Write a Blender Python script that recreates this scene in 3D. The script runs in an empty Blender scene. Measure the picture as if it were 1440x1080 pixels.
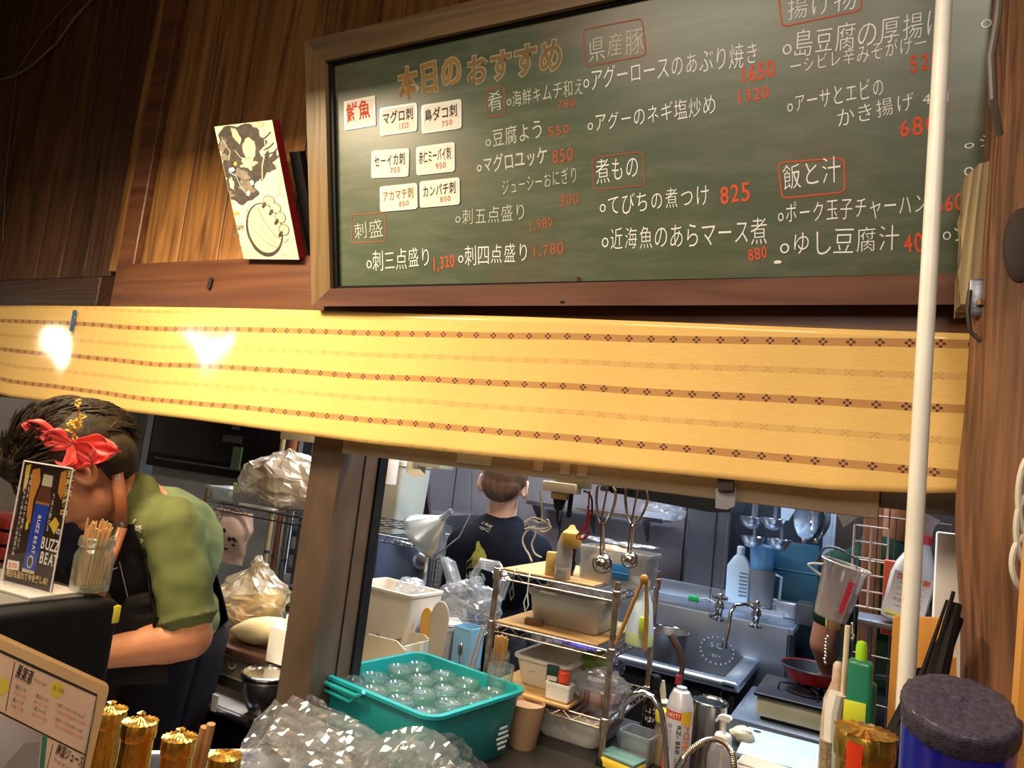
import bpy, bmesh, math, random
from mathutils import Vector, Matrix, noise
from math import sin, cos, pi, radians
random.seed(7)
SC = bpy.context.scene
COL = SC.collection
V = Vector
# ---------------------------------------------------------------- camera (vanishing-point calibration, f = 1000 px of 1440)
F = 1000.0
CX = V((1870, -105, -1000)).normalized()
CZ = V((1030, 8840, 1000)); CZ = (CZ - CX * CX.dot(CZ)).normalized()
CY = -(CZ.cross(CX))
EYE = V((0, 0, 1.55))
cd = bpy.data.cameras.new('camera'); cam = bpy.data.objects.new('camera', cd); COL.objects.link(cam)
def w_of(c): return V((CX.dot(c), CY.dot(c), CZ.dot(c)))
cr, cu, cf = w_of(V((1, 0, 0))), w_of(V((0, 1, 0))), w_of(V((0, 0, 1)))
cam.matrix_world = Matrix(((cr.x, cu.x, -cf.x, 0), (cr.y, cu.y, -cf.y, 0), (cr.z, cu.z, -cf.z, EYE.z), (0, 0, 0, 1)))
cd.sensor_width = 36; cd.lens = 36 * F / 1440; cd.clip_start = 0.02
SC.camera = cam
# ---------------------------------------------------------------- world, lights, exposure
SC.view_settings.view_transform = 'Standard'; SC.view_settings.look = 'None'
SC.view_settings.gamma = 1; SC.view_settings.exposure = 0.0; SC.view_settings.use_curve_mapping = False
SC.cycles.use_denoising = True
SC.cycles.max_bounces = 8; SC.cycles.transparent_max_bounces = 24
SC.cycles.sample_clamp_indirect = 4
wd = bpy.data.worlds.new('world'); SC.world = wd; wd.use_nodes = True
wd.node_tree.nodes['Background'].inputs[0].default_value = (0.9, 0.75, 0.55, 1)
wd.node_tree.nodes['Background'].inputs[1].default_value = 0.02
def area(name, loc, tgt, sx, sy, power, col):
    l = bpy.data.lights.new(name, 'AREA'); l.shape = 'RECTANGLE'; l.size = sx; l.size_y = sy; l.energy = power; l.color = col
    o = bpy.data.objects.new(name, l); COL.objects.link(o); o.location = loc
    zz = (V(loc) - V(tgt)).normalized(); xx = V((1, 0, 0)); xx = (xx - zz * xx.dot(zz)).normalized(); yy = zz.cross(xx)   # long side along the room's X
    o.matrix_world = Matrix(((xx.x, yy.x, zz.x, loc[0]), (xx.y, yy.y, zz.y, loc[1]), (xx.z, yy.z, zz.z, loc[2]), (0, 0, 0, 1))); return o
def point(name, loc, power, col, r=.05):
    l = bpy.data.lights.new(name, 'POINT'); l.energy = power; l.color = col; l.shadow_soft_size = r
    o = bpy.data.objects.new(name, l); COL.objects.link(o); o.location = loc; return o
def spot(name, loc, tgt, power, col, ang=60, r=.05, blend=.6):
    l = bpy.data.lights.new(name, 'SPOT'); l.energy = power; l.color = col; l.shadow_soft_size = r; l.spot_size = radians(ang); l.spot_blend = blend
    o = bpy.data.objects.new(name, l); COL.objects.link(o); o.location = loc
    o.rotation_euler = (V(tgt) - V(loc)).to_track_quat('-Z', 'Y').to_euler(); return o
WARM = (1.0, .64, .30); COOL = (.62, .78, 1.0); NEUT = (1.0, .90, .80)
area('pendant_light', (-1.55, .62, 2.36), (-1.55, .72, 0), .35, .35, 44, (1.0, .80, .52))
area('dining_light', (-.55, .25, 2.55), (-.5, .40, 0), .6, .4, 20, (1.0, .84, .64))
area('glint_lamp', (-3.32, .797, 1.826), (-2.36, 1.35, 1.75), .09, .05, 1.3, (1.0, .84, .58))  # unseen bulb, inferred from and sited for its glint on the vinyl
area('glint_lamp', (-2.516, .672, 1.889), (-1.63, 1.35, 1.75), .24, .016, 1.0, (.92, .95, 1.0))  # unseen LED bar, sited to mirror as the long glint on the vinyl
area('right_light', (.3, -.9, 2.7), (0, 1.2, 1.4), .6, .6, 20, (1.0, .88, .76))
area('rear_fill', (-.6, -2.2, 2.9), (-.6, -2.6, 0), 2.4, 1.2, 34, (1.0, .80, .58))  # added fill behind the camera, brightens the room that the metals reflect
area('kitchen_light', (-.4, 2.95, 2.95), (-.4, 3.1, 0), 1.6, .3, 120, (.50, .71, 1.0))
area('kitchen_light', (-2.4, 2.75, 2.95), (-2.4, 2.75, 0), 1.8, .3, 70, (.95, .92, .92))
area('counter_light', (-.8, 1.72, 2.5), (-.9, 1.95, 0), 1.6, .15, 44, (1, .86, .70))
# ---------------------------------------------------------------- pixel of the 1440x1080 photograph -> point on a plane of the room
def ray(x, y): return w_of(V(((x - 720) / F, (540 - y) / F, 1)))
def at(x, y, Y=None, z=None, d=None):
    r = ray(x, y)
    t = Y / r.y if Y is not None else (z - EYE.z) / r.z if z is not None else d
    return EYE + r * t
def mpp(p): return (V(p) - EYE).dot(cf) / F      # metres per pixel at a point
# ---------------------------------------------------------------- materials
MATS = {}
class N:
    def __init__(s, name):
        s.m = bpy.data.materials.new(name); s.m.use_nodes = True; s.t = s.m.node_tree; s.n = s.t.nodes; s.l = s.t.links
        s.b = s.n['Principled BSDF']
    def new(s, k, **kw):
        q = s.n.new(k)
        for a, v in kw.items():
            if isinstance(v, (int, float, tuple, list)) and a in q.inputs.keys(): q.inputs[a].default_value = v
            else: setattr(q, a, v)
        return q
    def math(s, op, a, b=None, c=None):
        q = s.n.new('ShaderNodeMath'); q.operation = op
        for i, v in enumerate((a, b, c)):
            if v is None: continue
            if isinstance(v, (int, float)): q.inputs[i].default_value = v
            else: s.l.new(v, q.inputs[i])
        return q.outputs[0]
    def mix(s, f, a, b, blend='MIX'):
        q = s.n.new('ShaderNodeMix'); q.data_type = 'RGBA'; q.blend_type = blend
        for i, v in ((0, f), (6, a), (7, b)):
            if isinstance(v, (int, float)): q.inputs[i].default_value = v
            elif isinstance(v, tuple): q.inputs[i].default_value = (*v[:3], 1)
            else: s.l.new(v, q.inputs[i])
        return q.outputs[2]
    def tex(s, scale, detail=3, stretch=(1, 1, 1), rough=.55, dist=0, coord='Object'):
        c = s.n.new('ShaderNodeTexCoord'); mp = s.n.new('ShaderNodeMapping'); mp.inputs['Scale'].default_value = stretch
        s.l.new(c.outputs[coord], mp.inputs[0])
        q = s.n.new('ShaderNodeTexNoise'); q.inputs['Scale'].default_value = scale; q.inputs['Detail'].default_value = detail
        q.inputs['Roughness'].default_value = rough; q.inputs['Distortion'].default_value = dist
        s.l.new(mp.outputs[0], q.inputs[0]); return q.outputs[0]
    def ramp(s, f, stops):
        q = s.n.new('ShaderNodeValToRGB'); s.l.new(f, q.inputs[0]); e = q.color_ramp.elements
        while len(e) < len(stops): e.new(.5)
        for i, (p, c) in enumerate(stops): e[i].position = p; e[i].color = (*c, 1)
        return q.outputs[0]
    def bump(s, h, d, strength=1.0):
        q = s.n.new('ShaderNodeBump'); q.inputs['Distance'].default_value = d; q.inputs['Strength'].default_value = strength
        s.l.new(h, q.inputs['Height']); s.l.new(q.outputs[0], s.b.inputs['Normal'])
def mt(name, col, rough=.5, metal=0, col2=None, scale=12, stretch=(1, 1, 1), bump=0, bscale=80, coat=0, trans=0, alpha=1, emit=0, sub=0, ior=1.45, sheen=0, spec=.5):
    k = N(name); b = k.b
    b.inputs['Base Color'].default_value = (*col, 1); b.inputs['Roughness'].default_value = rough; b.inputs['Metallic'].default_value = metal
    b.inputs['IOR'].default_value = ior; b.inputs['Coat Weight'].default_value = coat; b.inputs['Coat Roughness'].default_value = .12
    b.inputs['Transmission Weight'].default_value = trans; b.inputs['Alpha'].default_value = alpha
    b.inputs['Sheen Weight'].default_value = sheen; b.inputs['Specular IOR Level'].default_value = spec
    if sub: b.inputs['Subsurface Weight'].default_value = sub; b.inputs['Subsurface Scale'].default_value = .02
    if emit: b.inputs['Emission Color'].default_value = (*col, 1); b.inputs['Emission Strength'].default_value = emit
    c2 = col2 if col2 else tuple(c * .8 for c in col)
    f = k.tex(scale, 4, stretch)
    f2 = k.math('MULTIPLY_ADD', f, 2.2, -.6); f2.node.use_clamp = True
    k.l.new(k.mix(f2, c2, col), b.inputs['Base Color'])
    if bump: k.bump(k.tex(bscale, 3, stretch), bump)
    return k.m
def film(name, tint=(1, 1, 1), body=.18, rough=.12, haze=(.85, .88, .9), refl=.55):
    """thin clear plastic or glass: see-through, with glossy reflections and a little milky body"""
    k = N(name); k.n.remove(k.b); o = k.n['Material Output']
    tr = k.n.new('ShaderNodeBsdfTransparent'); tr.inputs[0].default_value = (*tint, 1)
    gl = k.n.new('ShaderNodeBsdfGlossy'); gl.inputs['Roughness'].default_value = rough
    df = k.n.new('ShaderNodeBsdfPrincipled'); df.inputs['Base Color'].default_value = (*haze, 1); df.inputs['Roughness'].default_value = .4
    a = k.n.new('ShaderNodeMixShader'); a.inputs[0].default_value = body; k.l.new(tr.outputs[0], a.inputs[1]); k.l.new(df.outputs[0], a.inputs[2])
    fr = k.n.new('ShaderNodeLayerWeight'); fr.inputs[0].default_value = .35
    m = k.math('MULTIPLY_ADD', fr.outputs['Facing'], refl, .05 if refl > .3 else .02)
    b = k.n.new('ShaderNodeMixShader'); k.l.new(m, b.inputs[0]); k.l.new(a.outputs[0], b.inputs[1]); k.l.new(gl.outputs[0], b.inputs[2])
    k.l.new(b.outputs[0], o.inputs[0]); return k.m
def woodmat(name, c1, c2, axis=2, rough=.45, rings=9, bump=.0008, rand=.5, coat=.0, fine=60):
    k = N(name); st = [fine / 3, fine / 3, fine / 3]; st[axis] = fine / 60
    g = k.tex(1.0, 6, tuple(st), .6, .4)
    st2 = [rings, rings, rings]; st2[axis] = rings / 12
    g2 = k.tex(1.0, 2, tuple(st2), .5, 1.2)
    w = k.math('SINE', k.math('MULTIPLY', g2, 38)); w = k.math('MULTIPLY_ADD', w, .18, 0)
    f = k.math('ADD', k.math('MULTIPLY_ADD', g, 1.6, -.35), w); f.node.use_clamp = True
    c = k.mix(f, c1, c2)
    oi = k.n.new('ShaderNodeObjectInfo'); hv = k.n.new('ShaderNodeHueSaturation')
    k.l.new(k.math('MULTIPLY_ADD', oi.outputs['Random'], rand, 1 - rand / 2), hv.inputs['Value']); k.l.new(c, hv.inputs['Color'])
    k.l.new(hv.outputs[0], k.b.inputs['Base Color']); k.b.inputs['Roughness'].default_value = rough; k.b.inputs['Coat Weight'].default_value = coat; k.b.inputs['Specular IOR Level'].default_value = .35
    k.bump(f, bump); return k.m
# ---------------------------------------------------------------- mesh builder
class MB:
    def __init__(s): s.b = bmesh.new(); s.uv = None
    def _add(s, vs, rot, c):
        M = Matrix.Translation(V(c))
        if rot is not None: M = M @ (rot if isinstance(rot, Matrix) else Matrix.Rotation(rot, 4, 'Z'))
        bmesh.ops.transform(s.b, matrix=M, verts=vs)
    def box(s, c, size, rot=None, bev=0, seg=2, taper=1.0):
        r = bmesh.ops.create_cube(s.b, size=1); vs = r['verts']
        for v in vs:
            k = taper if v.co.z < 0 else 1.0
            v.co = V((v.co.x * size[0] * k, v.co.y * size[1] * k, v.co.z * size[2]))
        if bev:
            es = list({e for v in vs for e in v.link_edges})
            q = bmesh.ops.bevel(s.b, geom=es, offset=bev, segments=seg, profile=.5, affect='EDGES')
            vs = list({v for f in q['faces'] for v in f.verts} | {v for v in vs if v.is_valid})
        s._add(vs, rot, c); return s
    def ring(s, c, r, n, ax=None, ph=0, sq=(1, 1)):
        out = []
        for i in range(n):
            a = 2 * pi * i / n + ph; p = V((cos(a) * r * sq[0], sin(a) * r * sq[1], 0))
            if ax is not None: p = ax @ p
            out.append(s.b.verts.new(V(c) + p))
        return out
    def skin(s, rings, closed=True, cap0=False, cap1=False):
        for a, b in zip(rings, rings[1:]):
            n = len(a)
            for i in range(n if closed else n - 1): 
                try: s.b.faces.new((a[i], a[(i + 1) % n], b[(i + 1) % n], b[i]))
                except ValueError: pass
        if cap0: s.b.faces.new(list(reversed(rings[0])))
        if cap1: s.b.faces.new(rings[-1])
        return s
    def lathe(s, prof, n=24, c=(0, 0, 0), axis=None, sq=(1, 1), cap=True):
        """prof: (radius, height) pairs, bottom to top"""
        ax = V(axis).to_track_quat('Z', 'Y').to_matrix() if axis is not None else None
        rs = []
        for r, z in prof:
            o = V((0, 0, z)); o = ax @ o if ax is not None else o
            rs.append(s.ring(V(c) + o, max(r, 1e-5), n, ax, 0, sq))
        return s.skin(rs, True, cap, cap)
    def cyl(s, p0, p1, r0, r1=None, n=12):
        p0, p1 = V(p0), V(p1); L = (p1 - p0).length
        return s.lathe([(r0, 0), (r0 if r1 is None else r1, L)], n, p0, p1 - p0)
    def tube(s, pts, r, n=6, closed=False, cap=True):
        pts = [V(p) for p in pts]; rs = []; N_ = len(pts); up = None
        for i, p in enumerate(pts):
            a = pts[(i - 1) % N_] if (closed or i) else p; b = pts[(i + 1) % N_] if (closed or i < N_ - 1) else p
            t = (b - a).normalized() if (b - a).length > 1e-9 else V((0, 0, 1))
            if up is None: up = t.orthogonal().normalized()
            up = (up - t * up.dot(t)); up = up.normalized() if up.length > 1e-6 else t.orthogonal().normalized()
            sd = t.cross(up); rr = r[i] if isinstance(r, (list, tuple)) else r
            rs.append([s.b.verts.new(p + (up * cos(2 * pi * k / n) + sd * sin(2 * pi * k / n)) * rr) for k in range(n)])
        if closed: rs.append(rs[0])
        return s.skin(rs, True, cap and not closed, cap and not closed)
    def ell(s, c, r, rot=None, u=16, v=10):
        q = bmesh.ops.create_uvsphere(s.b, u_segments=u, v_segments=v, radius=1)
        if isinstance(r, (int, float)): r = (r, r, r)
        for x in q['verts']: x.co = V((x.co.x * r[0], x.co.y * r[1], x.co.z * r[2]))
        s._add(q['verts'], rot, c); return s
    def grid(s, fn, nu, nv, cu=False):
        """fn(u, v) in 0..1 -> point; keeps a UV map when fn returns (point, (u, v))"""
        g = []
        if s.uv is None: s.uv = s.b.loops.layers.uv.new('UVMap')
        uvs = {}
        for j in range(nv + 1):
            row = []
            for i in range(nu + (0 if cu else 1)):
                q = fn(i / nu, j / nv)
                p, t = q if isinstance(q, tuple) else (q, (i / nu, j / nv))
                v = s.b.verts.new(p); uvs[v] = t; row.append(v)
            g.append(row)
        for a, b in zip(g, g[1:]):
            n = len(a)
            for i in range(n if cu else n - 1):
                f = s.b.faces.new((a[i], a[(i + 1) % n], b[(i + 1) % n], b[i]))
                for lp in f.loops: lp[s.uv].uv = uvs[lp.vert]
        return s
    def prism(s, pts, d, M=None):
        """closed outline in the local xy plane, pushed by d along z; M places it"""
        a = [s.b.verts.new(V((p[0], p[1], 0))) for p in pts]; b = [s.b.verts.new(V((p[0], p[1], d))) for p in pts]
        n = len(a); s.b.faces.new(list(reversed(a))); s.b.faces.new(b)
        for i in range(n): s.b.faces.new((a[i], a[(i + 1) % n], b[(i + 1) % n], b[i]))
        if M is not None: bmesh.ops.transform(s.b, matrix=M, verts=a + b)
        return s
    def poly(s, pts):
        s.b.faces.new([s.b.verts.new(V(p)) for p in pts]); return s
    def crumple(s, amt, scale, seed=0):
        for v in s.b.verts:
            p = v.co * scale + V((seed, seed * .7, 0))
            v.co += noise.noise_vector(p) * amt + noise.noise_vector(p * 2.3) * amt * .5
        return s
    def obj(s, name, mat, parent=None, smooth=35, **tags):
        me = bpy.data.meshes.new(name); bmesh.ops.recalc_face_normals(s.b, faces=s.b.faces) if not s.uv else None
        s.b.to_mesh(me); s.b.free(); me.materials.append(mat)
        if smooth:
            me.shade_smooth()
            if smooth < 180: me.set_sharp_from_angle(angle=radians(smooth))
        o = bpy.data.objects.new(name, me); COL.objects.link(o)
        if parent is not None: o.parent = parent
        for k_, v_ in tags.items():
            if k_ == 'loc': o.location = v_
            elif k_ == 'rz': o.rotation_euler.z = v_
            elif k_ == 'M': o.matrix_world = v_
            else: o[k_] = v_
        return o
def thing(name, label, cat, loc, rz=0, group=None, M=None):
    o = bpy.data.objects.new(name, None); COL.objects.link(o); o.empty_display_size = .05
    if M is not None: o.matrix_world = M
    else: o.location = loc; o.rotation_euler.z = rz
    o['label'] = label; o['category'] = cat
    if group: o['group'] = group
    return o
def kids(o): return [c for c in bpy.data.objects if c.parent == o]
def dup(o, loc, label, group=None, rz=None, sc=None):
    def cp(a, par):
        c = a.copy(); COL.objects.link(c)
        if par: c.parent = par
        for ch in kids(a):
            if ch != c: cp(ch, c)
        return c
    src = list(kids(o)); r = o.copy(); COL.objects.link(r)
    for ch in src: cp(ch, r)
    r.location = loc; r['label'] = label
    if group: r['group'] = group
    if rz is not None: r.rotation_euler.z = rz
    if sc is not None: r.scale = (sc,) * 3
    return r
def struct(o): o['kind'] = 'structure'; return o
# ---------------------------------------------------------------- flat print
class Surf:
    """a flat surface in the room with its own axes: u right, v up, n towards the viewer"""
    def __init__(s, O, U, Vv):
        s.O, s.U = V(O), V(U).normalized(); s.V = (V(Vv) - s.U * s.U.dot(V(Vv))).normalized(); s.N = s.U.cross(s.V)
    def M(s):
        return Matrix(((s.U.x, s.V.x, s.N.x, s.O.x), (s.U.y, s.V.y, s.N.y, s.O.y), (s.U.z, s.V.z, s.N.z, s.O.z), (0, 0, 0, 1)))
    def uv(s, x, y):
        r = ray(x, y); t = (s.O - EYE).dot(s.N) / r.dot(s.N); p = EYE + r * t - s.O
        return V((p.dot(s.U), p.dot(s.V)))
GL = {}
_fc = bpy.data.curves.new('glyphs', 'FONT'); _fo = bpy.data.objects.new('glyphs', _fc); COL.objects.link(_fo)
_fc.resolution_u = 3
def glyph(ch, off):
    k = (ch, off)
    if k not in GL:
        _fc.body = ch; _fc.offset = off
        bpy.context.view_layer.update()
        e = _fo.evaluated_get(bpy.context.evaluated_depsgraph_get()); me = e.to_mesh()
        GL[k] = ([v.co.copy() for v in me.vertices], [tuple(p.vertices) for p in me.polygons]); e.to_mesh_clear()
    return GL[k]
def adv(ch):
    if ch == ' ': return .35
    if ch in '.,:\'': return .3
    return 1.0 if ord(ch) > 0x2000 else (.55 if ch.islower() or ch.isdigit() else .66)
def write(b, s, p0, p1, h, z=.0006, off=0, jit=.0, fn=None):
    """glyphs of s between p0 and p1 (surface coordinates), h tall; fn maps (u, v, z) to a point for curved things"""
    p0, p1 = V(p0), V(p1); d = p1 - p0; L = d.length; d.normalize(); nrm = V((-d.y, d.x)); tot = sum(adv(c) for c in s); x = 0
    for ch in s:
        a = adv(ch); sx = L / tot; big = ord(ch) > 0x2000
        if ch != ' ':
            vs, fs = glyph(ch, off); sy = h / (.92 if big else .72); lift = .08 * sy if big else 0
            if ch == 'o': sy = h * .9; 
            ja, js, jy = random.uniform(-jit, jit) * .6, 1 + random.uniform(-jit, jit), random.uniform(-jit, jit) * h * .3
            nv = []
            gx = .0 if big else .02
            for q in vs:
                u = (q.x - gx - a / 2) * sx * js * .96; w = (q.y - .38) * sy * js
                u, w = u * cos(ja) - w * sin(ja), u * sin(ja) + w * cos(ja)
                u += x + a / 2 * sx; w += .38 * sy + lift + jy + (h * .15 if ch == 'o' else 0)
                p = p0 + d * u + nrm * w
                nv.append(b.b.verts.new(fn(p.x, p.y, z) if fn else V((p.x, p.y, z))))
            for f in fs:
                try: b.b.faces.new([nv[i] for i in f])
                except ValueError: pass
        x += a * sx
    return b
def loop2(pts, rad):
    """rounded outline through a quad"""
    out = []; n = len(pts)
    for i in range(n):
        p, a, b = V(pts[i]), V(pts[i - 1]), V(pts[(i + 1) % n]); da = (a - p).normalized() * rad; db = (b - p).normalized() * rad
        for k in range(5):
            t = k / 4; out.append((p + da) * (1 - t) ** 2 + p * 2 * t * (1 - t) + (p + db) * t * t)
    return out
def stroke(b, pts, w, z, closed=False):
    pts = [V(p) for p in pts]; n = len(pts); A = []; B = []
    for i in range(n):
        a = pts[i - 1] if (closed or i) else pts[i]; c = pts[(i + 1) % n] if (closed or i < n - 1) else pts[i]
        t = (c - a).normalized(); q = V((-t.y, t.x)) * w / 2
        A.append(b.b.verts.new((*(pts[i] + q), z))); B.append(b.b.verts.new((*(pts[i] - q), z)))
    for i in range(n if closed else n - 1):
        j = (i + 1) % n; b.b.faces.new((B[i], B[j], A[j], A[i]))
    return b
D = 1.35                                            # the plank wall over the pass-through
# ---- shared materials
WOOD_DK = woodmat('old_plank', (.085, .034, .010), (.34, .155, .042), 2, .5, 7, .0012, .55, fine=120)
WOOD_BEAM = woodmat('dark_beam', (.075, .026, .012), (.17, .065, .025), 0, .42, 6, .001, .2)
WOOD_FR = woodmat('frame_wood', (.10, .062, .032), (.22, .14, .065), 0, .45, 7, .0008, .15)
WOOD_FRV = woodmat('frame_wood_upright', (.17, .08, .025), (.34, .17, .055), 2, .40, 7, .0008, .15)
WOOD_FRB = woodmat('frame_wood_red', (.075, .034, .024), (.18, .085, .055), 0, .38, 6, .0008, .15)
WOOD_POST = woodmat('rough_post', (.035, .014, .008), (.33, .145, .062), 2, .55, 11, .004, .1, fine=150)
WOOD_OR = woodmat('orange_wood', (.62, .27, .05), (.80, .40, .09), 2, .4, 5, .0005, .1)
WOOD_LT = woodmat('pale_wood', (.50, .30, .12), (.72, .48, .22), 0, .5, 8, .0005, .2)
STEEL = mt('stainless', (.55, .55, .57), .28, 1, (.42, .42, .45), 3, (1, 1, 12), .0004, 8)
STEEL_D = mt('dull_steel', (.20, .20, .22), .38, .9, (.13, .13, .15), 4, (1, 1, 8), .0006, 10)
CHROME = mt('chrome', (.80, .78, .75), .14, 1, (.6, .58, .55), 20)
RUST = mt('rusty_chrome', (.62, .54, .44), .32, .9, (.24, .12, .06), 60, (1, 1, .6), .0004, 200)
BLACK = mt('black_plastic', (.010, .009, .010), .45, 0, (.006, .006, .007), 30, spec=.25)
BLACKG = mt('black_gloss', (.006, .006, .008), .12, 0, (.004, .004, .006), 30)
WHITE_P = mt('white_plastic', (.78, .74, .66), .38, 0, (.70, .66, .58), 6)
CREAM = mt('cream_plastic', (.70, .60, .42), .42, 0, (.62, .52, .35), 8)
PAPER = mt('white_paper', (.80, .76, .68), .7, 0, (.72, .68, .60), 8)
INK = mt('black_ink', (.012, .010, .010), .6); REDINK = mt('red_ink', (.62, .07, .03), .6)
GLASS = film('clear_glass', (.93, .96, .95), .05, .05, (.8, .85, .85))
FILM = film('clear_film', (.93, .94, .96), .16, .16)
FILM_Y = film('yellowed_film', (.95, .90, .80), .30, .2, (.85, .70, .45))

# ---- the shell of the room
struct(MB().box((-1, .4, -.05), (9, 9, .1)).obj('floor', mt('floor_tile', (.10, .09, .085), .5), None))
struct(MB().box((-1, .4, 3.75), (9, 9, .1)).obj('ceiling', mt('ceiling_paint', (.16, .12, .09), .8), None))
struct(MB().box((-1, 4.05, 1.85), (9, .1, 3.7)).obj('wall_back', mt('kitchen_wall', (.34, .35, .39), .5, .3, (.26, .27, .31), 2), None))
struct(MB().box((-5.45, .4, 1.85), (.1, 9, 3.7)).obj('wall_left', mt('left_wall', (.30, .22, .15), .8), None))
struct(MB().box((3.45, .4, 1.85), (.1, 9, 3.7)).obj('wall_right', mt('right_wall', (.30, .22, .15), .8), None))
struct(MB().box((-1, -4.05, 1.85), (9, .1, 3.7)).obj('wall_rear', mt('rear_wall', (.50, .36, .22), .8), None))

# ---- plank wall above the pass-through, each board its own piece
wf = struct(MB().box((-1.2, D + .06, 2.79), (8.4, .03, 1.8)).obj('wall_front', mt('wall_backing', (.03, .015, .008), .8), None))
def on_wall(x, y, Y=D): return at(x, y, Y=Y)
x_edges = []; xx = on_wall(196, 350).x
post_r = xx
edges = [on_wall(196, 360).x, on_wall(246, 360).x, on_wall(301, 360).x, on_wall(352, 360).x, on_wall(402, 360).x, on_wall(447, 360).x]
while edges[-1] < 2.9: edges.append(edges[-1] + .085 + random.uniform(-.006, .008))
for a, b in zip(edges, edges[1:]):
    dy = random.uniform(-.0035, .0035)
    MB().box(((a + b) / 2, D + .022 + dy, 2.79), (b - a - .0035, .022, 1.8), bev=.0018, seg=1).obj('plank', WOOD_DK, wf)
a = on_wall(150, 390).x
MB().box(((a + edges[0]) / 2 + .03, D + .012, 2.79), (edges[0] - a - .065, .05, 1.8), bev=.003, seg=1).obj('post', WOOD_BEAM, wf)
MB().box((a + .012, D + .03, 2.83), (.085, .02, 1.62), bev=.002, seg=1).obj('plank', WOOD_DK, wf)
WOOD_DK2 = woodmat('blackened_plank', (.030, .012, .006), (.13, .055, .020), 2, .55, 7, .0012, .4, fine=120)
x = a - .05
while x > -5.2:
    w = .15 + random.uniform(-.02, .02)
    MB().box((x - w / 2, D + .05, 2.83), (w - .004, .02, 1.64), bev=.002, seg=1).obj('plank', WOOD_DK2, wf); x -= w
# horizontal timbers the planks stand on
zb0, zb1 = on_wall(300, 431).z, on_wall(300, 368).z
MB().box(((edges[0] + 2.9) / 2 - .02, D + .008, (zb0 + zb1) / 2 - .05), (2.9 - edges[0] + .02, .05, zb1 - zb0 + .10), bev=.003, seg=1).obj('rail', WOOD_BEAM, wf)
zc = on_wall(80, 392).z
MB().box((a / 2 - 2.6 - .02, D + .018, (zb0 + zc) / 2), (5.2 + a, .05, zc - zb0), bev=.003, seg=1).obj('rail', woodmat('black_rail', (.02, .010, .006), (.05, .02, .012), 0, .5), wf)
p = on_wall(295, 398, D - .022)
MB().prism([(-.007, -.016), (.007, -.016), (.010, .016), (-.005, .016)], .003, Matrix.Translation(p) @ Matrix.Rotation(pi / 2, 4, 'X')).obj('mortise_wedge', mt('mortise', (.02, .012, .01), .7), wf)

# ---- stainless pillar under the cloth and the lintel behind the cloth edge
PIL = mt('brown_steel', (.22, .145, .10), .4, .6, (.11, .075, .05), 9, (1, 1, .5), .0006, 30)
xl, xe = at(442, 612, Y=D + .04).x, at(484, 615, Y=D + .04).x
dy = .15
pl = MB().box(((xl + xe) / 2, D + .04 + dy / 2, 1.3), (xe - xl, dy, 2.6 - .001), bev=.002, seg=1).obj('steel_pillar', PIL, None); struct(pl)
pl.location.z = 0
MB().box((xe + .0015, D + .04 + dy * .62, 1.3), (.003, .002, 2.5)).obj('seam', BLACK, pl)
MB().box((xe - .004, D + .04 + dy + .018, 1.3), (.02, .034, 2.56)).obj('rubber_edge', BLACK, pl)
z1 = at(700, 664, Y=D + .03).z; z0 = z1 - .0
LINT = mt('lintel_metal', (.46, .38, .25), .4, .4, (.30, .22, .14), 6, (.4, 1, 1), .0004, 40)
x0, x1, x2 = xe + .02, at(1236, 715, Y=D + .03).x, 2.5
lt = struct(MB().box(((x0 + x1) / 2, D + .05, z0 + .075), (x1 - x0, .07, .15), bev=.002, seg=1).obj('trim_lintel', LINT, None))
MB().box(((x1 + x2) / 2, D + .065, z0 + .085), (x2 - x1, .06, .13), bev=.002, seg=1).obj('dark_section', STEEL_D, lt)
MB().box((xl - 1.75, D + .07, z0 + .1), (3.4, .05, .1)).obj('left_section', STEEL_D, lt)
p = at(668, 636, Y=D + .013)
MB().box((p.x, D + .0135, z0 + .022), (.09, .002, .022), bev=.001, seg=1).obj('data_plate', mt('plate', (.55, .5, .4), .4), lt)
for px in (757, 795, 820):
    MB().box((at(px, 655, Y=D + .013).x, D + .0135, z0 + .03), (.022, .002, .034)).obj('tape_patch', mt('tape', (.55, .42, .30), .6), lt)

# ---- the striped cloth under vinyl
def poly_at(pts, x):
    for (xa, ya), (xb, yb) in zip(pts, pts[1:]):
        if x <= xb: return ya + (yb - ya) * (x - xa) / (xb - xa)
    return pts[-1][1]
Yc = D - .03
topp = [(-260, 437), (0, 430), (200, 431), (470, 437), (700, 445), (1000, 455), (1375, 470), (1500, 474)]
botp = [(-260, 500), (-60, 533), (0, 551), (40, 561), (130, 573), (300, 593), (540, 626), (700, 643), (960, 668), (1180, 690), (1310, 695), (1352, 694), (1500, 700)]
k = N('striped_cloth')
uvn = k.n.new('ShaderNodeUVMap'); sp = k.n.new('ShaderNodeSeparateXYZ'); k.l.new(uvn.outputs[0], sp.inputs[0]); u, v = sp.outputs[0], sp.outputs[1]
vw = k.math('ADD', v, k.math('MULTIPLY_ADD', k.tex(3, 1), .008, -.004))
P2 = .1050                                      # main stripes and, halfway between, faint ones
def band(off, half):
    q = k.math('FRACT', k.math('ADD', k.math('DIVIDE', vw, P2), off)); q = k.math('ABSOLUTE', k.math('SUBTRACT', q, .5))
    return q, k.math('LESS_THAN', q, half / P2)
q1, main = band(0, .0070); q2, faint = band(.5, .0055)
PU = .044
uu = k.math('FRACT', k.math('DIVIDE', u, PU)); cl = k.math('LESS_THAN', k.math('ABSOLUTE', k.math('SUBTRACT', uu, .5)), 1.5 * .0048 / PU)
ch = .0048
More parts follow.
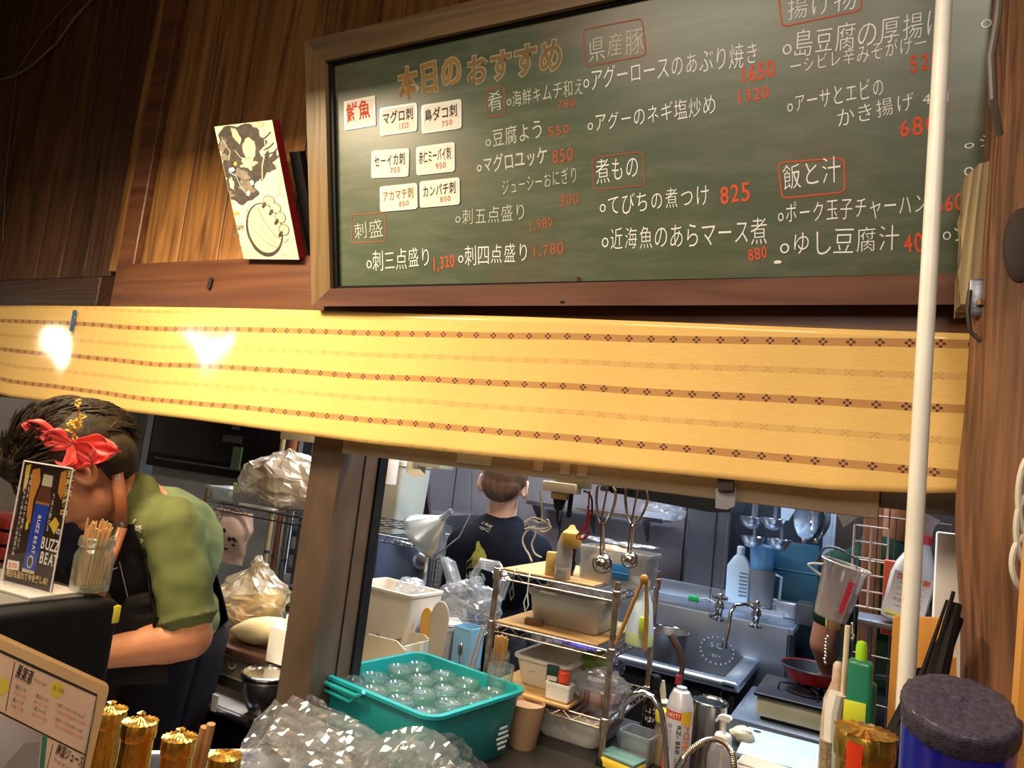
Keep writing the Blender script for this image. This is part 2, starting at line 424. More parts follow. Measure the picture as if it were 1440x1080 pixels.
cu_ = k.math('FLOOR', k.math('MULTIPLY_ADD', k.math('SUBTRACT', uu, .5), PU / ch, 1.5)); cv_ = k.math('FLOOR', k.math('MULTIPLY_ADD', k.math('SUBTRACT', k.math('FRACT', k.math('DIVIDE', vw, P2)), .5), P2 / ch, 1.5))
chk = k.math('GREATER_THAN', k.math('ABSOLUTE', k.math('MODULO', k.math('ADD', cu_, cv_), 2)), .5)
dots = k.math('MULTIPLY', cl, chk)
clothc = k.mix(k.tex(60, 3, (1, 1, 8)), (.66, .40, .11), (.84, .55, .17))
stain = k.math('MULTIPLY_ADD', k.tex(5, 4), 1.6, -.65); stain.node.use_clamp = True
clothc = k.mix(k.math('MULTIPLY', stain, .25), clothc, (.50, .28, .09))
bandc = k.mix(.75, clothc, (.36, .15, .045)); c = k.mix(main, clothc, bandc)
c = k.mix(k.math('MULTIPLY', main, dots), c, (.10, .025, .015))
c = k.mix(k.math('MULTIPLY', faint, k.math('MULTIPLY_ADD', dots, .3, .28)), c, (.40, .20, .06))
k.l.new(c, k.b.inputs['Base Color']); k.b.inputs['Roughness'].default_value = .62
k.b.inputs['Coat Weight'].default_value = .55; k.b.inputs['Coat Roughness'].default_value = .10
k.b.inputs['Specular IOR Level'].default_value = .3
k.bump(k.tex(4, 2, (1, 1, 2.2)), .0012, .5)
CLOTH = k.m
def cloth_fn(i, j):
    x = -260 + i * 1730; yt, yb = poly_at(topp, x), poly_at(botp, x)
    a, b = at(x, yt, Y=Yc), at(x, yb, Y=Yc); X = (a.x + b.x) / 2
    z = a.z + (b.z - a.z) * j; X = a.x + (b.x - a.x) * 0
    zf = 1.903 - .0
    wv = .004 * sin(X * 7) + .003 * sin(X * 19 + j * 2) * j - .010 * sin(pi * j) + .012 * j * max(0, sin(X * 3.1))
    return V((X, Yc - wv * .8, z)), (X, zc0 - (zc0 - zc1) * 0 - (a.z - z) * (P2 * 3 / .315))
zc0, zc1 = at(480, 467, Y=Yc).z, at(480, 584, Y=Yc).z
P2m = (at(480, 467, Y=Yc).z - at(480, 526, Y=Yc).z)
# v runs down the cloth so that the first main stripe falls on v = P2/2
def cloth_fn2(i, j):
    p, _ = cloth_fn(i, j); top = at(480, 437, Y=Yc).z
    drop = (top - p.z)
    if p.x < -1.9:                              # stripes follow the sagging left end
        x = -260 + i * 1730; a = at(x, poly_at(topp, x), Y=Yc).z; b = at(x, poly_at(botp, x), Y=Yc).z
        drop = drop * .0 + (a - p.z) * (.315 / max(.05, a - b)) * min(1, 1) * 1.0 + (top - a) * 0
        dr2 = top - p.z; w = min(1, (-1.9 - p.x) / .5); drop = dr2 * (1 - w) + drop * w
    return p, (p.x, P2 / 2 + (drop - (top - zc0)) * P2 / P2m)
cl_o = MB().grid(cloth_fn2, 220, 24).obj('striped_curtain', CLOTH, None, 180, label='long ochre cloth with brown checked stripes under clear vinyl, hung below the plank wall', category='curtain')
cl_o.modifiers.new('t', 'SOLIDIFY').thickness = .0015
# blue clip hanging on the cloth
p = at(103, 450, Y=Yc - .012)
m = mpp(p)
t = thing('clothes_peg', 'small blue peg clipped to the top edge of the striped cloth', 'clip', p)
MB().box((-.003, 0, -.002), (.005, .008, 30 * m), bev=.001).obj('jaw', mt('blue_peg', (.03, .10, .25), .5), t)
MB().box((.003, 0, -.002), (.005, .008, 30 * m), bev=.001).obj('jaw', mt('blue_peg2', (.03, .10, .25), .5), t)
MB().tube([(-.006, 0, .008), (.006, 0, .008)], .003).obj('spring', STEEL, t)

# ---- blackboard, leaning forward at the top
ps = V((-.8976 * D, .965 * D, EYE.z + (1.83575 - 1.55) * D))
topl = at(470, 92, Y=.872 * D)
B = Surf(ps, (1, 0, 0), (0, topl.y - ps.y, topl.z - ps.z))
BH = B.uv(471, 92).y; BW = 1.52
bb = thing('blackboard', 'long green blackboard in a brown wooden frame, covered with handwritten Japanese menu', 'blackboard', None, M=B.M())
kb = N('chalk_green')
f = kb.tex(2.2, 5, (1, 1.6, 1)); fl = kb.tex(9, 6, (.6, 3, 1), .7)
cc = kb.mix(kb.math('MULTIPLY_ADD', f, 1.4, -.3), (.058, .082, .048), (.10, .118, .068)); 
sm = kb.math('MULTIPLY_ADD', fl, 3.0, -1.35); sm.node.use_clamp = True
cc = kb.mix(kb.math('MULTIPLY', sm, .5), cc, (.20, .20, .15))
rs = kb.math('MULTIPLY_ADD', kb.tex(3.1, 2), 4.0, -2.1); rs.node.use_clamp = True
cc = kb.mix(kb.math('MULTIPLY', rs, .45), cc, (.20, .08, .05))
kb.l.new(cc, kb.b.inputs['Base Color']); kb.b.inputs['Roughness'].default_value = .34; kb.b.inputs['Specular IOR Level'].default_value = .55
MB().box((BW / 2, BH / 2 - .001, -.006), (BW + .04, BH + .04, .012)).obj('writing_surface', kb.m, bb)
fo = B.uv(415, 67); fb = B.uv(456, 440); fw = -B.uv(418, 80).x; ft = B.uv(415, 67).y - BH; fbm = -fb.y
def mitre(pts): return MB().prism(pts, .034, Matrix.Translation((0, 0, -.012)))
L0, L1, T1, Bt = -.074, 0, BH + .062, -.050
lw = .012
mitre([(L0, Bt), (-lw, -lw * .6), (-lw, BH + .006), (L0, T1)]).obj('frame_stile', woodmat('stile', (.12, .075, .032), (.27, .17, .07), 1, .40, 7, .0008, .15), bb)
mitre([(L0, Bt), (BW + .07, Bt), (BW + .01, 0), (-lw, -lw * .6)]).obj('frame_rail', WOOD_FRB, bb)
mitre([(L0, T1), (-lw, BH + .006), (BW, BH + .006), (BW + .07, T1)]).obj('frame_rail', WOOD_FR, bb)
mitre([(BW + .07, Bt), (BW + .07, T1), (BW, BH), (BW, 0)]).obj('frame_stile', WOOD_FRV, bb)
MB().box((-lw / 2 - .001, BH / 2, .004), (lw + .003, BH + .012, .012)).obj('inner_liner', BLACK, bb)
MB().box((BW / 2, -.004, .003), (BW, .007, .010)).obj('inner_liner', BLACK, bb)
MB().box((BW / 2, BH + .004, .003), (BW, .007, .010)).obj('inner_liner', BLACK, bb)
p = B.uv(813, 396); MB().box((p.x, p.y + .004, .003), (.008, .012, .006), bev=.001, seg=1).obj('wedge', WOOD_BEAM, bb)
p = B.uv(1094, 369); MB().ell((p.x, p.y, .001), (.007, .0035, .0012)).obj('paper_scrap', PAPER, bb)
p = B.uv(797, 425); MB().ell((p.x, p.y, .022), (.006, .003, .001)).obj('knot', BLACK, bb)
CH = mt('chalk_marker', (.90, .89, .86), .8, emit=0); CHP = mt('chalk_marker_pale', (.58, .58, .48), .8); CHR = mt('red_chalk', (.72, .09, .03), .8); CHRP = mt('red_chalk_pale', (.36, .09, .04), .8)
GOLD = mt('brown_chalk', (.30, .17, .045), .8); GOLD2 = mt('brown_chalk_dark', (.20, .125, .05), .8); OUTL = mt('outline_chalk', (.42, .35, .20), .8)
def bw(s, x0, y0, x1, y1, hpx, mat=CH, off=-.009, jit=.08, nm='handwriting', z=.0008):
    a, b = B.uv(x0, y0), B.uv(x1, y1); h = (B.uv(x0, y0 - hpx) - a).length
    write(MB0 := MB(), s, a, b, h, z, off, jit); MB0.obj(nm, mat, bb, 0)
for off, mat, z in ((.062, OUTL, .0006), (.03, GOLD, .0010)):
    random.seed(3); bw('本日の', 561, 142, 652, 117, 43, mat, off, .03, 'title_lettering', z)
    random.seed(4); bw('おすすめ', 655, 122, 793, 97, 42, mat if mat is OUTL else GOLD2, off, .03, 'title_lettering', z)
random.seed(11)
for a in [('o海鮮キムチ和え', 713, 153, 822, 132, 23, CHP), ('o豆腐よう', 683, 210, 766, 193, 25, CHP, .0), ('oマグロユッケ', 671, 245, 771, 229, 23, CHP, .012),
          ('ジューシーおにぎり', 706, 276, 814, 257, 23, CHP), ('o刺五点盛り', 640, 318, 742, 309, 23, CHP), ('刺盛', 498, 337, 540, 332, 24, CHP),
          ('o刺三点盛り', 516, 382, 608, 374, 27), ('o刺四点盛り', 644, 374, 746, 368, 27), ('肴', 686, 158, 708, 153, 26, CHP),
          ('県産豚', 827, 88, 906, 72, 34, CHP), ('oアグーロースのあぶり焼き', 820, 129, 1068, 90, 30), ('oアグーのネギ塩炒め', 826, 188, 1008, 160, 26),
          ('煮もの', 838, 258, 900, 250, 33), ('oてびちの煮つけ', 843, 304, 999, 289, 29), ('o近海魚のあらマース煮', 846, 353, 1079, 342, 32),
          ('揚げ物', 1105, 31, 1206, 12, 34), ('o島豆腐の厚揚げ', 1099, 84, 1333, 48, 36), ('ーシビレ辛みそがけー', 1110, 106, 1305, 71, 23),
          ('oアーサとエビの', 1107, 162, 1245, 135, 28), ('かき揚げ', 1177, 180, 1288, 154, 26), ('4個', 1297, 148, 1336, 143, 16),
          ('飯と汁', 1101, 268, 1184, 255, 35), ('oポーク玉子チャーハン', 1093, 316, 1305, 301, 30), ('oゆし豆腐汁', 1096, 361, 1266, 352, 34),
          ('oマ', 1378, 45, 1432, 36, 28), ('oシ', 1355, 213, 1405, 205, 20), ('o', 1355, 253, 1371, 251, 30), ('oシ', 1325, 343, 1366, 339, 30)]:
    bw(*a)
for a in [('780', 784, 153, 811, 149, 11, CHRP), ('550', 771, 192, 803, 187, 13, CHRP, .03), ('850', 777, 230, 808, 225, 19, CHRP, .02), ('300', 787, 290, 816, 286, 15, CHRP),
          ('1,980', 744, 324, 779, 318, 13, CHRP), ('1,320', 609, 380, 641, 375, 18, CHR), ('1,780', 748, 362, 795, 356, 16, CHRP, .015),
          ('1650', 1040, 117, 1092, 106, 22), ('1320', 1035, 146, 1084, 137, 18), ('825', 1013, 287, 1058, 281, 25), ('880', 1053, 367, 1081, 362, 17),
          ('528', 1279, 103, 1325, 93, 24), ('680', 1265, 194, 1320, 184, 26), ('660', 1315, 299, 1357, 294, 23), ('400', 1272, 357, 1318, 350, 27)]:
    a = list(a) + [CHR] * (7 - len(a)) if len(a) < 7 else list(a)
    bw(*a, nm='price') if len(a) > 7 else bw(*a, off=.012, nm='price')
for q, mat in [([(684, 127), (709, 121), (710, 160), (685, 166)], CHRP), ([(494, 302), (541, 299), (543, 339), (495, 342)], CHRP), ([(820, 42), (903, 26), (909, 78), (824, 94)], CHRP),
               ([(833, 222), (904, 213), (907, 260), (835, 267)], CHRP), ([(1094, -14), (1208, -28), (1213, 14), (1100, 38)], CHR), ([(1094, 229), (1187, 222), (1188, 270), (1100, 279)], CHR)]:
    m_ = MB(); stroke(m_, loop2([B.uv(*p) for p in q], .010), .0022, .0007, True); m_.obj('drawn_box', mat, bb, 0)
# magnet cards
CARD = mt('card_white', (.84, .82, .78), .35, coat=.4); CARDC = mt('card_cream', (.82, .76, .64), .4)
for i, (q, txt, pr, mat, lab) in enumerate([
    ([(483, 143), (527, 135), (530, 176), (487, 184)], '鮮魚', '', CHR, 'white card with two red characters for fresh fish, top left on the blackboard'),
    ([(534, 152), (586, 145), (588, 184), (536, 192)], 'マグロ刺', '1320', INK, 'white menu card for tuna priced 1320, right of the red lettered card'),
    ([(593, 148), (648, 140), (651, 180), (594, 189)], '島ダコ刺', '750', INK, 'white menu card for island octopus priced 750, top right of the magnet cards'),
    ([(522, 212), (575, 209), (576, 248), (524, 251)], 'セーイカ刺', '750', INK, 'white menu card for squid, left one of the middle row of magnet cards'),
    ([(585, 207), (639, 200), (641, 241), (587, 247)], '赤仁ミーバイ刺', '950', INK, 'white menu card for grouper priced 950, right one of the middle row'),
    ([(534, 262), (587, 258), (588, 293), (536, 299)], 'アカマチ刺', '850', GOLD, 'white menu card with brown lettering, bottom left of the magnet cards'),
    ([(590, 255), (646, 250), (648, 287), (592, 293)], 'カンパチ刺', '850', INK, 'white menu card for amberjack priced 850, bottom right of the magnet cards')]):
    uv = [B.uv(*p) for p in q]; c = sum(uv, V((0, 0))) / 4; U = ((uv[1] - uv[0]) + (uv[2] - uv[3])).normalized()
    w = ((uv[1] - uv[0]).length + (uv[2] - uv[3]).length) / 2; h = ((uv[3] - uv[0]).length + (uv[2] - uv[1]).length) / 2
    O = B.O + B.U * c.x + B.V * c.y + B.N * .0002; U3 = B.U * U.x + B.V * U.y; S2 = Surf(O, U3, B.V)
    t = thing('menu_card', lab, 'card', None, group='magnet cards on the blackboard', M=S2.M())
    ou = [(p.x, p.y) for p in loop2([(-w / 2, -h / 2), (w / 2, -h / 2), (w / 2, h / 2), (-w / 2, h / 2)], .007 if i else .001)]
    MB().prism(ou, .002).obj('card', CARD, t, 30)
    inn = [(p.x * .9, p.y * .86) for p in [V(a) for a in ou]]
    MB().prism(inn, .0004, Matrix.Translation((0, 0, .002))).obj('card_face', CARDC, t, 30)
    m_ = MB(); hh = .62 if i == 0 else .42
    write(m_, txt, (-w * .42, -h * .12 if i else -h * .25), (w * (.36 if i == 0 else .42), -h * .06 if i else -h * .2), h * hh, .0027, .018, .04); m_.obj('lettering', mat, t, 0)
    if pr: m_ = MB(); write(m_, pr, (w * .02, -h * .36), (w * .30, -h * .33), h * .2, .0027, .012, .04); m_.obj('price', CHR, t, 0)

# ---- dragon canvas leaning on the rail
tl, tr, br_, bl = at(302, 180, Y=1.150), at(387, 168, Y=1.150), at(421, 365, Y=D - .035), at(343, 364, Y=D - .035)
K = Surf(bl, br_ - bl, tl - bl); kw = (br_ - bl).length; kh = K.uv(345, 173).y
can = thing('canvas_print', 'pale canvas print of an ink dragon with red edges, tipping off the plank wall', 'picture', None, M=K.M())
k1 = N('canvas_paint'); 
MB().box((kw / 2, kh / 2, -.012), (kw - .0005, kh - .0005, .0235)).obj('stretcher', mt('canvas_red', (.24, .006, .008), .55), can)
MB().box((kw / 2, kh / 2, .0004), (kw, kh, .0008)).obj('canvas', mt('canvas_cream', (.80, .70, .52), .6), can)
MB().box((kw + .018, kh / 2 - .03, -.045), (.036, kh * .72, .02)).obj('backing_block', BLACK, can)
def kp(x, y): return ((x - 0) / 600 * 1.0, 0)
def cv(px, py):  # zoomed crop (736x1080 of 300..450 x 160..380) -> canvas uv
    q = K.uv(300 + px / 4.907, 160 + py / 4.909); return q
DK = mt('ink_dark', (.035, .028, .022), .7, col2=(.09, .075, .06), scale=60); GR = mt('ink_grey', (.30, .25, .18), .7, col2=(.10, .08, .06), scale=50); LG = mt('ink_wash', (.66, .55, .37), .7)
def blob(cx, cy, rx, ry, mat, z, wob=.18, seed=0, a=0, name='ink_shape'):
    random.seed(seed); pts = []
    ph = random.random() * 6
    for i in range(36):
        t_ = 2 * pi * i / 36; r = 1 + wob * sin(5 * t_ + ph) + wob * .6 * sin(9 * t_ + ph * 2)
        x, y = cos(t_) * rx * r, sin(t_) * ry * r; x, y = x * cos(a) - y * sin(a), x * sin(a) + y * cos(a)
        q = cv(cx + x, cy + y); pts.append(V((min(max(q.x, .001), kw - .001), min(q.y, kh - .001), z)))
    MB().poly(pts).obj(name, mat, can, 0)
blob(190, 190, 165, 120, DK, .0010, .1, 1); blob(205, 330, 150, 190, DK, .0011, .1, 2, -.3); blob(190, 520, 120, 95, DK, .0012, .1, 3, .3); blob(375, 350, 50, 90, DK, .0013, .3, 4, .5)
blob(250, 240, 45, 75, LG, .0014, .05, 5, -.1); blob(160, 150, 22, 60, LG, .0014, .1, 6, -.5); blob(70, 220, 25, 45, GR, .0014, .2, 7, .3); blob(245, 340, 50, 40, LG, .0014, .25, 8)
blob(205, 420, 55, 32, GR, .0015, .15, 9, .6); blob(235, 505, 60, 42, GR, .0015, .2, 10, .7); blob(270, 475, 12, 18, CARD, .0017, .1, 11, -.3); blob(245, 548, 12, 18, CARD, .0017, .1, 12, .3); blob(130, 480, 16, 42, LG, .0016, .15, 13, -.2); blob(130, 385, 20, 14, CARD, .0016, .1, 14)
blob(155, 345, 11, 14, mt('ink_gold', (.75, .45, .06), .5), .0018, .2, 15); blob(310, 70, 40, 28, LG, .0014, .1, 16); blob(80, 300, 32, 22, GR, .0014, .3, 17); blob(110, 560, 35, 25, GR, .0014, .3, 18)
blob(355, 800, 124, 190, DK, .0010, .0, 20, -.25, 'sphere_drawing'); blob(358, 790, 112, 172, mt('ink_cream', (.72, .62, .44), .6), .0011, .0, 20, -.25, 'sphere_drawing')
for k_, (cx, cy, a_) in enumerate([(385, 600, .3), (430, 650, .6), (465, 715, .9), (490, 800, 1.2)]):
    blob(cx, cy, 42, 36, DK, .0013, .02, 30 + k_, a_, 'claw'); blob(cx, cy, 37, 31, LG, .0014, .02, 30 + k_, a_, 'claw'); blob(cx - 32 + k_ * 3, cy + 30, 12, 24, DK, .0015, .05, 40 + k_, .5, 'claw')
def kline(pts, w, mat, z=.0016):
    m_ = MB(); stroke(m_, [cv(*p) for p in pts], w, z); m_.obj('ink_line', mat, can, 0)
kline([(350, 130), (365, 250), (340, 360), (340, 450), (370, 520), (420, 570), (460, 550), (455, 490)], .0036, LG); kline([(420, 330), (455, 420), (480, 520), (490, 640)], .0028, LG)
kline([(310, 640), (350, 740), (420, 830), (500, 890), (520, 860)], .0014, DK); kline([(240, 650), (225, 700), (280, 800), (370, 890), (460, 930)], .0014, GR); kline([(330, 760), (380, 850), (440, 900)], .0010, GR)
kline([(130, 600), (170, 760), (240, 850), (300, 960)], .0012, LG); kline([(60, 160), (90, 220), (120, 260), (110, 320)], .0022, LG); kline([(150, 250), (190, 300), (240, 330), (300, 330)], .0020, LG); kline([(110, 400), (160, 430), (190, 500), (230, 550)], .0016, CARD)
for (x, y) in [(380, 140), (400, 215), (430, 250), (440, 300)]: kline([(350, y + 35), (x - 10, y + 15), (x + 18, y - 15)], .003, DK)
for i, (ch_, x, y, mt_) in enumerate([('金', 140, 705, 'ink_gold'), ('波', 165, 800, 0), ('銀', 135, 855, 0), ('波', 150, 945, 0)]):
    m_ = MB(); a, b_ = cv(x, y), cv(x + 55, y); write(m_, ch_, a, b_, .0125, .0018, .02, .05)
    m_.obj('brush_character', bpy.data.materials['ink_gold'] if mt_ else GOLD2, can, 0)
for x in (205, 490): kline([(x - 15, 1000), (x - 12, 965), (x + 12, 965), (x + 15, 1000)], .001, GOLD, .0022)

# ---- cables on the dark planks
def pxpts(l, Y): return [at(x, y, Y=Y) for x, y in l]
MB().tube(pxpts([(-40, 118), (0, 112), (22, 106), (45, 92), (80, 60), (105, 25), (128, 0), (150, -30)], D + .02), .0035, 6).obj('cable', mt('dusty_cable', (.16, .12, .09), .7), None, label='pair of thin dusty cables crossing the dark planks in the top left corner', category='cable')
MB().tube(pxpts([(4, 340), (8, 250), (18, 150), (24, 100), (60, 45), (100, 0), (120, -30)], D + .022), .0015, 5).obj('string', mt('string', (.16, .12, .09), .7), None, label='thin string hanging down the dark planks at the left edge', category='string')

# ---- rough post, log offcut, bracket, conduit at the right
def post_fn(i, j):
    z = 3.0 * j; Yp = 1.20
    zz = [(.0, 1346), (.35, 1346), (.49, 1348), (.56, 1364), (.62, 1384), (.68, 1397), (.78, 1404), (1, 1408)]
    r = .135 + .006 * noise.noise(V((cos(2 * pi * i) * 1.5, sin(2 * pi * i) * 1.5, z * 1.4))) * 2
    r += .006 * noise.noise(V((cos(2 * pi * i) * 8, sin(2 * pi * i) * 8, z * .9)))
    r += .010 * math.exp(-((z - 1.55) / .12) ** 2) 
    cx = xpost + .130
    return V((cx + cos(2 * pi * i) * r, Yp + sin(2 * pi * i) * r * .9, z))
xpost = at(1352, 800, Y=1.2).x * .5 + at(1404, 150, Y=1.2).x * .5
po = MB().grid(post_fn, 64, 90, True).obj('rough_post', WOOD_POST, None, 60); po['kind'] = 'structure'; po.name = 'trim_post'
q = at(1395, 345, Y=1.15)
MB().ell(at(1436, 345, Y=1.062), (.02, .008, .05)).obj('knot_hollow', mt('knot_dark', (.03, .018, .012), .8), po)
lg = [(-.045, .12), (-.02, .145), (.03, .15), (.05, .12), (.05, -.10), (.02, -.125), (-.045, -.12)]
Yl = 1.17; c0 = at(1382, 318, Y=Yl)
ml = MB(); ml.prism([(a_ * .60 + .012, b_ * .80) for a_, b_ in lg], .07, Matrix.Translation(c0 + V((-.010, .07, -.02))) @ Matrix.Rotation(pi / 2, 4, 'X'))
bmesh.ops.subdivide_edges(ml.b, edges=ml.b.edges[:], cuts=7, use_grid_fill=True); ml.crumple(.005, 32, 3); ml.crumple(.002, 130, 1)
ml.obj('log_offcut', woodmat('weathered', (.07, .04, .018), (.52, .40, .20), 2, .85, 9, .006, .1), None, 40, label='weathered pale wood offcut fixed to the side of the rough post', category='wood block')
c1 = at(1373, 440, Y=Yl)
t = thing('iron_bracket', 'dark iron bracket with bent hook below the weathered offcut on the post', 'bracket', c1)
MB().box((0, 0, .02), (.022, .02, .055), bev=.003).obj('plate', STEEL_D, t)
MB().tube([(-.01, -.012, .03), (-.012, -.014, 0), (-.008, -.014, -.03), (.004, -.012, -.042), (.012, -.01, -.034), (.014, -.01, -.01)], .003).obj('hook', mt('iron', (.05, .04, .035), .5, .7), t)
MB().box((.004, -.013, .012), (.008, .006, .008), rot=.6).obj('nut', mt('brass_nut', (.6, .42, .18), .4, .8), t)
MB().tube([at(1408, -30, Y=1.0), at(1402, 30, Y=1.0), at(1393, 80, Y=1.0), at(1396, 140, Y=1.0), at(1406, 190, Y=1.03)], .0045, 8).obj('cable', mt('grey_cable', (.12, .10, .08), .5), None, label='dark cable looping beside the top of the rough post', category='cable')
a, b = at(1288, 968, Y=1.0), at(1318, -30, Y=1.0)
MB().cyl((a.x * .5 + b.x * .5 - .004, 1.0, .81), (a.x * .5 + b.x * .5 + .004, 1.0, 3.0), .0098, n=20).obj('conduit_pipe', mt('conduit', (.80, .76, .66), .35), None, label='vertical white plastic conduit pipe in front of the blackboard and the cloth', category='pipe')
# ================================================================ helpers for kitchen goods
def rr(w, d, r, n=5):
    out = []
    for sx, sy, a0 in ((1, 1, 0), (-1, 1, 90), (-1, -1, 180), (1, -1, 270)):
        for k in range(n + 1):
            a = radians(a0 + 90 * k / n); out.append((sx * (w / 2 - r) + cos(a) * r, sy * (d / 2 - r) + sin(a) * r))
    return out
def rings(b, secs):
    """secs: (w, d, r, z)"""
    rs = [[b.b.verts.new((x, y, z)) for x, y in rr(w, d, min(r, w / 2.01, d / 2.01))] for w, d, r, z in secs]
    return b.skin(rs, True, True, True)
def tray(w, d, h, tap=.88, r=.02, th=.003, lip=.008):
    b = MB()
    return rings(b, [(w * tap - .01, d * tap - .01, r, 0), (w * tap, d * tap, r, .006), (w, d, r, h - .008), (w + lip * 2, d + lip * 2, r + lip, h - .008), (w + lip * 2, d + lip * 2, r + lip, h),
                     (w - th * 2, d - th * 2, r, h), (w * tap - th * 2, d * tap - th * 2, r, th + .002)])
def bottle(r, h, neck, hn, n=20): return MB().lathe([(r * .92, 0), (r, .004), (r, h * .68), (r * .9, h * .76), (neck, h * .9), (neck, h - hn), (neck, h)], n)
def shell(prof, th, n=24):
    """open vessel: outer profile up, then the same inside"""
    return MB().lathe(prof + [(r - th, z) for r, z in reversed(prof[1:])] + [(prof[0][0] - th if prof[0][0] > th else .0001, prof[0][1] + th)], n)
def bag(c, r, amt=.012, sc=22, seed=0, u=32, v=22, tie=None):
    b = MB(); b.ell((0, 0, 0), 1, None, u, v)
    for q in b.b.verts:
        p = q.co.copy()
        if tie and p.z > tie:
            k = (p.z - tie) / (1 - tie); s_ = 1 - .75 * min(1, k * 1.6) + (.5 * max(0, k - .55)); p.x *= s_; p.y *= s_; p.z += k * .35
        q.co = V((p.x * r[0], p.y * r[1], p.z * r[2]))
    b.crumple(amt * 1.2, sc, seed); b.crumple(amt * .35, sc * 3.5, seed)
    for q in b.b.verts: q.co.z = max(q.co.z, -r[2] * .85)
    bmesh.ops.transform(b.b, matrix=Matrix.Translation(V(c)), verts=b.b.verts); return b
def wire_edge(b, p0, p1, h=.022, r=.0026, n=8):
    p0, p1 = V(p0), V(p1); dz = V((0, 0, h))
    b.tube([p0, p1], r); b.tube([p0 - dz, p1 - dz], r * .9); pts = []
    for i in range(n * 2 + 1): pts.append(p0.lerp(p1, i / (n * 2)) - (dz if i % 2 else V((0, 0, 0))))
    b.tube(pts, r * .6, 5); return b
def arc(c, r, a0, a1, n, ax='xz'):
    out = []
    for i in range(n + 1):
        a = radians(a0 + (a1 - a0) * i / n); q = (cos(a) * r, sin(a) * r)
        out.append(V(c) + (V((q[0], 0, q[1])) if ax == 'xz' else V((0, q[0], q[1])) if ax == 'yz' else V((q[0], q[1], 0))))
    return out
ZC = .81
# ================================================================ counters
CT = mt('counter_steel', (.42, .41, .40), .32, .9, (.22, .20, .18), 5, (1, 1, 1), .0004, 20)
CTD = mt('dark_counter', (.085, .070, .058), .32, .6, (.04, .035, .03), 6, (1, 1, 1), .0004, 20)
t = thing('pass_counter', 'dark stained steel worktop running under the hanging cloth', 'counter', (-.2, 1.6, 0))
b = MB(); b.prism([(-.76, -.86), (2.0, -.86), (2.0, .93), (-.30, .93), (-.30, .66), (-1.42, .66), (-1.42, .36), (-1.22, .36), (-1.22, -.03), (-1.00, -.03), (-.99, -.20), (-.94, -.20), (-.76, -.26)], .04, Matrix.Translation((0, 0, ZC - .04))); b.obj('worktop', CTD, t)
b = MB(); b.prism([(-.72, -.82), (1.95, -.82), (1.95, .88), (-.35, .88), (-.35, .60), (-1.18, .60), (-1.18, -.0), (-.72, .0)], .77); b.obj('body', BLACK, t)
MB().box((-.3, -.62, ZC + .0005), (2.2, .0012, .001)).obj('joint', BLACK, t)
MB().box((.2, -.10, ZC + .0005), (.9, .002, .001)).obj('joint', BLACK, t)
t = thing('side_counter', 'bright stainless counter end in front of the man in the green shirt', 'counter', (-1.9, .72, 0))
MB().prism([(-.45, -.0), (.92, 0), (.92, .60), (.62, .62), (.42, .40), (-.45, .34)], .04, Matrix.Translation((0, 0, ZC - .04))).obj('worktop', STEEL, t); MB().box((.22, .16, .385), (1.25, .30, .77)).obj('body', STEEL_D, t)
MB().tube([(-.45, .34, ZC - .004), (.42, .40, ZC - .004), (.62, .62, ZC - .004), (.90, .60, ZC - .004)], .009).obj('edge_bead', STEEL, t)
t = thing('bar_ledge', 'wooden bar ledge carrying the bottles and the black cabinet', 'counter', (-.4, .42, 0))
MB().box((.0, -.02, .98), (3.4, .62, .04), bev=.004).obj('top', WOOD_BEAM, t); MB().box((0, -.02, .48), (3.3, .5, .96)).obj('front', WOOD_BEAM, t)
t = thing('low_counter', 'low steel bench with a bright rolled edge holding the mixing bowl', 'counter', (-2.42, 1.47, 0))
MB().box((0, .24, .79), (1.95, .46, .02), bev=.003).obj('worktop', CTD, t); MB().box((0, .26, .39), (1.9, .40, .78)).obj('body', BLACK, t)
MB().tube([(-.97, .01, .795), (.97, -.01, .795)], .011, 10).obj('edge_bead', STEEL, t)
# ================================================================ far wall: steel panels and posts
yw = 3.98
def px_x(x, y, Y): return at(x, y, Y=Y).x
for i, (xa, xb, m_) in enumerate([(420, 635, STEEL), (636, 790, STEEL), (791, 966, STEEL)]):
    o = MB().box(((px_x(xa, 720, yw) + px_x(xb, 720, yw)) / 2, yw, 1.5), (px_x(xb, 720, yw) - px_x(xa, 720, yw) - .006, .02, 3.0), bev=.002, seg=1).obj('wall_panel', mt('wall_steel%d' % i, (.40, .39, .43), .42, .75, (.28, .27, .31), 2.5, (1, 1, .6)), bpy.data.objects['wall_back'])
xa, xb = px_x(968, 760, 3.86), px_x(1026, 760, 3.86)
c = struct(MB().box(((xa + xb) / 2, 3.88, 1.5), (xb - xa, .10, 3.0), bev=.004, seg=1).obj('trim_column', mt('column_steel', (.22, .23, .26), .38, .8, (.12, .13, .15), 3), None))
MB().box((xb - .012, 3.825, 1.5), (.012, .01, 3.0)).obj('bright_edge', STEEL, c); MB().box((xb - (xb - xa) * .32, 3.826, 1.5), (.004, .006, 3.0)).obj('seam', BLACK, c)
xc, xd = xb, px_x(1156, 800, 3.93)
MB().box(((xc + xd) / 2, 3.95, 1.5), (xd - xc, .02, 3.0)).obj('dark_panel', mt('dark_tile', (.020, .026, .035), .4), bpy.data.objects['wall_back'])
MB().box((xd + .03, 3.94, 1.5), (.07, .03, 3.0)).obj('pale_strip', mt('pale_strip', (.32, .36, .40), .5), bpy.data.objects['wall_back'])
MB().box((xd + .95, 3.93, 1.5), (1.8, .02, 3.0)).obj('black_panel', mt('black_tile', (.022, .018, .016), .35, 0, (.05, .03, .02), 3), bpy.data.objects['wall_back'])
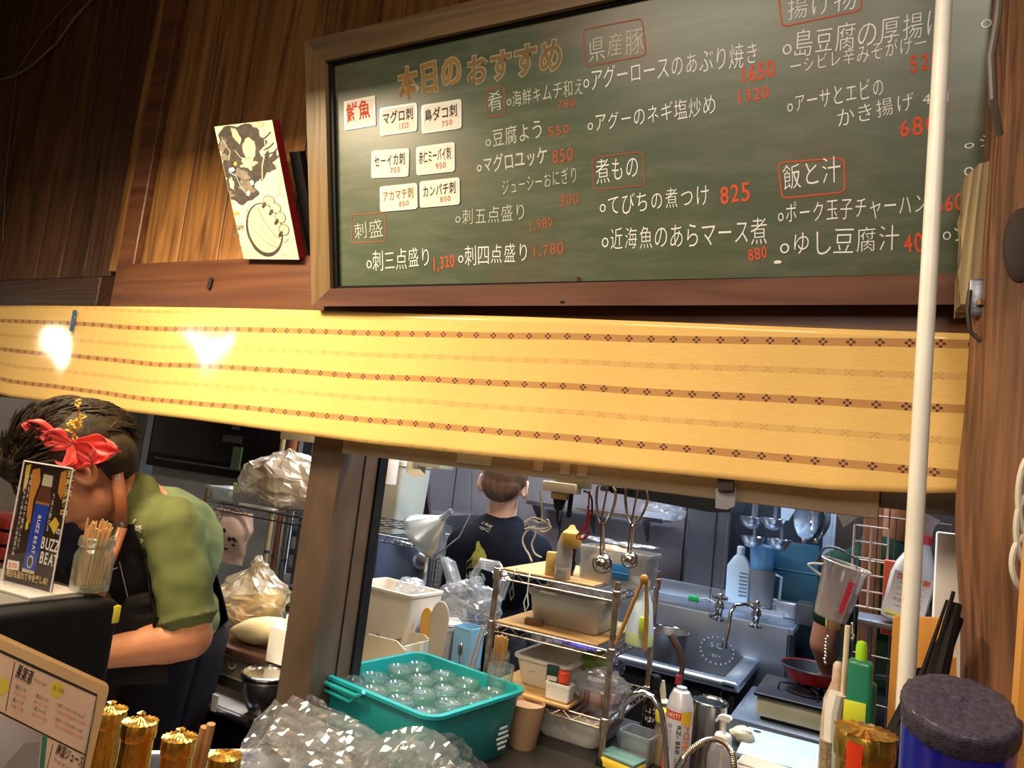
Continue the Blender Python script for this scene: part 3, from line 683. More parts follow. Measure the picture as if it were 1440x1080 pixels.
# teal sheet below the ladles
p = at(1112, 805, Y=3.92); m = mpp(p)
t = thing('teal_sheet', 'dark teal sheet on the wall below the hanging ladles', 'panel', p)
tb = mt('teal_sheet', (.022, .075, .11), .35, 0, (.032, .10, .15), 5, (1, 1, 3), .002, 12)
MB().box((0, 0, 0), (70 * m, .012, 84 * m), bev=.003).obj('sheet', tb, t); MB().box((0, -.008, 3 * m), (70 * m, .004, .004)).obj('fold', mt('teal_line', (.10, .26, .32), .3), t)
# left far wall
wl = 3.3
t = thing('grey_wall_unit', 'pale grey partition behind the man in the green shirt', 'partition', (-4.2, 3.62, 0))
MB().box((-.2, .05, 1.3), (3.2, .06, 2.6)).obj('panel', mt('grey_partition', (.48, .52, .56), .55, 0, (.40, .44, .47), 3), t)
def strip(nm, xa, xb, Y_, mat):
    u0, u1 = px_x(xa, 620, Y_), px_x(xb, 620, Y_); MB().box(((u0 + u1) / 2 + 4.2, Y_ - 3.62, 1.5), (u1 - u0, .04, 3.0), bev=.003, seg=1).obj(nm, mat, t)
strip('steel_strip', 156, 206, 3.56, mt('smudged_steel', (.26, .23, .18), .4, .5, (.10, .09, .07), 9, (1, 1, .5)))
strip('bright_edge', 153, 156, 3.555, STEEL); strip('dark_strip', 122, 153, 3.56, mt('brown_black', (.03, .018, .012), .5)); strip('cream_panel', 60, 122, 3.56, mt('cream_wall', (.62, .55, .40), .6))
oL, oR = at(204, 655, Y=2.75), at(392, 680, Y=2.75); p = (oL + oR) / 2; m = (oR.x - oL.x) / 196
t = thing('black_oven', 'wide black glossy oven behind the shelves on the left', 'oven', (p.x, p.y, p.z - .002))
MB().box((0, .18, 60 * m), (196 * m, .36, 120 * m), bev=.006).obj('housing', BLACK, t); MB().box((-12 * m, -.005, 62 * m), (160 * m, .01, 96 * m), bev=.003).obj('window', BLACKG, t)
MB().box((30 * m, -.012, 38 * m), (26 * m, .012, 7 * m)).obj('button_row', STEEL_D, t)
for k_ in range(5): MB().box((32 * m, -.012, (50 + 8 * k_) * m), (9 * m, .008, 5 * m), bev=.001).obj('button', STEEL_D, t)
MB().box((32 * m, -.012, 93 * m), (12 * m, .008, 9 * m)).obj('display', mt('red_display', (.5, .03, .06), .4, emit=.6), t)
MB().box((40 * m, -.012, 20 * m), (12 * m, .012, 22 * m)).obj('meter', mt('meter_green', (.10, .16, .10), .4), t)
MB().tube([(-80 * m, -.02, 9 * m), (88 * m, -.02, 9 * m)], .006).obj('handle', STEEL_D, t)
MB().box((0, .2, -.65), (196 * m, .3, 1.30)).obj('stand', mt('stand_grey', (.52, .58, .62), .5), t)
# orange-red pipe and its neighbours (left of the pillar)
for nm, x, Y_, r, mat, lab in (('copper_pipe', 392, 2.5, .022, mt('orange_pipe', (.50, .13, .04), .4, 0, (.30, .07, .03), 20), 'orange-red vertical pipe between the wire shelf and the pillar'),
                               ('yellow_pipe', 377, 2.55, .012, mt('yellow_pipe', (.50, .34, .12), .45), 'thin yellow pipe just left of the orange-red one'),
                               ('steel_post', 402, 2.45, .014, STEEL, 'steel post right of the orange-red pipe')):
    p = at(x, 760, Y=Y_); t = thing(nm, lab, 'pipe', (p.x, p.y, 0)); MB().cyl((0, 0, 0), (0, 0, 2.9), r, n=14).obj('tube', mat, t)
    for zz in (1.0, 1.32): MB().cyl((0, 0, zz), (0, 0, zz + .012), r * 1.15, n=14).obj('clamp', STEEL_D, t)
p = at(418, 612, Y=2.3); m = mpp(p)
t = thing('cardboard_box', 'beige cardboard box high up beside the pillar', 'box', p - V((0, 0, .02)))
MB().box((0, .06, .02), (46 * m, .12, 16 * m), bev=.002).obj('carton', mt('cardboard', (.52, .42, .24), .8), t); MB().box((0, .06, .02 + 8.5 * m), (46 * m, .12, .002)).obj('flap', PAPER, t)
MB().cyl((0, .10, -.62), (0, .10, .0), .008).obj('support', STEEL_D, t)
p = at(418, 790, Y=2.45); m = mpp(p)
t = thing('spice_rack', 'grey wall rack of small packets between the pipes and the pillar', 'rack', p)
MB().box((0, .04, 0), (40 * m, .02, 200 * m)).obj('backing', mt('rack_grey', (.20, .22, .24), .6, 0, (.09, .10, .11), 60), t)
for k_ in range(7): MB().box((random.uniform(-3, 3) * m, .015, (-80 + 26 * k_) * m), (28 * m, .03, 17 * m), bev=.003).obj('packet', mt('packet%d' % k_, [(.45, .5, .5), (.35, .45, .10), (.4, .42, .45), (.3, .33, .36), (.5, .5, .4), (.25, .28, .3), (.42, .45, .2)][k_], .5), t)
# ================================================================ left wire shelf with bags
Ys = 1.95; pL, pR = at(291, 704, Y=Ys), at(432, 733, Y=Ys); zS = pL.z
t = thing('wire_shelf', 'chrome wire shelf behind the man in the green shirt', 'shelf', (pL.x, Ys, 0))
L = pR.x - pL.x + .25; b = MB(); wire_edge(b, (0, 0, zS), (L, 0, zS), .028, .0035, 9); b.obj('front_rail', CHROME, t)
b = MB(); wire_edge(b, (0, .42, zS), (L, .42, zS), .028, .0035, 9); b.obj('back_rail', CHROME, t)
b = MB()
for i in range(16): b.tube([(L * i / 15, 0, zS), (L * i / 15, .42, zS)], .0022, 5)
b.obj('shelf_wires', CHROME, t, kind='stuff'); MB().cyl((0, 0, 0), (0, 0, zS + .05), .012, n=14).obj('post', CHROME, t); MB().cyl((0, .42, 0), (0, .42, zS + .05), .012, n=14).obj('post', CHROME, t)
MB().cyl((L, .42, 0), (L, .42, zS + .05), .012, n=14).obj('post', CHROME, t); MB().cyl((L, 0, 0), (L, 0, zS + .05), .012, n=14).obj('post', CHROME, t)
p = at(330, 708, Y=Ys + .10); m = mpp(p); p.z = zS + .004
t = thing('clear_tray', 'shallow clear tray with two yellow-green clips on the wire shelf', 'tray', p)
tray(48 * m, .14, 18 * m, .8, .02).obj('tray', film('tray_film', (.8, .82, .8), .45, .15, (.5, .5, .45)), t)
for dx in (-3, 5): MB().box((dx * m, 0, 20 * m), (4 * m, .01, 10 * m), bev=.002).obj('clip', mt('lime_clip', (.55, .60, .15), .5), t)
MB().box((46 * m, -.05, .002), (44 * m, .03, .006)).obj('paper_strip', PAPER, t)
p = at(395, 728, Y=Ys + .14); m = mpp(p); p.z = zS + .004
t = thing('plastic_bag', 'large cloudy plastic bag stuffed full on top of the wire shelf', 'bag', p)
bag((0, 0, 38 * m), (50 * m, .12, 42 * m), .022, 12, 3, 36, 26).obj('film', film('cloudy_film', (.85, .80, .70), .55, .25, (.66, .54, .38)), t, 0); 
for dx, dz, r_ in ((-14, 30, 22), (14, 34, 24), (0, 55, 18)): MB().ell((dx * m, 0, dz * m), (r_ * m, .05, r_ * .8 * m)).crumple(.008, 20).obj('contents', mt('pale_contents', (.55, .45, .32), .7, 0, (.42, .33, .22), 20), t)
p = at(323, 752, Y=Ys + .03); m = mpp(p)
t = thing('hanging_bag', 'pinkish printed plastic bag hanging from a hook under the wire shelf', 'bag', p)
def hb(i, j):
    z = (34 - 72 * j) * m; w = (26 + 2 * sin(j * 5)) * m; d = .035 * sin(pi * min(1, j * 1.1 + .1)) + .006; a = 2 * pi * i
    q = V((cos(a) * w, sin(a) * d, z)); return q + noise.noise_vector(q * 22) * .008
MB().grid(hb, 28, 16, True).obj('bag_body', mt('pink_bag', (.66, .47, .36), .35, 0, (.48, .36, .34), 9, (1, 1, 1), .004, 18, coat=.4), t)
MB().tube([(-2 * m, -.04, 36 * m), (-2 * m, -.045, 22 * m), (-6 * m, -.045, 18 * m), (-8 * m, -.045, 24 * m)], .0018).obj('hook', STEEL_D, t)
for k_ in range(8): MB().box((random.uniform(2, 22) * m, -.040, random.uniform(-18, 10) * m), (3.5 * m, .004, 2.6 * m)).obj('print_mark', BLACK, t)
# drawer unit on the low bench with the slab on top
Yd = 1.66; a, b_ = at(285, 898, Y=Yd), at(402, 925, Y=Yd); zt = a.z + .0
t = thing('drawer_unit', 'cream drawer box with a dark top on the low steel bench', 'drawers', (a.x, Yd, .80))
W = b_.x - a.x + .01; H = zt - .80
MB().box((W / 2, .17, H / 2), (W, .33, H), bev=.004).obj('carcass', mt('greasy_cream', (.44, .38, .22), .4, 0, (.30, .27, .15), 6), t)
MB().box((W / 2 + .002, -.004, H - .016), (W, .012, .026), bev=.003).obj('upper_lip', CREAM, t); MB().box((W / 2, -.006, H * .42), (W * .97, .014, H * .62), bev=.006).obj('drawer', mt('greasy_clear', (.36, .32, .19), .3, 0, (.26, .24, .14), 9, coat=.5), t)
hx = at(331, 930, Y=Yd - .01).x - a.x; MB().tube(arc((hx, -.022, H * .62), .017, 180, 360, 10), .0042).obj('handle', CREAM, t)
MB().box((W / 2, -.004, .012), (W, .012, .02), bev=.003).obj('lower_lip', CREAM, t)
MB().box((W / 2, .14, H + .012), (W + .02, .40, .022), bev=.004).obj('top_slab', mt('brown_slab', (.12, .055, .030), .35, 0, (.07, .035, .02), 8), t)
zt += .024
p = at(360, 872, Y=Yd + .08); p.z = zt; m = mpp(p)
t = thing('snack_bag', 'clear bag of golden fried strips slumped on the brown slab', 'bag', at(352, 870, Y=Yd + .14) * 1.0); t.location.z = zt
bag((0, 0, 42 * m), (38 * m, .09, 46 * m), .018, 20, 8, 36, 26, tie=.45).obj('film', FILM_Y, t, 0)
for k_ in range(16):
    c_ = V((random.uniform(-30, 14) * m, random.uniform(-.05, .05), random.uniform(6, 44) * m)); a_ = random.uniform(-.8, .8)
    MB().tube([c_ + V((cos(a_), random.uniform(-.3, .3), sin(a_))) * s_ * .028 for s_ in (-1, -.3, .4, 1)], .0065, 6).crumple(.003, 60).obj('strip', mt('fried%d' % (k_ % 3), [(.62, .34, .10), (.70, .45, .18), (.5, .26, .08)][k_ % 3], .6), t)
MB().ell((16 * m, .02, 36 * m), (20 * m, .05, 24 * m)).crumple(.006, 30).obj('filling', mt('yellow_filling', (.60, .42, .16), .6), t)
p = at(372, 886, Y=Yd + .02); p.z = zt; m = mpp(p)
t = thing('flour_bag', 'plump pale yellow bag lying on the brown slab in front of the fried strips', 'bag', p)
b = MB().ell((0, 0, 0), (44 * m, .055, 19 * m), None, 24, 14)
for v in b.b.verts: v.co.x += .0; v.co.z = v.co.z * (1.0 - .35 * abs(v.co.x / (44 * m)) ** 2) + v.co.x * .25
b.crumple(.003, 18); bmesh.ops.translate(b.b, verts=b.b.verts, vec=(0, 0, 22 * m)); b.obj('sack', mt('pale_yellow', (.72, .60, .32), .5, 0, (.62, .50, .26), 12, bump=.001, bscale=90, coat=.2), t)
p = at(404, 893, Y=Yd - .04); p.z = zt - .0; m = mpp(p)
t = thing('white_box', 'white lidded box at the end of the brown slab beside the pillar', 'box', p)
MB().box((0, 0, 24 * m), (26 * m, .07, 48 * m), bev=.003).obj('box', WHITE_P, t); MB().box((3 * m, .05, 55 * m), (24 * m, .08, 14 * m), bev=.003).obj('lid', WHITE_P, t)
p = at(368, 1002, z=.80); m = mpp(p)
t = thing('mixing_bowl', 'stainless steel mixing bowl with a double rim on the low bench', 'bowl', p)
shell([(14 * m, 0), (18 * m, .003), (27 * m, 18 * m), (32 * m, 34 * m), (33 * m, 44 * m), (35 * m, 46 * m), (35 * m, 49 * m)], .0015, 36).obj('bowl', STEEL, t); MB().lathe([(33 * m, 51 * m), (36 * m, 52 * m), (36 * m, 55 * m), (33 * m, 56 * m), (32 * m, 53 * m)], 36).obj('rim', CHROME, t)
p = at(300, 1000, z=.80); m = mpp(p)
t = thing('paper_tag', 'small white tag standing on the low bench beside the black apron', 'tag', p + V((0, .0, .0)))
MB().box((0, 0, 11 * m), (12 * m, .003, 22 * m), taper=.8).obj('tag', PAPER, t)
# ================================================================ middle distance, behind the pillar
Ym = 2.62; a, b_ = at(515, 748, Y=Ym), at(604, 762, Y=Ym); zM = a.z
t = thing('wire_shelf', 'chrome wire shelf holding the frosted container behind the pillar', 'shelf', (a.x - .25, Ym, 0)); L = b_.x - a.x + .30
b = MB(); wire_edge(b, (0, 0, zM), (L, 0, zM), .03, .004, 12); b.obj('front_rail', STEEL, t); b = MB(); wire_edge(b, (0, .4, zM), (L, .4, zM), .03, .004, 12); b.obj('back_rail', STEEL, t)
b = MB()
for i in range(14): b.tube([(L * i / 13, 0, zM), (L * i / 13, .4, zM)], .0025, 5)
b.obj('shelf_wires', STEEL, t, kind='stuff')
for x_, y_ in ((.01, 0), (L - .01, 0), (.01, .4), (L - .01, .4)): MB().cyl((x_, y_, 0), (x_, y_, zM + .04), .012).obj('post', STEEL, t)
p = at(553, 750, Y=Ym + .16); p.z = zM + .005; m = mpp(p)
t = thing('frosted_container', 'frosted square food container on the wire shelf right of the pillar', 'container', p)
rings(MB(), [(50 * m, .22, .02, 0), (56 * m, .24, .02, 92 * m)]).obj('container', mt('frosted', (.50, .47, .36), .35, 0, (.42, .40, .30), 6, coat=.3), t); rings(MB(), [(60 * m, .25, .02, 92 * m), (60 * m, .25, .02, 98 * m)]).obj('lid', CREAM, t)
MB().tube(arc((-30 * m, -.12, 40 * m), 14 * m, 250, 430, 10, 'xz'), .003).obj('bail', mt('brass', (.6, .45, .2), .3, 1), t)
p = at(543, 680, Y=2.3); m = mpp(p)
t = thing('paper_roll', 'white paper towel roll hanging upright under the lintel', 'roll', p)
MB().lathe([(.006, 0), (14 * m, 0), (14 * m, 58 * m), (.006, 58 * m)], 28).obj('roll', mt('tissue', (.72, .62, .50), .8), t); MB().cyl((0, 0, -.004), (0, 0, 62 * m), .006).obj('core', STEEL_D, t)
MB().tube([(0, 0, 60 * m), (0, 0, 1.752 - p.z + .0), (0, -.2, 1.752 - p.z)], .004).obj('holder', STEEL_D, t)
p = at(588, 655, Y=2.45); m = mpp(p)
t = thing('wall_fixture', 'cream box fixture with a lever under the lintel beside the paper roll', 'fixture', p)
MB().box((-10 * m, .03, 0), (20 * m, .06, 22 * m), bev=.003).obj('housing', CREAM, t); MB().box((16 * m, .04, 6 * m), (46 * m, .10, 14 * m), bev=.003).obj('block', mt('olive_block', (.34, .32, .20), .5), t)
MB().prism([(-14, 0), (6, 4), (18, -4), (8, -8), (-14, -6)], .01, Matrix.Translation((0, -.01, -8 * m)) @ Matrix.Rotation(pi / 2, 4, 'X') @ Matrix.Scale(m, 4)).obj('lever', CREAM, t)
p = at(592, 740, Y=2.9); m = mpp(p)
t = thing('dark_hood', 'dark pointed hood with a pink sheen leaning behind the funnel', 'cover', p)
MB().grid(lambda i, j: V(((-14 + 30 * i * (1 - j * .75) + 2 * j) * m, .05 * sin(pi * i), 64 * m * j)), 10, 10).obj('cover', mt('purple_black', (.10, .06, .08), .25, .6), t).modifiers.new('s', 'SOLIDIFY').thickness = .01
# steel fridge / cabinet behind shelf
a = at(525, 765, Y=3.3); b_ = at(612, 840, Y=3.3)
t = thing('steel_cabinet', 'bluish stainless cabinet front below the far wire shelf', 'cabinet', (a.x - .08, 3.32, 0)); W = b_.x - a.x + .08
MB().box((W / 2, .25, .62), (W, .5, 1.24), bev=.01).obj('carcass', STEEL_D, t); MB().box((W / 2 + .01, -.012, .72), (W - .03, .02, .92), bev=.008).obj('door', mt('blue_steel', (.20, .23, .32), .3, .7, (.14, .16, .24), 2), t)
MB().tube([(W * .42, -.03, 1.06), (W * .8, -.05, 1.05), (W * .95, -.03, 1.04)], .010).obj('handle', STEEL, t)
MB().ell((W * .80, -.04, .98), (.06, .03, .05)).obj('latch', STEEL, t)
p = at(616, 840, Y=2.55); m = mpp(p)
t = thing('cup_tube', 'tall clear tube of stacked cups standing on a pale blue stand behind the funnel', 'dispenser', (p.x, p.y, .80)); h0 = p.z - .8
MB().cyl((0, 0, h0), (0, 0, h0 + 100 * m), 8 * m, n=16).obj('tube', GLASS, t)
b = MB()
for k_ in range(14): b.lathe([(6.5 * m, h0 + k_ * 6.5 * m), (7.4 * m, h0 + k_ * 6.5 * m + 4 * m)], 14)
b.obj('cups', mt('cup_grey', (.42, .40, .38), .4), t); MB().box((0, 0, h0 / 2), (17 * m, .05, h0), bev=.004).obj('stand', mt('pale_blue', (.30, .44, .60), .5), t)
# funnel
p = at(609, 742, Y=1.95); m = mpp(p)
t = thing('steel_funnel', 'large steel funnel hung tilted with its spout pointing up to the right', 'funnel', p)
axv = (at(642, 712, Y=1.95) - at(598, 770, Y=1.95)); ax = V((axv.x * .9, -.05, axv.z * .9)).normalized()
dirn = (at(641, 713, Y=1.95) - at(601, 750, Y=1.95)).normalized()
MB().lathe([(35 * m, -21 * m), (36.5 * m, -22 * m), (36 * m, -19 * m), (33 * m, -12 * m), (8 * m, 18 * m), (5 * m, 22 * m), (3.4 * m, 38 * m), (2.4 * m, 38 * m), (4 * m, 20 * m), (32 * m, -13 * m)], 36, (0, 0, 0), dirn).obj('cone', mt('funnel_steel', (.58, .64, .68), .3, .85, (.48, .54, .60), 5), t)
hk = dirn.cross(V((0, 1, 0))).normalized(); MB().tube([V((0, 0, 0)) + hk * -34 * m - dirn * 16 * m, hk * -44 * m + V((0, .05, .05)), hk * -40 * m + V((0, .12, .12)), V((p.x * 0, 2.1 - 1.95, 1.752 - p.z))], .0022).obj('hook', STEEL_D, t)
t = thing('overhead_rail', 'steel rail hung from the ceiling behind the cloth, over the worktop', 'rail', V((-1.1, 2.1, 1.752)))
MB().tube([(-.9, 0, 0), (1.25, 0, 0)], .007, 10).obj('rail', STEEL_D, t)
for x_ in (-.85, .2, 1.2): MB().tube([(x_, 0, 0), (x_, 0, 1.25)], .004).obj('drop_rod', STEEL_D, t)
# ================================================================ white foam box group
p = at(552, 952, z=ZC); m = mpp(p); p.y += .02
t = thing('foam_box', 'tall off-white foam box behind the turquoise tub', 'box', V((-1.50, 2.12, ZC)), rz=radians(-4))
tray(.27, .18, .27, .92, .015, .012, .004).obj('box', mt('foam', (.70, .60, .46), .7, 0, (.62, .52, .38), 10), t)
MB().box((.0, 0, .13), (.20, .15, .2)).obj('packed_contents', PAPER, t)
bag((.07, -.02, .275), (.055, .05, .04), .01, 40, 5).obj('film_scrap', FILM, t, 0)
p = V((-1.43, 1.975, ZC))
t = thing('scoop_tray', 'cream tray with a sloping front holding green leaves', 'tray', p, rz=radians(-4))
b = MB(); pr = [(-.13, 0), (.12, 0), (.14, .13), (.10, .15), (-.02, .145), (-.10, .09), (-.15, .03)]
b.prism(pr, .004, Matrix.Translation((0, -.05, 0)) @ Matrix.Rotation(pi / 2, 4, 'X')); b.prism(pr, .004, Matrix.Translation((0, .09, 0)) @ Matrix.Rotation(pi / 2, 4, 'X')); b.box((0, .02, .004), (.25, .14, .006)); b.box((.13, .02, .07), (.006, .14, .14))
b.obj('tray', CREAM, t)
for k_ in range(14): MB().ell((random.uniform(-.08, .10), random.uniform(-.02, .06), .04 + random.uniform(.02, .09)), (.022, .012, .003), Matrix.Rotation(random.uniform(-1, 1), 4, 'Y') @ Matrix.Rotation(random.uniform(0, 3), 4, 'Z'), 8, 5).obj('leaf', mt('leaf%d' % (k_ % 2), [(.10, .13, .04), (.16, .17, .07)][k_ % 2], .6), t)
# paddles
def paddle(name, lab, x, ytop, ybot, Y_, w, mat, lean):
    p = at(x, ybot, Y=Y_); m = mpp(p); h = (ybot - ytop) * m; p.z = ZC; h += 0
    h = at(x, ytop, Y=Y_).z - ZC
    t = thing(name, lab, 'paddle', p, rz=radians(lean)); b = MB(); pts = []
    for k_ in range(25):
        a = pi * k_ / 24; pts.append((cos(a) * w * m / 2, h - w * m * 1.0 + sin(a) * w * m))
    pts += [(-w * m * .42, h * .55), (-w * m * .22, 0), (w * m * .22, 0), (w * m * .42, h * .55)]
    b.prism(pts, .012, Matrix.Rotation(pi / 2, 4, 'X')); bmesh.ops.bevel(b.b, geom=[e for e in b.b.edges if abs(e.verts[0].co.y - e.verts[1].co.y) < 1e-5], offset=.002, segments=2, affect='EDGES')
    b.obj('blade', mat, t)
    return t
paddle('rice_paddle', 'pale rounded wooden paddle standing upright behind the tub', 609, 842, 952, 2.02, 27, mt('paddle_pale', (.50, .42, .30), .55), 18)
paddle('orange_paddle', 'orange wooden board standing just left of the pale paddle', 591, 851, 952, 2.08, 18, mt('paddle_orange', (.68, .34, .06), .5), 10)
MB0 = None
# clear tub, blue box, bags, chopsticks
t = thing('clear_container', 'clear plastic container with a white rim beside the pale blue box', 'container', V((-1.335, 2.19, ZC)), rz=radians(-5))
tray(.15, .13, .17, .85, .015, .002, .004).obj('container', film('milky', (.85, .86, .86), .5, .2, (.62, .60, .56)), t); MB().box((.02, -.02, .10), (.05, .03, .13), taper=.5).obj('cone_stack', mt('cone_beige', (.62, .50, .40), .6), t)
MB().lathe([(.068, .168), (.080, .168), (.080, .176), (.068, .176)], 4, sq=(1.1, .95)).obj('rim', WHITE_P, t)
t = thing('detergent_bottle', 'small bottle with a bright blue cap left of the clear container', 'bottle', V((-1.350, 2.085, ZC)))
bottle(.018, .14, .009, .02).obj('bottle', mt('detergent', (.70, .72, .72), .3), t); MB().lathe([(.016, .125), (.017, .13), (.015, .17), (.008, .172)], 16).obj('cap', mt('blue_cap', (.02, .06, .55), .35), t); MB().box((0, -.0185, .085), (.02, .002, .03)).obj('label', mt('blue_label', (.03, .06, .35), .4), t)
t = thing('blue_carton', 'pale blue open carton standing behind the spoon and chopsticks', 'carton', V((-1.215, 2.16, ZC)), rz=radians(-8))
tray(.075, .075, .185, .97, .004, .002, .0005).obj('carton', mt('sky_blue', (.22, .46, .62), .5), t)
t = thing('plastic_bag', 'tangled clear plastic bag with two raised handles above the clear container', 'bag', V((-1.285, 2.26, ZC + .0)))
b = bag((0, 0, .22), (.13, .05, .10), .022, 22, 4, 34, 24); b.obj('body', FILM, t, 0)
for pts in ([(-.07, 0, .26), (-.10, 0, .33), (-.125, 0, .38), (-.10, .01, .36), (-.04, 0, .27)], [(.02, 0, .27), (.01, 0, .33), (.03, 0, .38), (.09, 0, .38), (.13, 0, .34), (.12, 0, .28), (.06, 0, .24)]):
    MB().tube([V(p) for p in pts], [.012, .016, .014, .016, .012] if len(pts) == 5 else [.016, .018, .016, .02, .02, .018, .014], 9).crumple(.010, 35).obj('handle_loop', FILM, t, 0)
t = thing('utensil_glass', 'glass of chopsticks and a spoon at the back of the turquoise tub', 'glass', V((-1.105, 1.99, ZC)))
shell([(.028, 0), (.032, .004), (.036, .115)], .002).obj('glass', GLASS, t)
for p0, p1, mat in (((-.02, 0, .01), (.028, .0, .24), WOOD_OR), ((-.01, .01, .01), (.036, .01, .24), WOOD_LT), ((-.028, -.004, .01), (-.034, -.01, .15), STEEL)):
    MB().cyl(p0, p1, .0035, .0025, 8).obj('stick' if mat != STEEL else 'spoon_handle', mat, t)
MB().ell((-.034, -.01, .155), (.010, .004, .02)).obj('spoon_bowl', STEEL, t)
t = thing('skewer_jar', 'bundle of bamboo skewers in a clear jar beside the rack', 'jar', V((-1.055, 2.09, ZC)))
shell([(.030, 0), (.033, .004), (.033, .15)], .002).obj('jar', GLASS, t)
for k_ in range(22):
    a = random.uniform(0, 6.3); r_ = random.uniform(0, .022); MB().cyl((cos(a) * r_ * .9, sin(a) * r_ * .9, .004), (cos(a) * r_ * 1.15, sin(a) * r_ * 1.1, .195 + random.uniform(-.006, .006)), .003, n=6).obj('skewer', mt('bamboo', (.72, .42, .12), .5), t) if k_ < 22 else None
# ================================================================ turquoise tub of glasses
t = thing('turquoise_tub', 'turquoise plastic tub full of upturned glasses', 'tub', V((-1.025, 1.62, ZC)), rz=radians(-9))
TQ = mt('turquoise', (.010, .27, .26), .35, 0, (.008, .23, .22), 4, coat=.15)
tray(.385, .36, .165, .90, .035, .004, .010).obj('tub', TQ, t)
MB().tube([(-.19, -.196, .150), (-.04, -.196, .150), (-.025, -.196, .155), (-.015, -.196, .165)], .006).obj('side_handle', TQ, t)
MB().tube([(-.19, -.194, .132), (-.06, -.194, .130), (-.035, -.194, .150)], .004).obj('side_handle', TQ, t)
for k_ in range(5): MB().box((.193, .10, .035 + .012 * k_), (.003, .05 - abs(k_ - 2) * .01, .006), bev=.001).obj('embossed_mark', mt('mark_clear', (.55, .62, .60), .25), t)
GLT = film('green_glass', (.80, .93, .90), .08, .06, (.55, .75, .70))
g0 = None
rowsn = ['front row', 'second row', 'third row', 'back row']; coln = ['at the pillar end', 'second from the pillar', 'third from the pillar', 'at the rack end']
for iy in range(4):
    for ix in range(4):
        lab = 'upturned tumbler in the turquoise tub, %s, %s' % (rowsn[iy], coln[ix])
        lx, ly = -.135 + .088 * ix + random.uniform(-.004, .004), -.125 + .083 * iy + random.uniform(-.004, .004)
        w_ = t.matrix_basis @ V((lx, ly, 0)) if False else V((-1.025 + lx * cos(radians(-9)) - ly * sin(radians(-9)), 1.62 + lx * sin(radians(-9)) + ly * cos(radians(-9)), ZC + .012 + random.uniform(0, .01)))
        if g0 is None:
            g0 = thing('tumbler', lab, 'glass', w_, group='upturned glasses in the turquoise tub')
            shell([(.040, .0), (.0405, .002), (.038, .125), (.034, .132)], .002, 22).obj('body', GLT, g0); MB().lathe([(.001, .120), (.034, .122), (.038, .128), (.034, .135), (.030, .131), (.001, .128)], 22).obj('base', GLT, g0)
        else: dup(g0, w_, lab)
t = thing('tumbler', 'upturned tumbler standing proud at the right back corner of the turquoise tub', 'glass', V((-.895, 1.79, ZC + .04)), group='upturned glasses in the turquoise tub')
shell([(.036, 0), (.035, .12), (.036, .16)], .002, 22).obj('body', GLASS, t)
t = thing('beige_cup', 'beige plastic tumbler beside the turquoise tub under the rack', 'cup', at(735, 1050, z=ZC))
m = mpp(t.location); shell([(17 * m, 0), (18 * m, .003), (25 * m, 58 * m), (25.5 * m, 60 * m)], .002, 28).obj('cup', mt('beige', (.46, .28, .15), .45), t); MB().lathe([(.001, 54 * m), (24 * m, 54 * m), (24 * m, 55 * m), (.001, 55 * m)], 28).obj('fill', mt('beige_fill', (.50, .32, .20), .6), t)
# crumpled film pile in front
t = thing('film_pile', 'crumpled heap of clear plastic wrap in front of the pillar', 'plastic wrap', V((-.80, 1.15, ZC)), rz=0)
def sheet(c, w, h, seed, amp):
    b = MB()
    def f(i, j):
        q = V(((i - .5) * w, 0, j * h)); n_ = noise.noise_vector(V((i * 5 + seed, j * 4, seed))) + noise.noise_vector(V((i * 14 + seed, j * 12, 3))) * .45
        return V(c) + q + n_ * amp
    return b.grid(f, 46, 34)
FM = film('crumpled_film', (.92, .91, .90), .10, .07, refl=.45)
OUT = [at(x, y, Y=1.12) - t.location for x, y in [(366, 1085), (374, 1055), (388, 1015), (402, 980), (428, 992), (478, 1012), (522, 1036), (552, 1030), (585, 1028), (618, 1044), (642, 1064), (660, 1095)]]
pk = OUT[3]
def fs(i, j, dy, seed):
    k_ = i * (len(OUT) - 1); a = int(min(k_, len(OUT) - 2)); tp = OUT[a].lerp(OUT[a + 1], k_ - a)
    x = tp.x + (i - .5) * .10 * (1 - j); z = max(0, tp.z + (0 if dy < 0 else -.02 + .012 * sin(i * 9 + seed))) * j
    n_ = noise.noise_vector(V((i * 7 + seed, j * 4, seed))) * .020 + noise.noise_vector(V((i * 19 + seed, j * 12, 3))) * .014 + noise.noise_vector(V((i * 50 + seed, j * 28, 9))) * .008
    return V((x, dy + (1 - j) * (-.07 if dy < 0 else .05) + .05 * sin(pi * j) * (-1 if dy < 0 else .3), z)) + n_ * (.5 + .5 * (1 - j))
for k_, (dy, sd) in enumerate(((-.06, 1), (-.01, 6), (.04, 12))): MB().grid(lambda i, j: fs(i, j, dy, sd) * 1.0, 84, 34).obj('wrap_layer', FM, t, 0)
MB().tube([(.13, -.03, pk.z - .09), (.16, -.04, pk.z - .065), (.185, -.04, pk.z - .05)], .002).obj('twisted_end', FM, t)
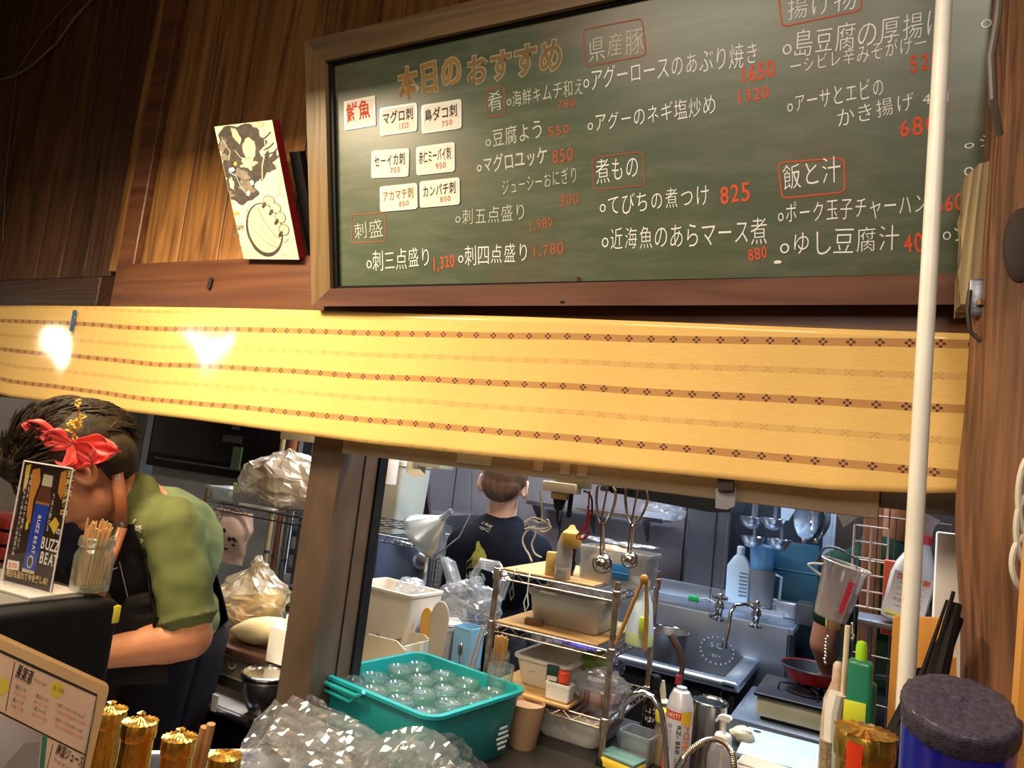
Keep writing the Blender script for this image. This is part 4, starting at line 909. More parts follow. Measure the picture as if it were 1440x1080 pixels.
# ================================================================ three-tier wire rack
RX0, RX1, RY0, RY1 = -.977, -.615, 1.86, 2.24
T1, T2, T3 = 1.246, 1.098, .922
t = thing('wire_rack', 'worn three-tier chrome wire rack in the middle of the worktop', 'rack', V((RX0, RY0, ZC)))
W, Dp = RX1 - RX0, RY1 - RY0
for x_, y_ in ((0, 0), (W, 0), (0, Dp), (W, Dp)):
    o = MB().cyl((x_, y_, 0), (x_, y_, T1 - ZC + (.028 if x_ else .012)), .0085, n=14).obj('post', RUST, t)
    for zz in (T1, T2, T3): MB().lathe([(.011, zz - ZC - .028), (.0125, zz - ZC - .02), (.0115, zz - ZC + .004), (.009, zz - ZC + .006)], 14, (x_, y_, 0)).obj('collar', RUST, o)
    if 1: MB().lathe([(.013, 0), (.013, .012), (.009, .02)], 12, (x_, y_, 0)).obj('foot', BLACK, o)
for zz in (T1, T2, T3):
    z_ = zz - ZC - .003
    for p0, p1 in (((0, 0), (W, 0)), ((W, 0), (W, Dp)), ((0, Dp), (W, Dp)), ((0, 0), (0, Dp))):
        b = MB(); wire_edge(b, (*p0, z_), (*p1, z_), .020, .0028, 6); b.obj('shelf_rail', RUST, t)
    b = MB()
    for i in range(1, 16): b.tube([(W * i / 16, 0, z_), (W * i / 16, Dp, z_)], .0016, 5)
    b.obj('shelf_wires', RUST, t, kind='stuff')
def board(nm, lab, x0, x1, y0, y1, z, th, mat):
    t_ = thing(nm, lab, 'board', V(((x0 + x1) / 2, (y0 + y1) / 2, z))); MB().box((0, 0, th / 2), (x1 - x0, y1 - y0, th), bev=.002).obj('board', mat, t_); return t_
BRD = woodmat('shelf_board', (.42, .24, .08), (.66, .42, .16), 0, .5, 6, .0006, .2)
board('shelf_board', 'thin stained wooden board on the middle tier of the rack', RX0 + .01, RX1 - .04, RY0 + .004, RY1 - .03, T2, .006, BRD)
board('shelf_board', 'ochre wooden board on the bottom tier of the rack', RX0 + .01, RX0 + .26, RY0 - .006, RY1 - .06, T3, .008, BRD)
board('shelf_board', 'narrow wooden board on the top tier of the rack', RX0 + .01, RX1 - .07, RY0 + .01, RY1 - .05, T1, .006, BRD)
z1, z2, z3 = T1 + .0065, T2 + .0065, T3 + .0085
def on(x, y, z): return at(x, y, z=z)
# ---- top tier
p = on(761, 812, z1); p.y = max(p.y, 1.90); m = mpp(p)
t = thing('grain_jar', 'squat jar of yellow grain at the left of the top tier', 'jar', p)
MB().lathe([(10 * m, 0), (10.5 * m, .003), (10.5 * m, 30 * m), (9.5 * m, 32 * m)], 22).obj('jar', mt('grain', (.62, .40, .10), .5, 0, (.48, .28, .06), 90, bump=.0006, bscale=300, coat=.3), t)
t2_ = thing('black_cup', 'black cup tucked behind the grain jar', 'cup', V((p.x + .012, p.y + .07, z1)))
MB().lathe([(11 * m, 0), (14 * m, 62 * m), (13 * m, 62 * m), (10 * m, .005)], 22).obj('cup', BLACK, t2_); MB().lathe([(10.9 * m, 0), (14.1 * m, 14 * m), (14.1 * m, 18 * m)], 22, cap=False).obj('band', BLACKG, t2_)
p = on(790, 813, z1); m = mpp(p)
t = thing('shaker_bottle', 'clear bottle of grain leaning with its yellow cap up on the top tier', 'bottle', p)
MB().lathe([(11 * m, 0), (12 * m, .003), (12 * m, 22 * m), (11 * m, 48 * m), (7 * m, 62 * m)], 22).obj('bottle', film('cloudy_bottle', (.85, .84, .84), .5, .2, (.6, .56, .55)), t)
MB().lathe([(10.5 * m, .002), (10.8 * m, 13 * m), (.001, 14 * m)], 20).obj('grain', mt('bran', (.55, .38, .2), .7, 0, (.4, .26, .12), 120), t)
MB().lathe([(12 * m, 44 * m), (15 * m, 50 * m), (13 * m, 64 * m), (6 * m, 70 * m), (3 * m, 75 * m)], 22, (8 * m, 0, 0)).obj('cap', mt('amber_cap', (.60, .36, .06), .45), t)
p = on(822, 818, z1); m = mpp(p)
t = thing('tan_bag', 'tan bag of meal behind the clear box on the top tier', 'bag', V((p.x + .02, p.y + .17, z1)))
bag((0, 0, 22 * m), (42 * m, .05, 26 * m), .006, 24, 2).obj('bag', mt('tan_paper', (.48, .32, .16), .6, 0, (.38, .25, .12), 20, bump=.001, bscale=30, coat=.2), t)
p = on(872, 826, z1 - .004); m = mpp(p)
t = thing('clear_box', 'long clear plastic box with a blue label on the right of the top tier', 'container', V((p.x - .03, p.y + .06, T1)))
tray(104 * m, .13, 50 * m, .93, .012, .002, .004).obj('box', film('grey_clear', (.82, .84, .85), .42, .15, (.45, .44, .42)), t)
MB().box((14 * m, -.064, 22 * m), (26 * m, .003, 21 * m), bev=.001).obj('blue_label', mt('blue_lab', (.02, .16, .42), .4), t); MB().box((14 * m, -.066, 21 * m), (24 * m, .001, .0012)).obj('label_line', mt('pale_line', (.3, .5, .7), .4), t)
MB().tube([(-52 * m, -.068, 52 * m), (52 * m, -.068, 51 * m)], .003).obj('rim', GLASS, t)
bag((-14 * m, 0, 24 * m), (34 * m, .05, 20 * m), .004, 30, 6).obj('contents', mt('meal', (.46, .33, .18), .7, 0, (.34, .24, .13), 30), t)
t = thing('cling_scrap', 'rumpled clear film lying over the clear box', 'plastic wrap', V((p.x - .06, p.y + .09, T1 + 52 * m)))
MB().grid(lambda i, j: V(((i - .5) * .24, (j - .5) * .10, .004)) + noise.noise_vector(V((i * 7, j * 4, 2))) * .010 + V((0, 0, .008)), 24, 10).obj('film', FILM, t, 0)
# ---- middle tier
p = on(805, 868, z2); m = mpp(p); 
t = thing('frosted_box', 'wide frosted food box with brown contents on the middle tier', 'container', V((-.79, 2.03, z2)))
tray(.225, .20, .088, .90, .016, .0025, .005).obj('box', film('frosted_film', (.88, .84, .78), .42, .25, (.74, .66, .54)), t)
MB().box((0, 0, .030), (.18, .16, .045), bev=.01).obj('contents', mt('brown_stew', (.42, .20, .09), .5, 0, (.16, .12, .05), 22), t)
rings(MB(), [(.236, .21, .018, .088), (.236, .21, .018, .096), (.21, .18, .018, .098)]).obj('lid', film('lid_film', (.9, .9, .88), .4, .2, (.66, .62, .52)), t)
MB().box((-.05, -.107, .094), (.05, .004, .006)).obj('label_edge', PAPER, t)
p = on(750, 878, z2); m = mpp(p); t = thing('wood_block', 'small brown wooden block at the left end of the middle tier', 'block', V((p.x, p.y, z2)), rz=.3)
MB().box((0, 0, .008), (.05, .03, .016), bev=.002).obj('block', woodmat('block_wood', (.20, .09, .04), (.34, .17, .07), 0, .5), t)
# spray bottle on the right side of middle tier
p = at(893, 915, z=T2); p.x -= .0; m = mpp(p)
t = thing('spray_bottle', 'white spray bottle with pale green liquid at the right of the middle tier', 'bottle', V((p.x - .01, p.y + .06, T2 + .003)))
MB().lathe([(18 * m, 0), (20 * m, .004), (20 * m, 22 * m), (18 * m, 34 * m), (15 * m, 60 * m), (8 * m, 76 * m), (7 * m, 84 * m)], 26).obj('bottle', mt('pale_bottle', (.62, .72, .80), .3, 0, (.55, .66, .75), 5, coat=.2), t)
MB().lathe([(18.2 * m, .001), (20.2 * m, .004), (20.2 * m, 18 * m), (18.6 * m, 21 * m)], 26).obj('liquid', mt('lime_liquid', (.50, .60, .28), .3), t)
MB().box((10 * m, -.030, 32 * m), (12 * m, .02, 22 * m), bev=.002).obj('label', mt('lime_label', (.55, .75, .05), .4), t)
MB().prism([(-12, 0), (8, 0), (8, 8), (2, 12), (-14, 12), (-22, 8)], .014, Matrix.Translation((0, .007, 84 * m)) @ Matrix.Rotation(pi / 2, 4, 'X') @ Matrix.Scale(m, 4)).obj('trigger_head', WHITE_P, t)
p = at(916, 812, Y=1.91); m = mpp(p)
t = thing('wooden_tongs', 'amber bamboo tongs hung open over the right rail of the rack', 'tongs', V((p.x, 1.845, p.z)))
MB().tube([(-2 * m, 0, -2 * m), (-14 * m, -.004, -40 * m), (-30 * m, -.006, -92 * m)], [.0045, .006, .005], 8).obj('arm', mt('amber', (.46, .23, .04), .4), t)
MB().tube([(3 * m, .004, -2 * m), (7 * m, .004, -40 * m), (10 * m, .0, -92 * m)], [.0045, .006, .006], 8).obj('arm', mt('amber2', (.40, .20, .04), .4), t)
MB().ell((0, 0, 0), (6 * m, .008, 7 * m)).obj('joint', mt('amber', (.46, .23, .04), .4), t)
# ---- bottom tier
p = on(748, 978, z3)
t = thing('white_tub', 'white square tub with tapered sides on the bottom tier', 'tub', V((-.835, 2.03, z3)), rz=radians(-2))
tray(.165, .22, .082, .85, .02, .003, .009).obj('tub', WHITE_P, t); MB().tube(arc((-.02, -.107, .028), .022, 20, 160, 10), .0015).obj('embossed_arc', WHITE_P, t)
p = on(793, 992, z3); m = mpp(p)
t = thing('small_carton', 'small white carton at the front of the bottom tier', 'carton', V((-.757, 1.885, z3)))
tray(.07, .045, .048, .96, .005, .002, .001).obj('carton', WHITE_P, t); MB().box((0, 0, .022), (.06, .036, .03)).obj('contents', PAPER, t)
t = thing('sauce_bottle', 'small bottle with a red-orange cap standing in the white carton', 'bottle', V((-.748, 1.882, z3 + .040)))
MB().lathe([(.010, 0), (.011, .012)], 18).obj('neck', mt('sauce_red', (.45, .05, .03), .4), t); MB().lathe([(.014, .010), (.0165, .013), (.0165, .036), (.013, .039)], 24).obj('cap', mt('red_cap', (.80, .08, .03), .35), t)
t = thing('spice_packet', 'dark green packet standing in the white carton left of the red cap', 'packet', V((-.788, 1.895, z3 + .040)), rz=.2)
MB().box((0, 0, .022), (.034, .010, .044), bev=.002).obj('pouch', mt('dark_green', (.02, .07, .045), .35), t); MB().box((0, -.0055, .010), (.028, .001, .012)).obj('print', PAPER, t)
t = thing('green_bag', 'crumpled green and silver snack bag in the film on the bottom tier', 'packet', V((-.715, 2.05, z3 + .04)), rz=.4)
bag((0, 0, .035), (.05, .03, .035), .012, 30, 3).obj('pouch', mt('green_pack', (.06, .25, .05), .3, 0, (.35, .38, .08), 25), t, 0); bag((.045, 0, .030), (.03, .02, .022), .012, 40, 5).obj('silver_end', mt('silver_pack', (.3, .28, .35), .3, .6, (.05, .05, .12), 40), t, 0)
t = thing('film_bowl', 'bowl of red paste covered by a crumpled clear bag on the bottom tier', 'bowl', V((-.662, 1.945, T3 + .002)))
shell([(.045, 0), (.052, .004), (.075, .055), (.078, .058)], .002, 28).obj('bowl', GLASS, t); MB().lathe([(.001, .006), (.050, .006), (.060, .026), (.001, .028)], 28).obj('paste', mt('red_paste', (.42, .05, .02), .3, coat=.5), t)
bag((0, 0, .055), (.082, .06, .042), .013, 26, 9).obj('film_cover', FILM, t, 0)
t = thing('white_tub', 'white square tub under the rack on the worktop', 'tub', V((-.745, 2.03, ZC)), rz=radians(-2))
tray(.215, .22, .082, .85, .03, .003, .010).obj('tub', WHITE_P, t); MB().tube(arc((-.02, -.108, .028), .024, 20, 160, 10), .0018).obj('embossed_arc', WHITE_P, t)
MB().box((.02, 0, .05), (.17, .17, .03), bev=.01).obj('contents', mt('pink_meat', (.45, .25, .18), .5), t)
# blue packets & stool shapes seen through the rack
p = at(800, 912, Y=2.75); m = mpp(p)
t = thing('blue_sachets', 'row of violet-blue sachets lying on the bench behind the rack', 'packets', p)
for dx, w_ in ((-22, 16), (-4, 14), (22, 34)): MB().box((dx * m, random.uniform(-.01, .01), 5 * m), (w_ * m, .05, 9 * m), bev=.003).crumple(.004, 40).obj('sachet', mt('violet', (.08, .06, .60), .4, 0, (.12, .04, .35), 20), t)
p = at(752, 905, Y=2.55); m = mpp(p)
t = thing('round_pot', 'grey lidded pot seen through the gap of the rack', 'pot', V((p.x + .03, p.y + .02, 0)))
hh = p.z; MB().lathe([(.06, 0), (.07, hh - 20 * m), (22 * m, hh), (23 * m, hh + 3 * m), (20 * m, hh + 6 * m), (17 * m, hh + 28 * m), (.001, hh + 29 * m)], 30).obj('pot', mt('grey_pot', (.30, .27, .32), .4, .2), t); MB().lathe([(22 * m, hh + 2 * m), (25 * m, hh + 3 * m), (25 * m, hh + 6 * m), (22 * m, hh + 7 * m)], 30).obj('rim', STEEL, t)
# utensils hung on the left of the rack's top rail
for k_, (x, y0, y1) in enumerate(((703, 815, 843), (724, 815, 845), (745, 822, 862))):
    p = at(x, y0 - 12, Y=1.845); q = at(x + 2, y1, Y=1.845); h = p.z - q.z
    t = thing('hanging_tool', ['small steel whisk hanging first from the left on the top rail', 'steel hook tool hanging second from the left on the top rail', 'white bent hanger hanging third from the left on the top rail'][k_], 'tool', V((p.x, 1.846, p.z)))
    M_ = [CHROME, STEEL, WHITE_P][k_]; MB().tube([(0, .012, .004), (0, .002, .008), (0, -.006, 0), (.001, -.006, -h * .45)], .0018).obj('shank', M_, t)
    MB().tube([(.001, -.006, -h * .45), (-.007, -.006, -h * .75), (.001, -.006, -h), (.008, -.006, -h * .8), (.001, -.006, -h * .5)], .0018).obj('loop', M_, t)
# ================================================================ wet zone on the worktop: tap, sponge, bottles
def base(x, y, z=ZC): return at(x, y, z=z)
t = thing('sponge', 'yellow sponge with a green scouring face at the edge of the worktop', 'sponge', base(874, 1082), rz=radians(-12)); m = mpp(t.location)
MB().box((0, 0, .014), (.105, .068, .026), bev=.005).obj('foam', mt('yellow_foam', (.80, .55, .04), .8, bump=.001, bscale=200), t); MB().box((0, 0, .031), (.103, .066, .008), bev=.002).obj('scourer', mt('scour_green', (.12, .22, .17), .9, bump=.001, bscale=300), t)
Yt = 1.72; pts = [(938, 1085), (935, 1030), (930, 1000), (918, 980), (903, 973), (888, 978), (877, 992), (873, 1010)]
pf = at(935, 1080, Y=Yt); t = thing('gooseneck_tap', 'slim chrome gooseneck tap arching over the black bottle', 'tap', V((pf.x, Yt, ZC)))
o0 = V((pf.x, Yt, ZC)); MB().tube([(0, 0, 0)] + [at(x, y, Y=Yt) - o0 for x, y in pts], .0065, 12).obj('spout', CHROME, t); MB().lathe([(.018, 0), (.018, .012), (.012, .02), (.012, .05)], 18).obj('base', CHROME, t); MB().ell((.02, -.008, .04), .012).obj('valve', mt('brass_valve', (.7, .5, .2), .25, 1), t)
t = thing('clear_caddy', 'clear plastic box behind the sponge', 'container', V((-.545, 1.955, ZC)), rz=radians(-6))
tray(.085, .075, .078, .92, .008, .002, .004).obj('box', film('caddy', (.80, .82, .82), .35, .15, (.45, .46, .45)), t); MB().box((0, 0, .01), (.07, .06, .012)).obj('insert', STEEL_D, t)
t = thing('black_bottle', 'bottle of dark sauce with faint white lettering behind the gooseneck tap', 'bottle', V((-.545, 2.06, ZC)))
MB().lathe([(.026, 0), (.028, .004), (.028, .12), (.020, .14), (.013, .17), (.013, .19)], 22).obj('glass', mt('soy_glass', (.015, .008, .006), .1, coat=.5), t); MB().lathe([(.015, .17), (.015, .20), (.012, .203)], 18).obj('cap', BLACK, t)
m_ = MB()
for s_, z_ in (('しょう', .105), ('ゆ', .080)): write(m_, s_, (-.018, z_), (.018, z_), .018, .0, .0, .05, fn=lambda u, v, z: V((sin(u / .0285) * .0287, -cos(u / .0285) * .0287, v)))
m_.obj('lettering', PAPER, t, 0)
t = thing('mustard_bottle', 'squeeze bottle of yellow sauce with a bright yellow cap under the tap', 'bottle', V((-.495, 1.985, ZC)))
MB().lathe([(.020, 0), (.022, .003), (.022, .085), (.018, .100), (.018, .115)], 22).obj('bottle', film('bottle_clear', (.85, .8, .7), .3, .12, (.5, .35, .25)), t); MB().lathe([(.018, .002), (.0205, .004), (.0205, .068), (.001, .070)], 22).obj('sauce', mt('yellow_sauce', (.75, .55, .22), .4), t); MB().lathe([(.0205, .108), (.0215, .112), (.0215, .134), (.018, .139)], 22).obj('cap', mt('yellow_cap', (.85, .68, .03), .35), t)
# spray can
t = thing('aerosol_can', 'aerosol can with orange and white printed label reading POWER', 'can', V((-.432, 1.895, ZC)))
R_ = .0335
MB().lathe([(R_ - .002, 0), (R_, .003), (R_, .185), (R_ - .002, .19), (R_ * .86, .205), (R_ * .62, .222), (.013, .226), (.013, .232)], 32).obj('can', mt('can_white', (.62, .60, .62), .3, .2), t)
def cyl_fn(r): return lambda u, v, z: V((sin(u / r) * (r + z), -cos(u / r) * (r + z), v))
def patch(r, u0, u1, v0, v1, z, mat, nm, par):
    b = MB(); f = cyl_fn(r); b.grid(lambda i, j: f(u0 + (u1 - u0) * i, v0 + (v1 - v0) * j, z), 12, 1); b.obj(nm, mat, par)
ORP = mt('can_orange', (.85, .22, .02), .4); patch(R_, .012, .048, .150, .182, .0003, mt('can_yellow', (.85, .50, .03), .4), 'label_corner', t)
patch(R_, -.040, .012, .160, .178, .0004, mt('can_red', (.72, .05, .02), .4), 'brand_stripe', t)
m_ = MB(); write(m_, 'O SAFETY', (-.036, .164), (.010, .164), .010, .0007, .02, fn=cyl_fn(R_)); m_.obj('lettering', PAPER, t, 0)
def vwrite(b, s_, u, v0, v1, w_, r, off=.01):
    f = cyl_fn(r); write(b, s_, (v0, u), (v1, u), w_, .0007, off, 0, fn=lambda a, c_, z: f(c_, v0 + v1 - a if False else (v0 + (v0 - a)) if False else a, z))
def vw(s_, u, vt, vb, w_, mat, off=.01):
    f = cyl_fn(R_); m_ = MB(); write(m_, s_, (0, 0), (vt - vb, 0), w_, .0007, off, 0, fn=lambda a, c_, z: f(u + c_, vt - a, z)); m_.obj('lettering', mat, t, 0)
vw('POWER GAS', .020, .150, .015, .020, ORP, .02); vw('RZ-850', .004, .148, .08, .010, INK, .03); vw('PROFESSIONAL', .003, .070, .005, .006, INK, .0); vw('強力ガスカートリッジ', -.022, .150, .012, .014, mt('grey_print', (.25, .2, .25), .5), .0)
patch(R_, -.036, -.020, .018, .068, .0005, mt('can_red', (.72, .05, .02), .4), 'red_patch', t)
# burner head on a post behind
p = at(952, 985, Y=1.97); q = at(944, 893, Y=1.97)
t = thing('kitchen_torch', 'kitchen torch with a dark curved handle standing in the caddy behind the can', 'torch', V((p.x, 1.97, ZC)))
c_ = V((p.x, 1.97, ZC)); MB().cyl((0, 0, 0), (0, 0, p.z - ZC), .016).obj('cartridge', mt('torch_body', (.16, .12, .06), .5), t); MB().lathe([(.018, p.z - ZC - .01), (.020, p.z - ZC + .01), (.012, p.z - ZC + .03)], 16).obj('burner_head', mt('burner', (.20, .13, .08), .5, .4), t)
MB().tube([at(955, 968, Y=1.97) - c_, at(960, 935, Y=1.97) - c_, at(957, 918, Y=1.97) - c_, at(950, 905, Y=1.97) - c_, at(943, 893, Y=1.97) - c_], [.007, .007, .008, .010, .009], 10).obj('handle', mt('torch_handle', (.09, .05, .04), .4, .3), t); MB().cyl(at(953, 962, Y=1.96) - c_, at(955, 950, Y=1.96) - c_, .008).obj('red_collar', mt('torch_red', (.35, .02, .02), .5), t)
MB().cyl((.02, -.01, p.z - ZC), (.035, -.015, p.z - ZC + .004), .006).obj('knob', BLACK, t)
t = thing('cream_nozzle_bottle', 'cream squeeze bottle with a pointed nozzle left of the torch', 'bottle', V((at(930, 990, Y=2.09).x, 2.09, ZC))); hz = at(930, 985, Y=2.09).z - ZC
MB().lathe([(.026, 0), (.028, .004), (.028, hz * .8), (.02, hz - .008), (.020, hz)], 22).obj('bottle', mt('nozzle_bottle', (.40, .30, .24), .4), t); MB().lathe([(.022, hz - .004), (.024, hz), (.012, hz + .008), (.009, hz + .03), (.004, hz + .055)], 20).obj('nozzle', CREAM, t)
t = thing('steel_canister', 'tall brushed steel canister right of the aerosol can', 'canister', V((-.385, 2.02, ZC)))
shell([(.042, 0), (.044, .003), (.046, .175), (.048, .180)], .0015, 32).obj('canister', mt('canister', (.48, .42, .36), .3, 1, (.35, .30, .26), 8, (4, 4, .2)), t); MB().lathe([(.0465, .176), (.049, .178), (.049, .182), (.0465, .184), (.044, .180)], 32).obj('rim', CHROME, t)
t = thing('soap_pump', 'clear soap dispenser with a white pump top', 'dispenser', V((-.328, 1.93, ZC)))
rings(MB(), [(.068, .05, .02, 0), (.070, .052, .02, .085), (.050, .04, .018, .110), (.034, .034, .0165, .118)]).obj('bottle', film('soap_bottle', (.88, .86, .86), .3, .12, (.6, .55, .55)), t)
MB().lathe([(.019, .112), (.021, .114), (.021, .132), (.018, .137)], 24).obj('collar', WHITE_P, t); MB().cyl((0, 0, .137), (0, 0, .168), .0055).obj('stem', WHITE_P, t); MB().cyl((0, 0, .01), (0, 0, .112), .005).obj('dip_tube', CREAM, t)
MB().prism([(-.022, -.006), (-.016, .004), (-.006, .010), (.012, .010), (.018, .004), (.012, -.004), (-.012, -.002), (-.018, -.010)], .016, Matrix.Translation((0, .008, .172)) @ Matrix.Rotation(pi / 2, 4, 'X')).obj('pump_head', WHITE_P, t)
MB().box((0, 0, .025), (.055, .038, .045), bev=.012).obj('soap', mt('soap_liquid', (.55, .42, .42), .3), t)
Yh = 1.80; hp = [(948, 1090), (962, 1066), (975, 1052), (992, 1042), (1008, 1040), (1021, 1047), (1030, 1062), (1033, 1090)]
o0 = at(1033, 1090, Y=Yh); o0.z = ZC; t = thing('coiled_hose', 'ribbed chrome spray hose arching in front of the soap pump', 'hose', o0)
pw = [at(x, y, Y=Yh) - o0 for x, y in hp]; pw = [V((pw[0].x - .005, 0, .0))] + pw + [V((.004, 0, 0))]
def smooth_path(P_, n=10):
    out = []
    for i in range(len(P_) - 1):
        a, b, c, d = P_[max(i - 1, 0)], P_[i], P_[i + 1], P_[min(i + 2, len(P_) - 1)]
        for k_ in range(n):
            s_ = k_ / n; out.append(.5 * ((2 * b) + (c - a) * s_ + (2 * a - 5 * b + 4 * c - d) * s_ * s_ + (3 * b - a - 3 * c + d) * s_ ** 3))
    return out + [P_[-1]]
sp_ = smooth_path(pw, 14); MB().tube(sp_, [.0075 if i % 2 else .0060 for i in range(len(sp_))], 10).obj('ribbed_hose', mt('brushed_hose', (.62, .52, .38), .25, 1), t, 30); MB().cyl(pw[1] * 1.0, pw[2], .0095).obj('ferrule', CHROME, t)
t = thing('ginger_lump', 'pale knobbly lump of peeled root behind the soap pump', 'food', base(1041, 1046)); t.location.z += .0
b = MB().ell((0, 0, .024), (.036, .026, .023), None, 22, 14); b.crumple(.008, 30); b.obj('root', mt('root_flesh', (.52, .44, .30), .6, 0, (.42, .34, .22), 16, bump=.001, bscale=80), t)
MB().ell((.012, -.004, .040), (.018, .014, .010)).crumple(.004, 40).obj('knob', mt('root_flesh', (.52, .44, .30), .6), t)
t = thing('cutting_board', 'white plastic cutting board at the back of the worktop', 'board', V((-.17, 2.33, ZC)), rz=radians(2)); MB().box((.03, 0, .008), (.40, .26, .015), bev=.003).obj('board', mt('board_white', (.42, .47, .50), .5), t); MB().lathe([(.010, .0156), (.012, .0160)], 14, (-.14, .10, 0)).obj('hole_ring', STEEL_D, t)
t = thing('folded_cloth', 'folded beige cloth in front of the cutting board', 'cloth', V((-.22, 2.10, ZC)), rz=radians(-8)); b = MB().box((0, 0, .015), (.20, .11, .026), bev=.01, seg=3); bmesh.ops.subdivide_edges(b.b, edges=b.b.edges[:], cuts=3, use_grid_fill=True); b.crumple(.006, 14); b.obj('cloth', mt('beige_cloth', (.50, .38, .24), .9, bump=.001, bscale=300), t)
MB().box((0, -.002, .031), (.17, .085, .006), bev=.003).obj('fold', mt('beige_cloth2', (.52, .40, .26), .9), t)
t = thing('dark_leaves', 'dark green leaves on the worktop beside the beige cloth', 'leaves', V((-.115, 2.06, ZC)), kind=None) if False else thing('dark_leaves', 'dark green leaves on the worktop beside the beige cloth', 'leaves', V((-.10, 2.10, ZC)))
for k_ in range(8): MB().ell((random.uniform(-.03, .03), random.uniform(-.02, .02), .006 + k_ * .003), (.024, .009, .002), Matrix.Rotation(random.uniform(0, 3), 4, 'Z') @ Matrix.Rotation(random.uniform(-.4, .4), 4, 'Y'), 10, 6).obj('leaf', mt('dark_leaf', (.02, .045, .02), .5), t)
# ================================================================ sink wall and sink
SZ = .81; sy0, sy1, sx0, sx1 = 3.0, 3.50, -1.55, -.47
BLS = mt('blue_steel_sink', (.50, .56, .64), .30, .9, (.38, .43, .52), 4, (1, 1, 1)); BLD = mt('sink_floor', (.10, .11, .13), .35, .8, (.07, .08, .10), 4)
t = thing('steel_sink', 'long stainless steel sink bench against the far wall', 'sink', V((sx0, sy0, 0))); W, Dp = sx1 - sx0, sy1 - sy0
MB().box((W / 2, .028, SZ - .018), (W, .056, .036), bev=.012, seg=3).obj('front_rim', BLS, t); MB().box((W - .03, Dp / 2, SZ - .02), (.07, Dp, .034), bev=.006).obj('side_rim', BLS, t)
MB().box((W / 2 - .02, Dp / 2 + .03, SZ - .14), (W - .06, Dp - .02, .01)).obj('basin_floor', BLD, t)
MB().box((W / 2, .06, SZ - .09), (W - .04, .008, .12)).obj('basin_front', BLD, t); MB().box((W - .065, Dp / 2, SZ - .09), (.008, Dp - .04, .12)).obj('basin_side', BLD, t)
MB().box((W / 2 + .06, Dp + .01, SZ + .0), (W + .12, .02, .32), bev=.003).obj('back_panel', BLS, t)
MB().box((W / 2 + .07, Dp + .17, SZ + .145), (W + .14, .32, .03), bev=.005).obj('tap_ledge', BLS, t); MB().box((W / 2 + .12, Dp + .335, SZ + .19), (W + .16, .02, .09), bev=.003).obj('splash_upstand', BLS, t)
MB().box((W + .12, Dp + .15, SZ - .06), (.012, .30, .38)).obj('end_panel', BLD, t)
MB().box((W / 2, .05, .38), (W - .03, .03, .75)).obj('apron_front', mt('sink_apron', (.03, .03, .035), .35, .5), t); MB().box((W - .02, Dp / 2, .38), (.02, Dp, .75)).obj('end_cheek', BLACK, t)
p = at(1018, 944, z=SZ - .134); d_ = V((p.x - sx0, p.y - sy0, SZ - .134)); MB().lathe([(.050, 0), (.052, .004), (.046, .006), (.042, .002), (.001, .001)], 26, d_).obj('drain_ring', STEEL_D, t)
b = MB()
for k_ in range(6): b.box(d_ + V((0, 0, .006)), (.08, .006, .004), rot=k_ * pi / 6)
b.obj('drain_grid', STEEL, t)
b = MB()
for px, py in ((988, 940), (1000, 945)): q = at(px, py, z=SZ - .12) - V((sx0, sy0, 0)); b.tube([q, q + V((.03, .10, .01))], .004)
b.obj('wire_support', STEEL, t)
m_ = MB(); Sk = .07
pm = at(1008, 915, Y=sy1 - .002) - V((sx0, sy0, 0))
for k_ in range(20):
    a = 2 * pi * k_ / 20; m_.box(pm + V((cos(a) * .075, -.001, sin(a) * .060)), (.006, .002, .006))
m_.obj('sticker_ring', mt('sticker', (.60, .65, .68), .5), t)
m_ = MB(); write(m_, 'SQ.', (-.03, .012), (.03, .012), .022, 0, .0, fn=lambda u, v, z: pm + V((u, -.002, v))); write(m_, 'eco', (-.02, -.030), (.02, -.030), .020, 0, .0, fn=lambda u, v, z: pm + V((u, -.002, v))); m_.obj('sticker_text', mt('sticker', (.60, .65, .68), .5), t, 0)
# taps
for nm, x, y0, x2, sl, lab in (('wall_tap', 1010, 872, 1000, 0, 'chrome tap with cross handle at the left of the sink ledge'), ('wall_tap', 1062, 882, 1032, 1, 'chrome tap with a tall hooked spout over the sink')):
    p = at(x, y0, z=SZ + .16); t = thing(nm, lab, 'tap', p); m = mpp(p)
    MB().lathe([(9 * m, 0), (9 * m, 3 * m), (4.5 * m, 6 * m), (5 * m, 14 * m), (7 * m, 17 * m), (6 * m, 24 * m), (3 * m, 27 * m)], 20).obj('body', CHROME, t)
    b = MB(); b.box((0, 0, 31 * m), (22 * m, .010, 5 * m), bev=.002); b.box((0, 0, 31 * m), (.010, 22 * m, 5 * m), bev=.002); b.ell((0, 0, 34 * m), 4 * m); b.obj('cross_handle', CHROME, t)
    if sl: MB().tube([(0, 0, 16 * m), (-6 * m, -.01, 26 * m), (-14 * m, -.03, 30 * m), (-26 * m, -.06, 28 * m), (-30 * m, -.08, 18 * m), (-31 * m, -.10, -10 * m), (-33 * m, -.11, -26 * m)], 2.6 * m, 12).obj('spout', CHROME, t); MB().cyl((-33 * m, -.11, -22 * m), (-33.6 * m, -.112, -30 * m), 4.2 * m).obj('aerator', CHROME, t)
    else: MB().cyl((0, 0, 10 * m), (-8 * m, -.05, 6 * m), 3.6 * m).obj('spout', CHROME, t)
p = at(975, 846, z=SZ + .262); t = thing('green_hose_clip', 'green plastic fitting on the sink upstand', 'fitting', p); m = mpp(p)
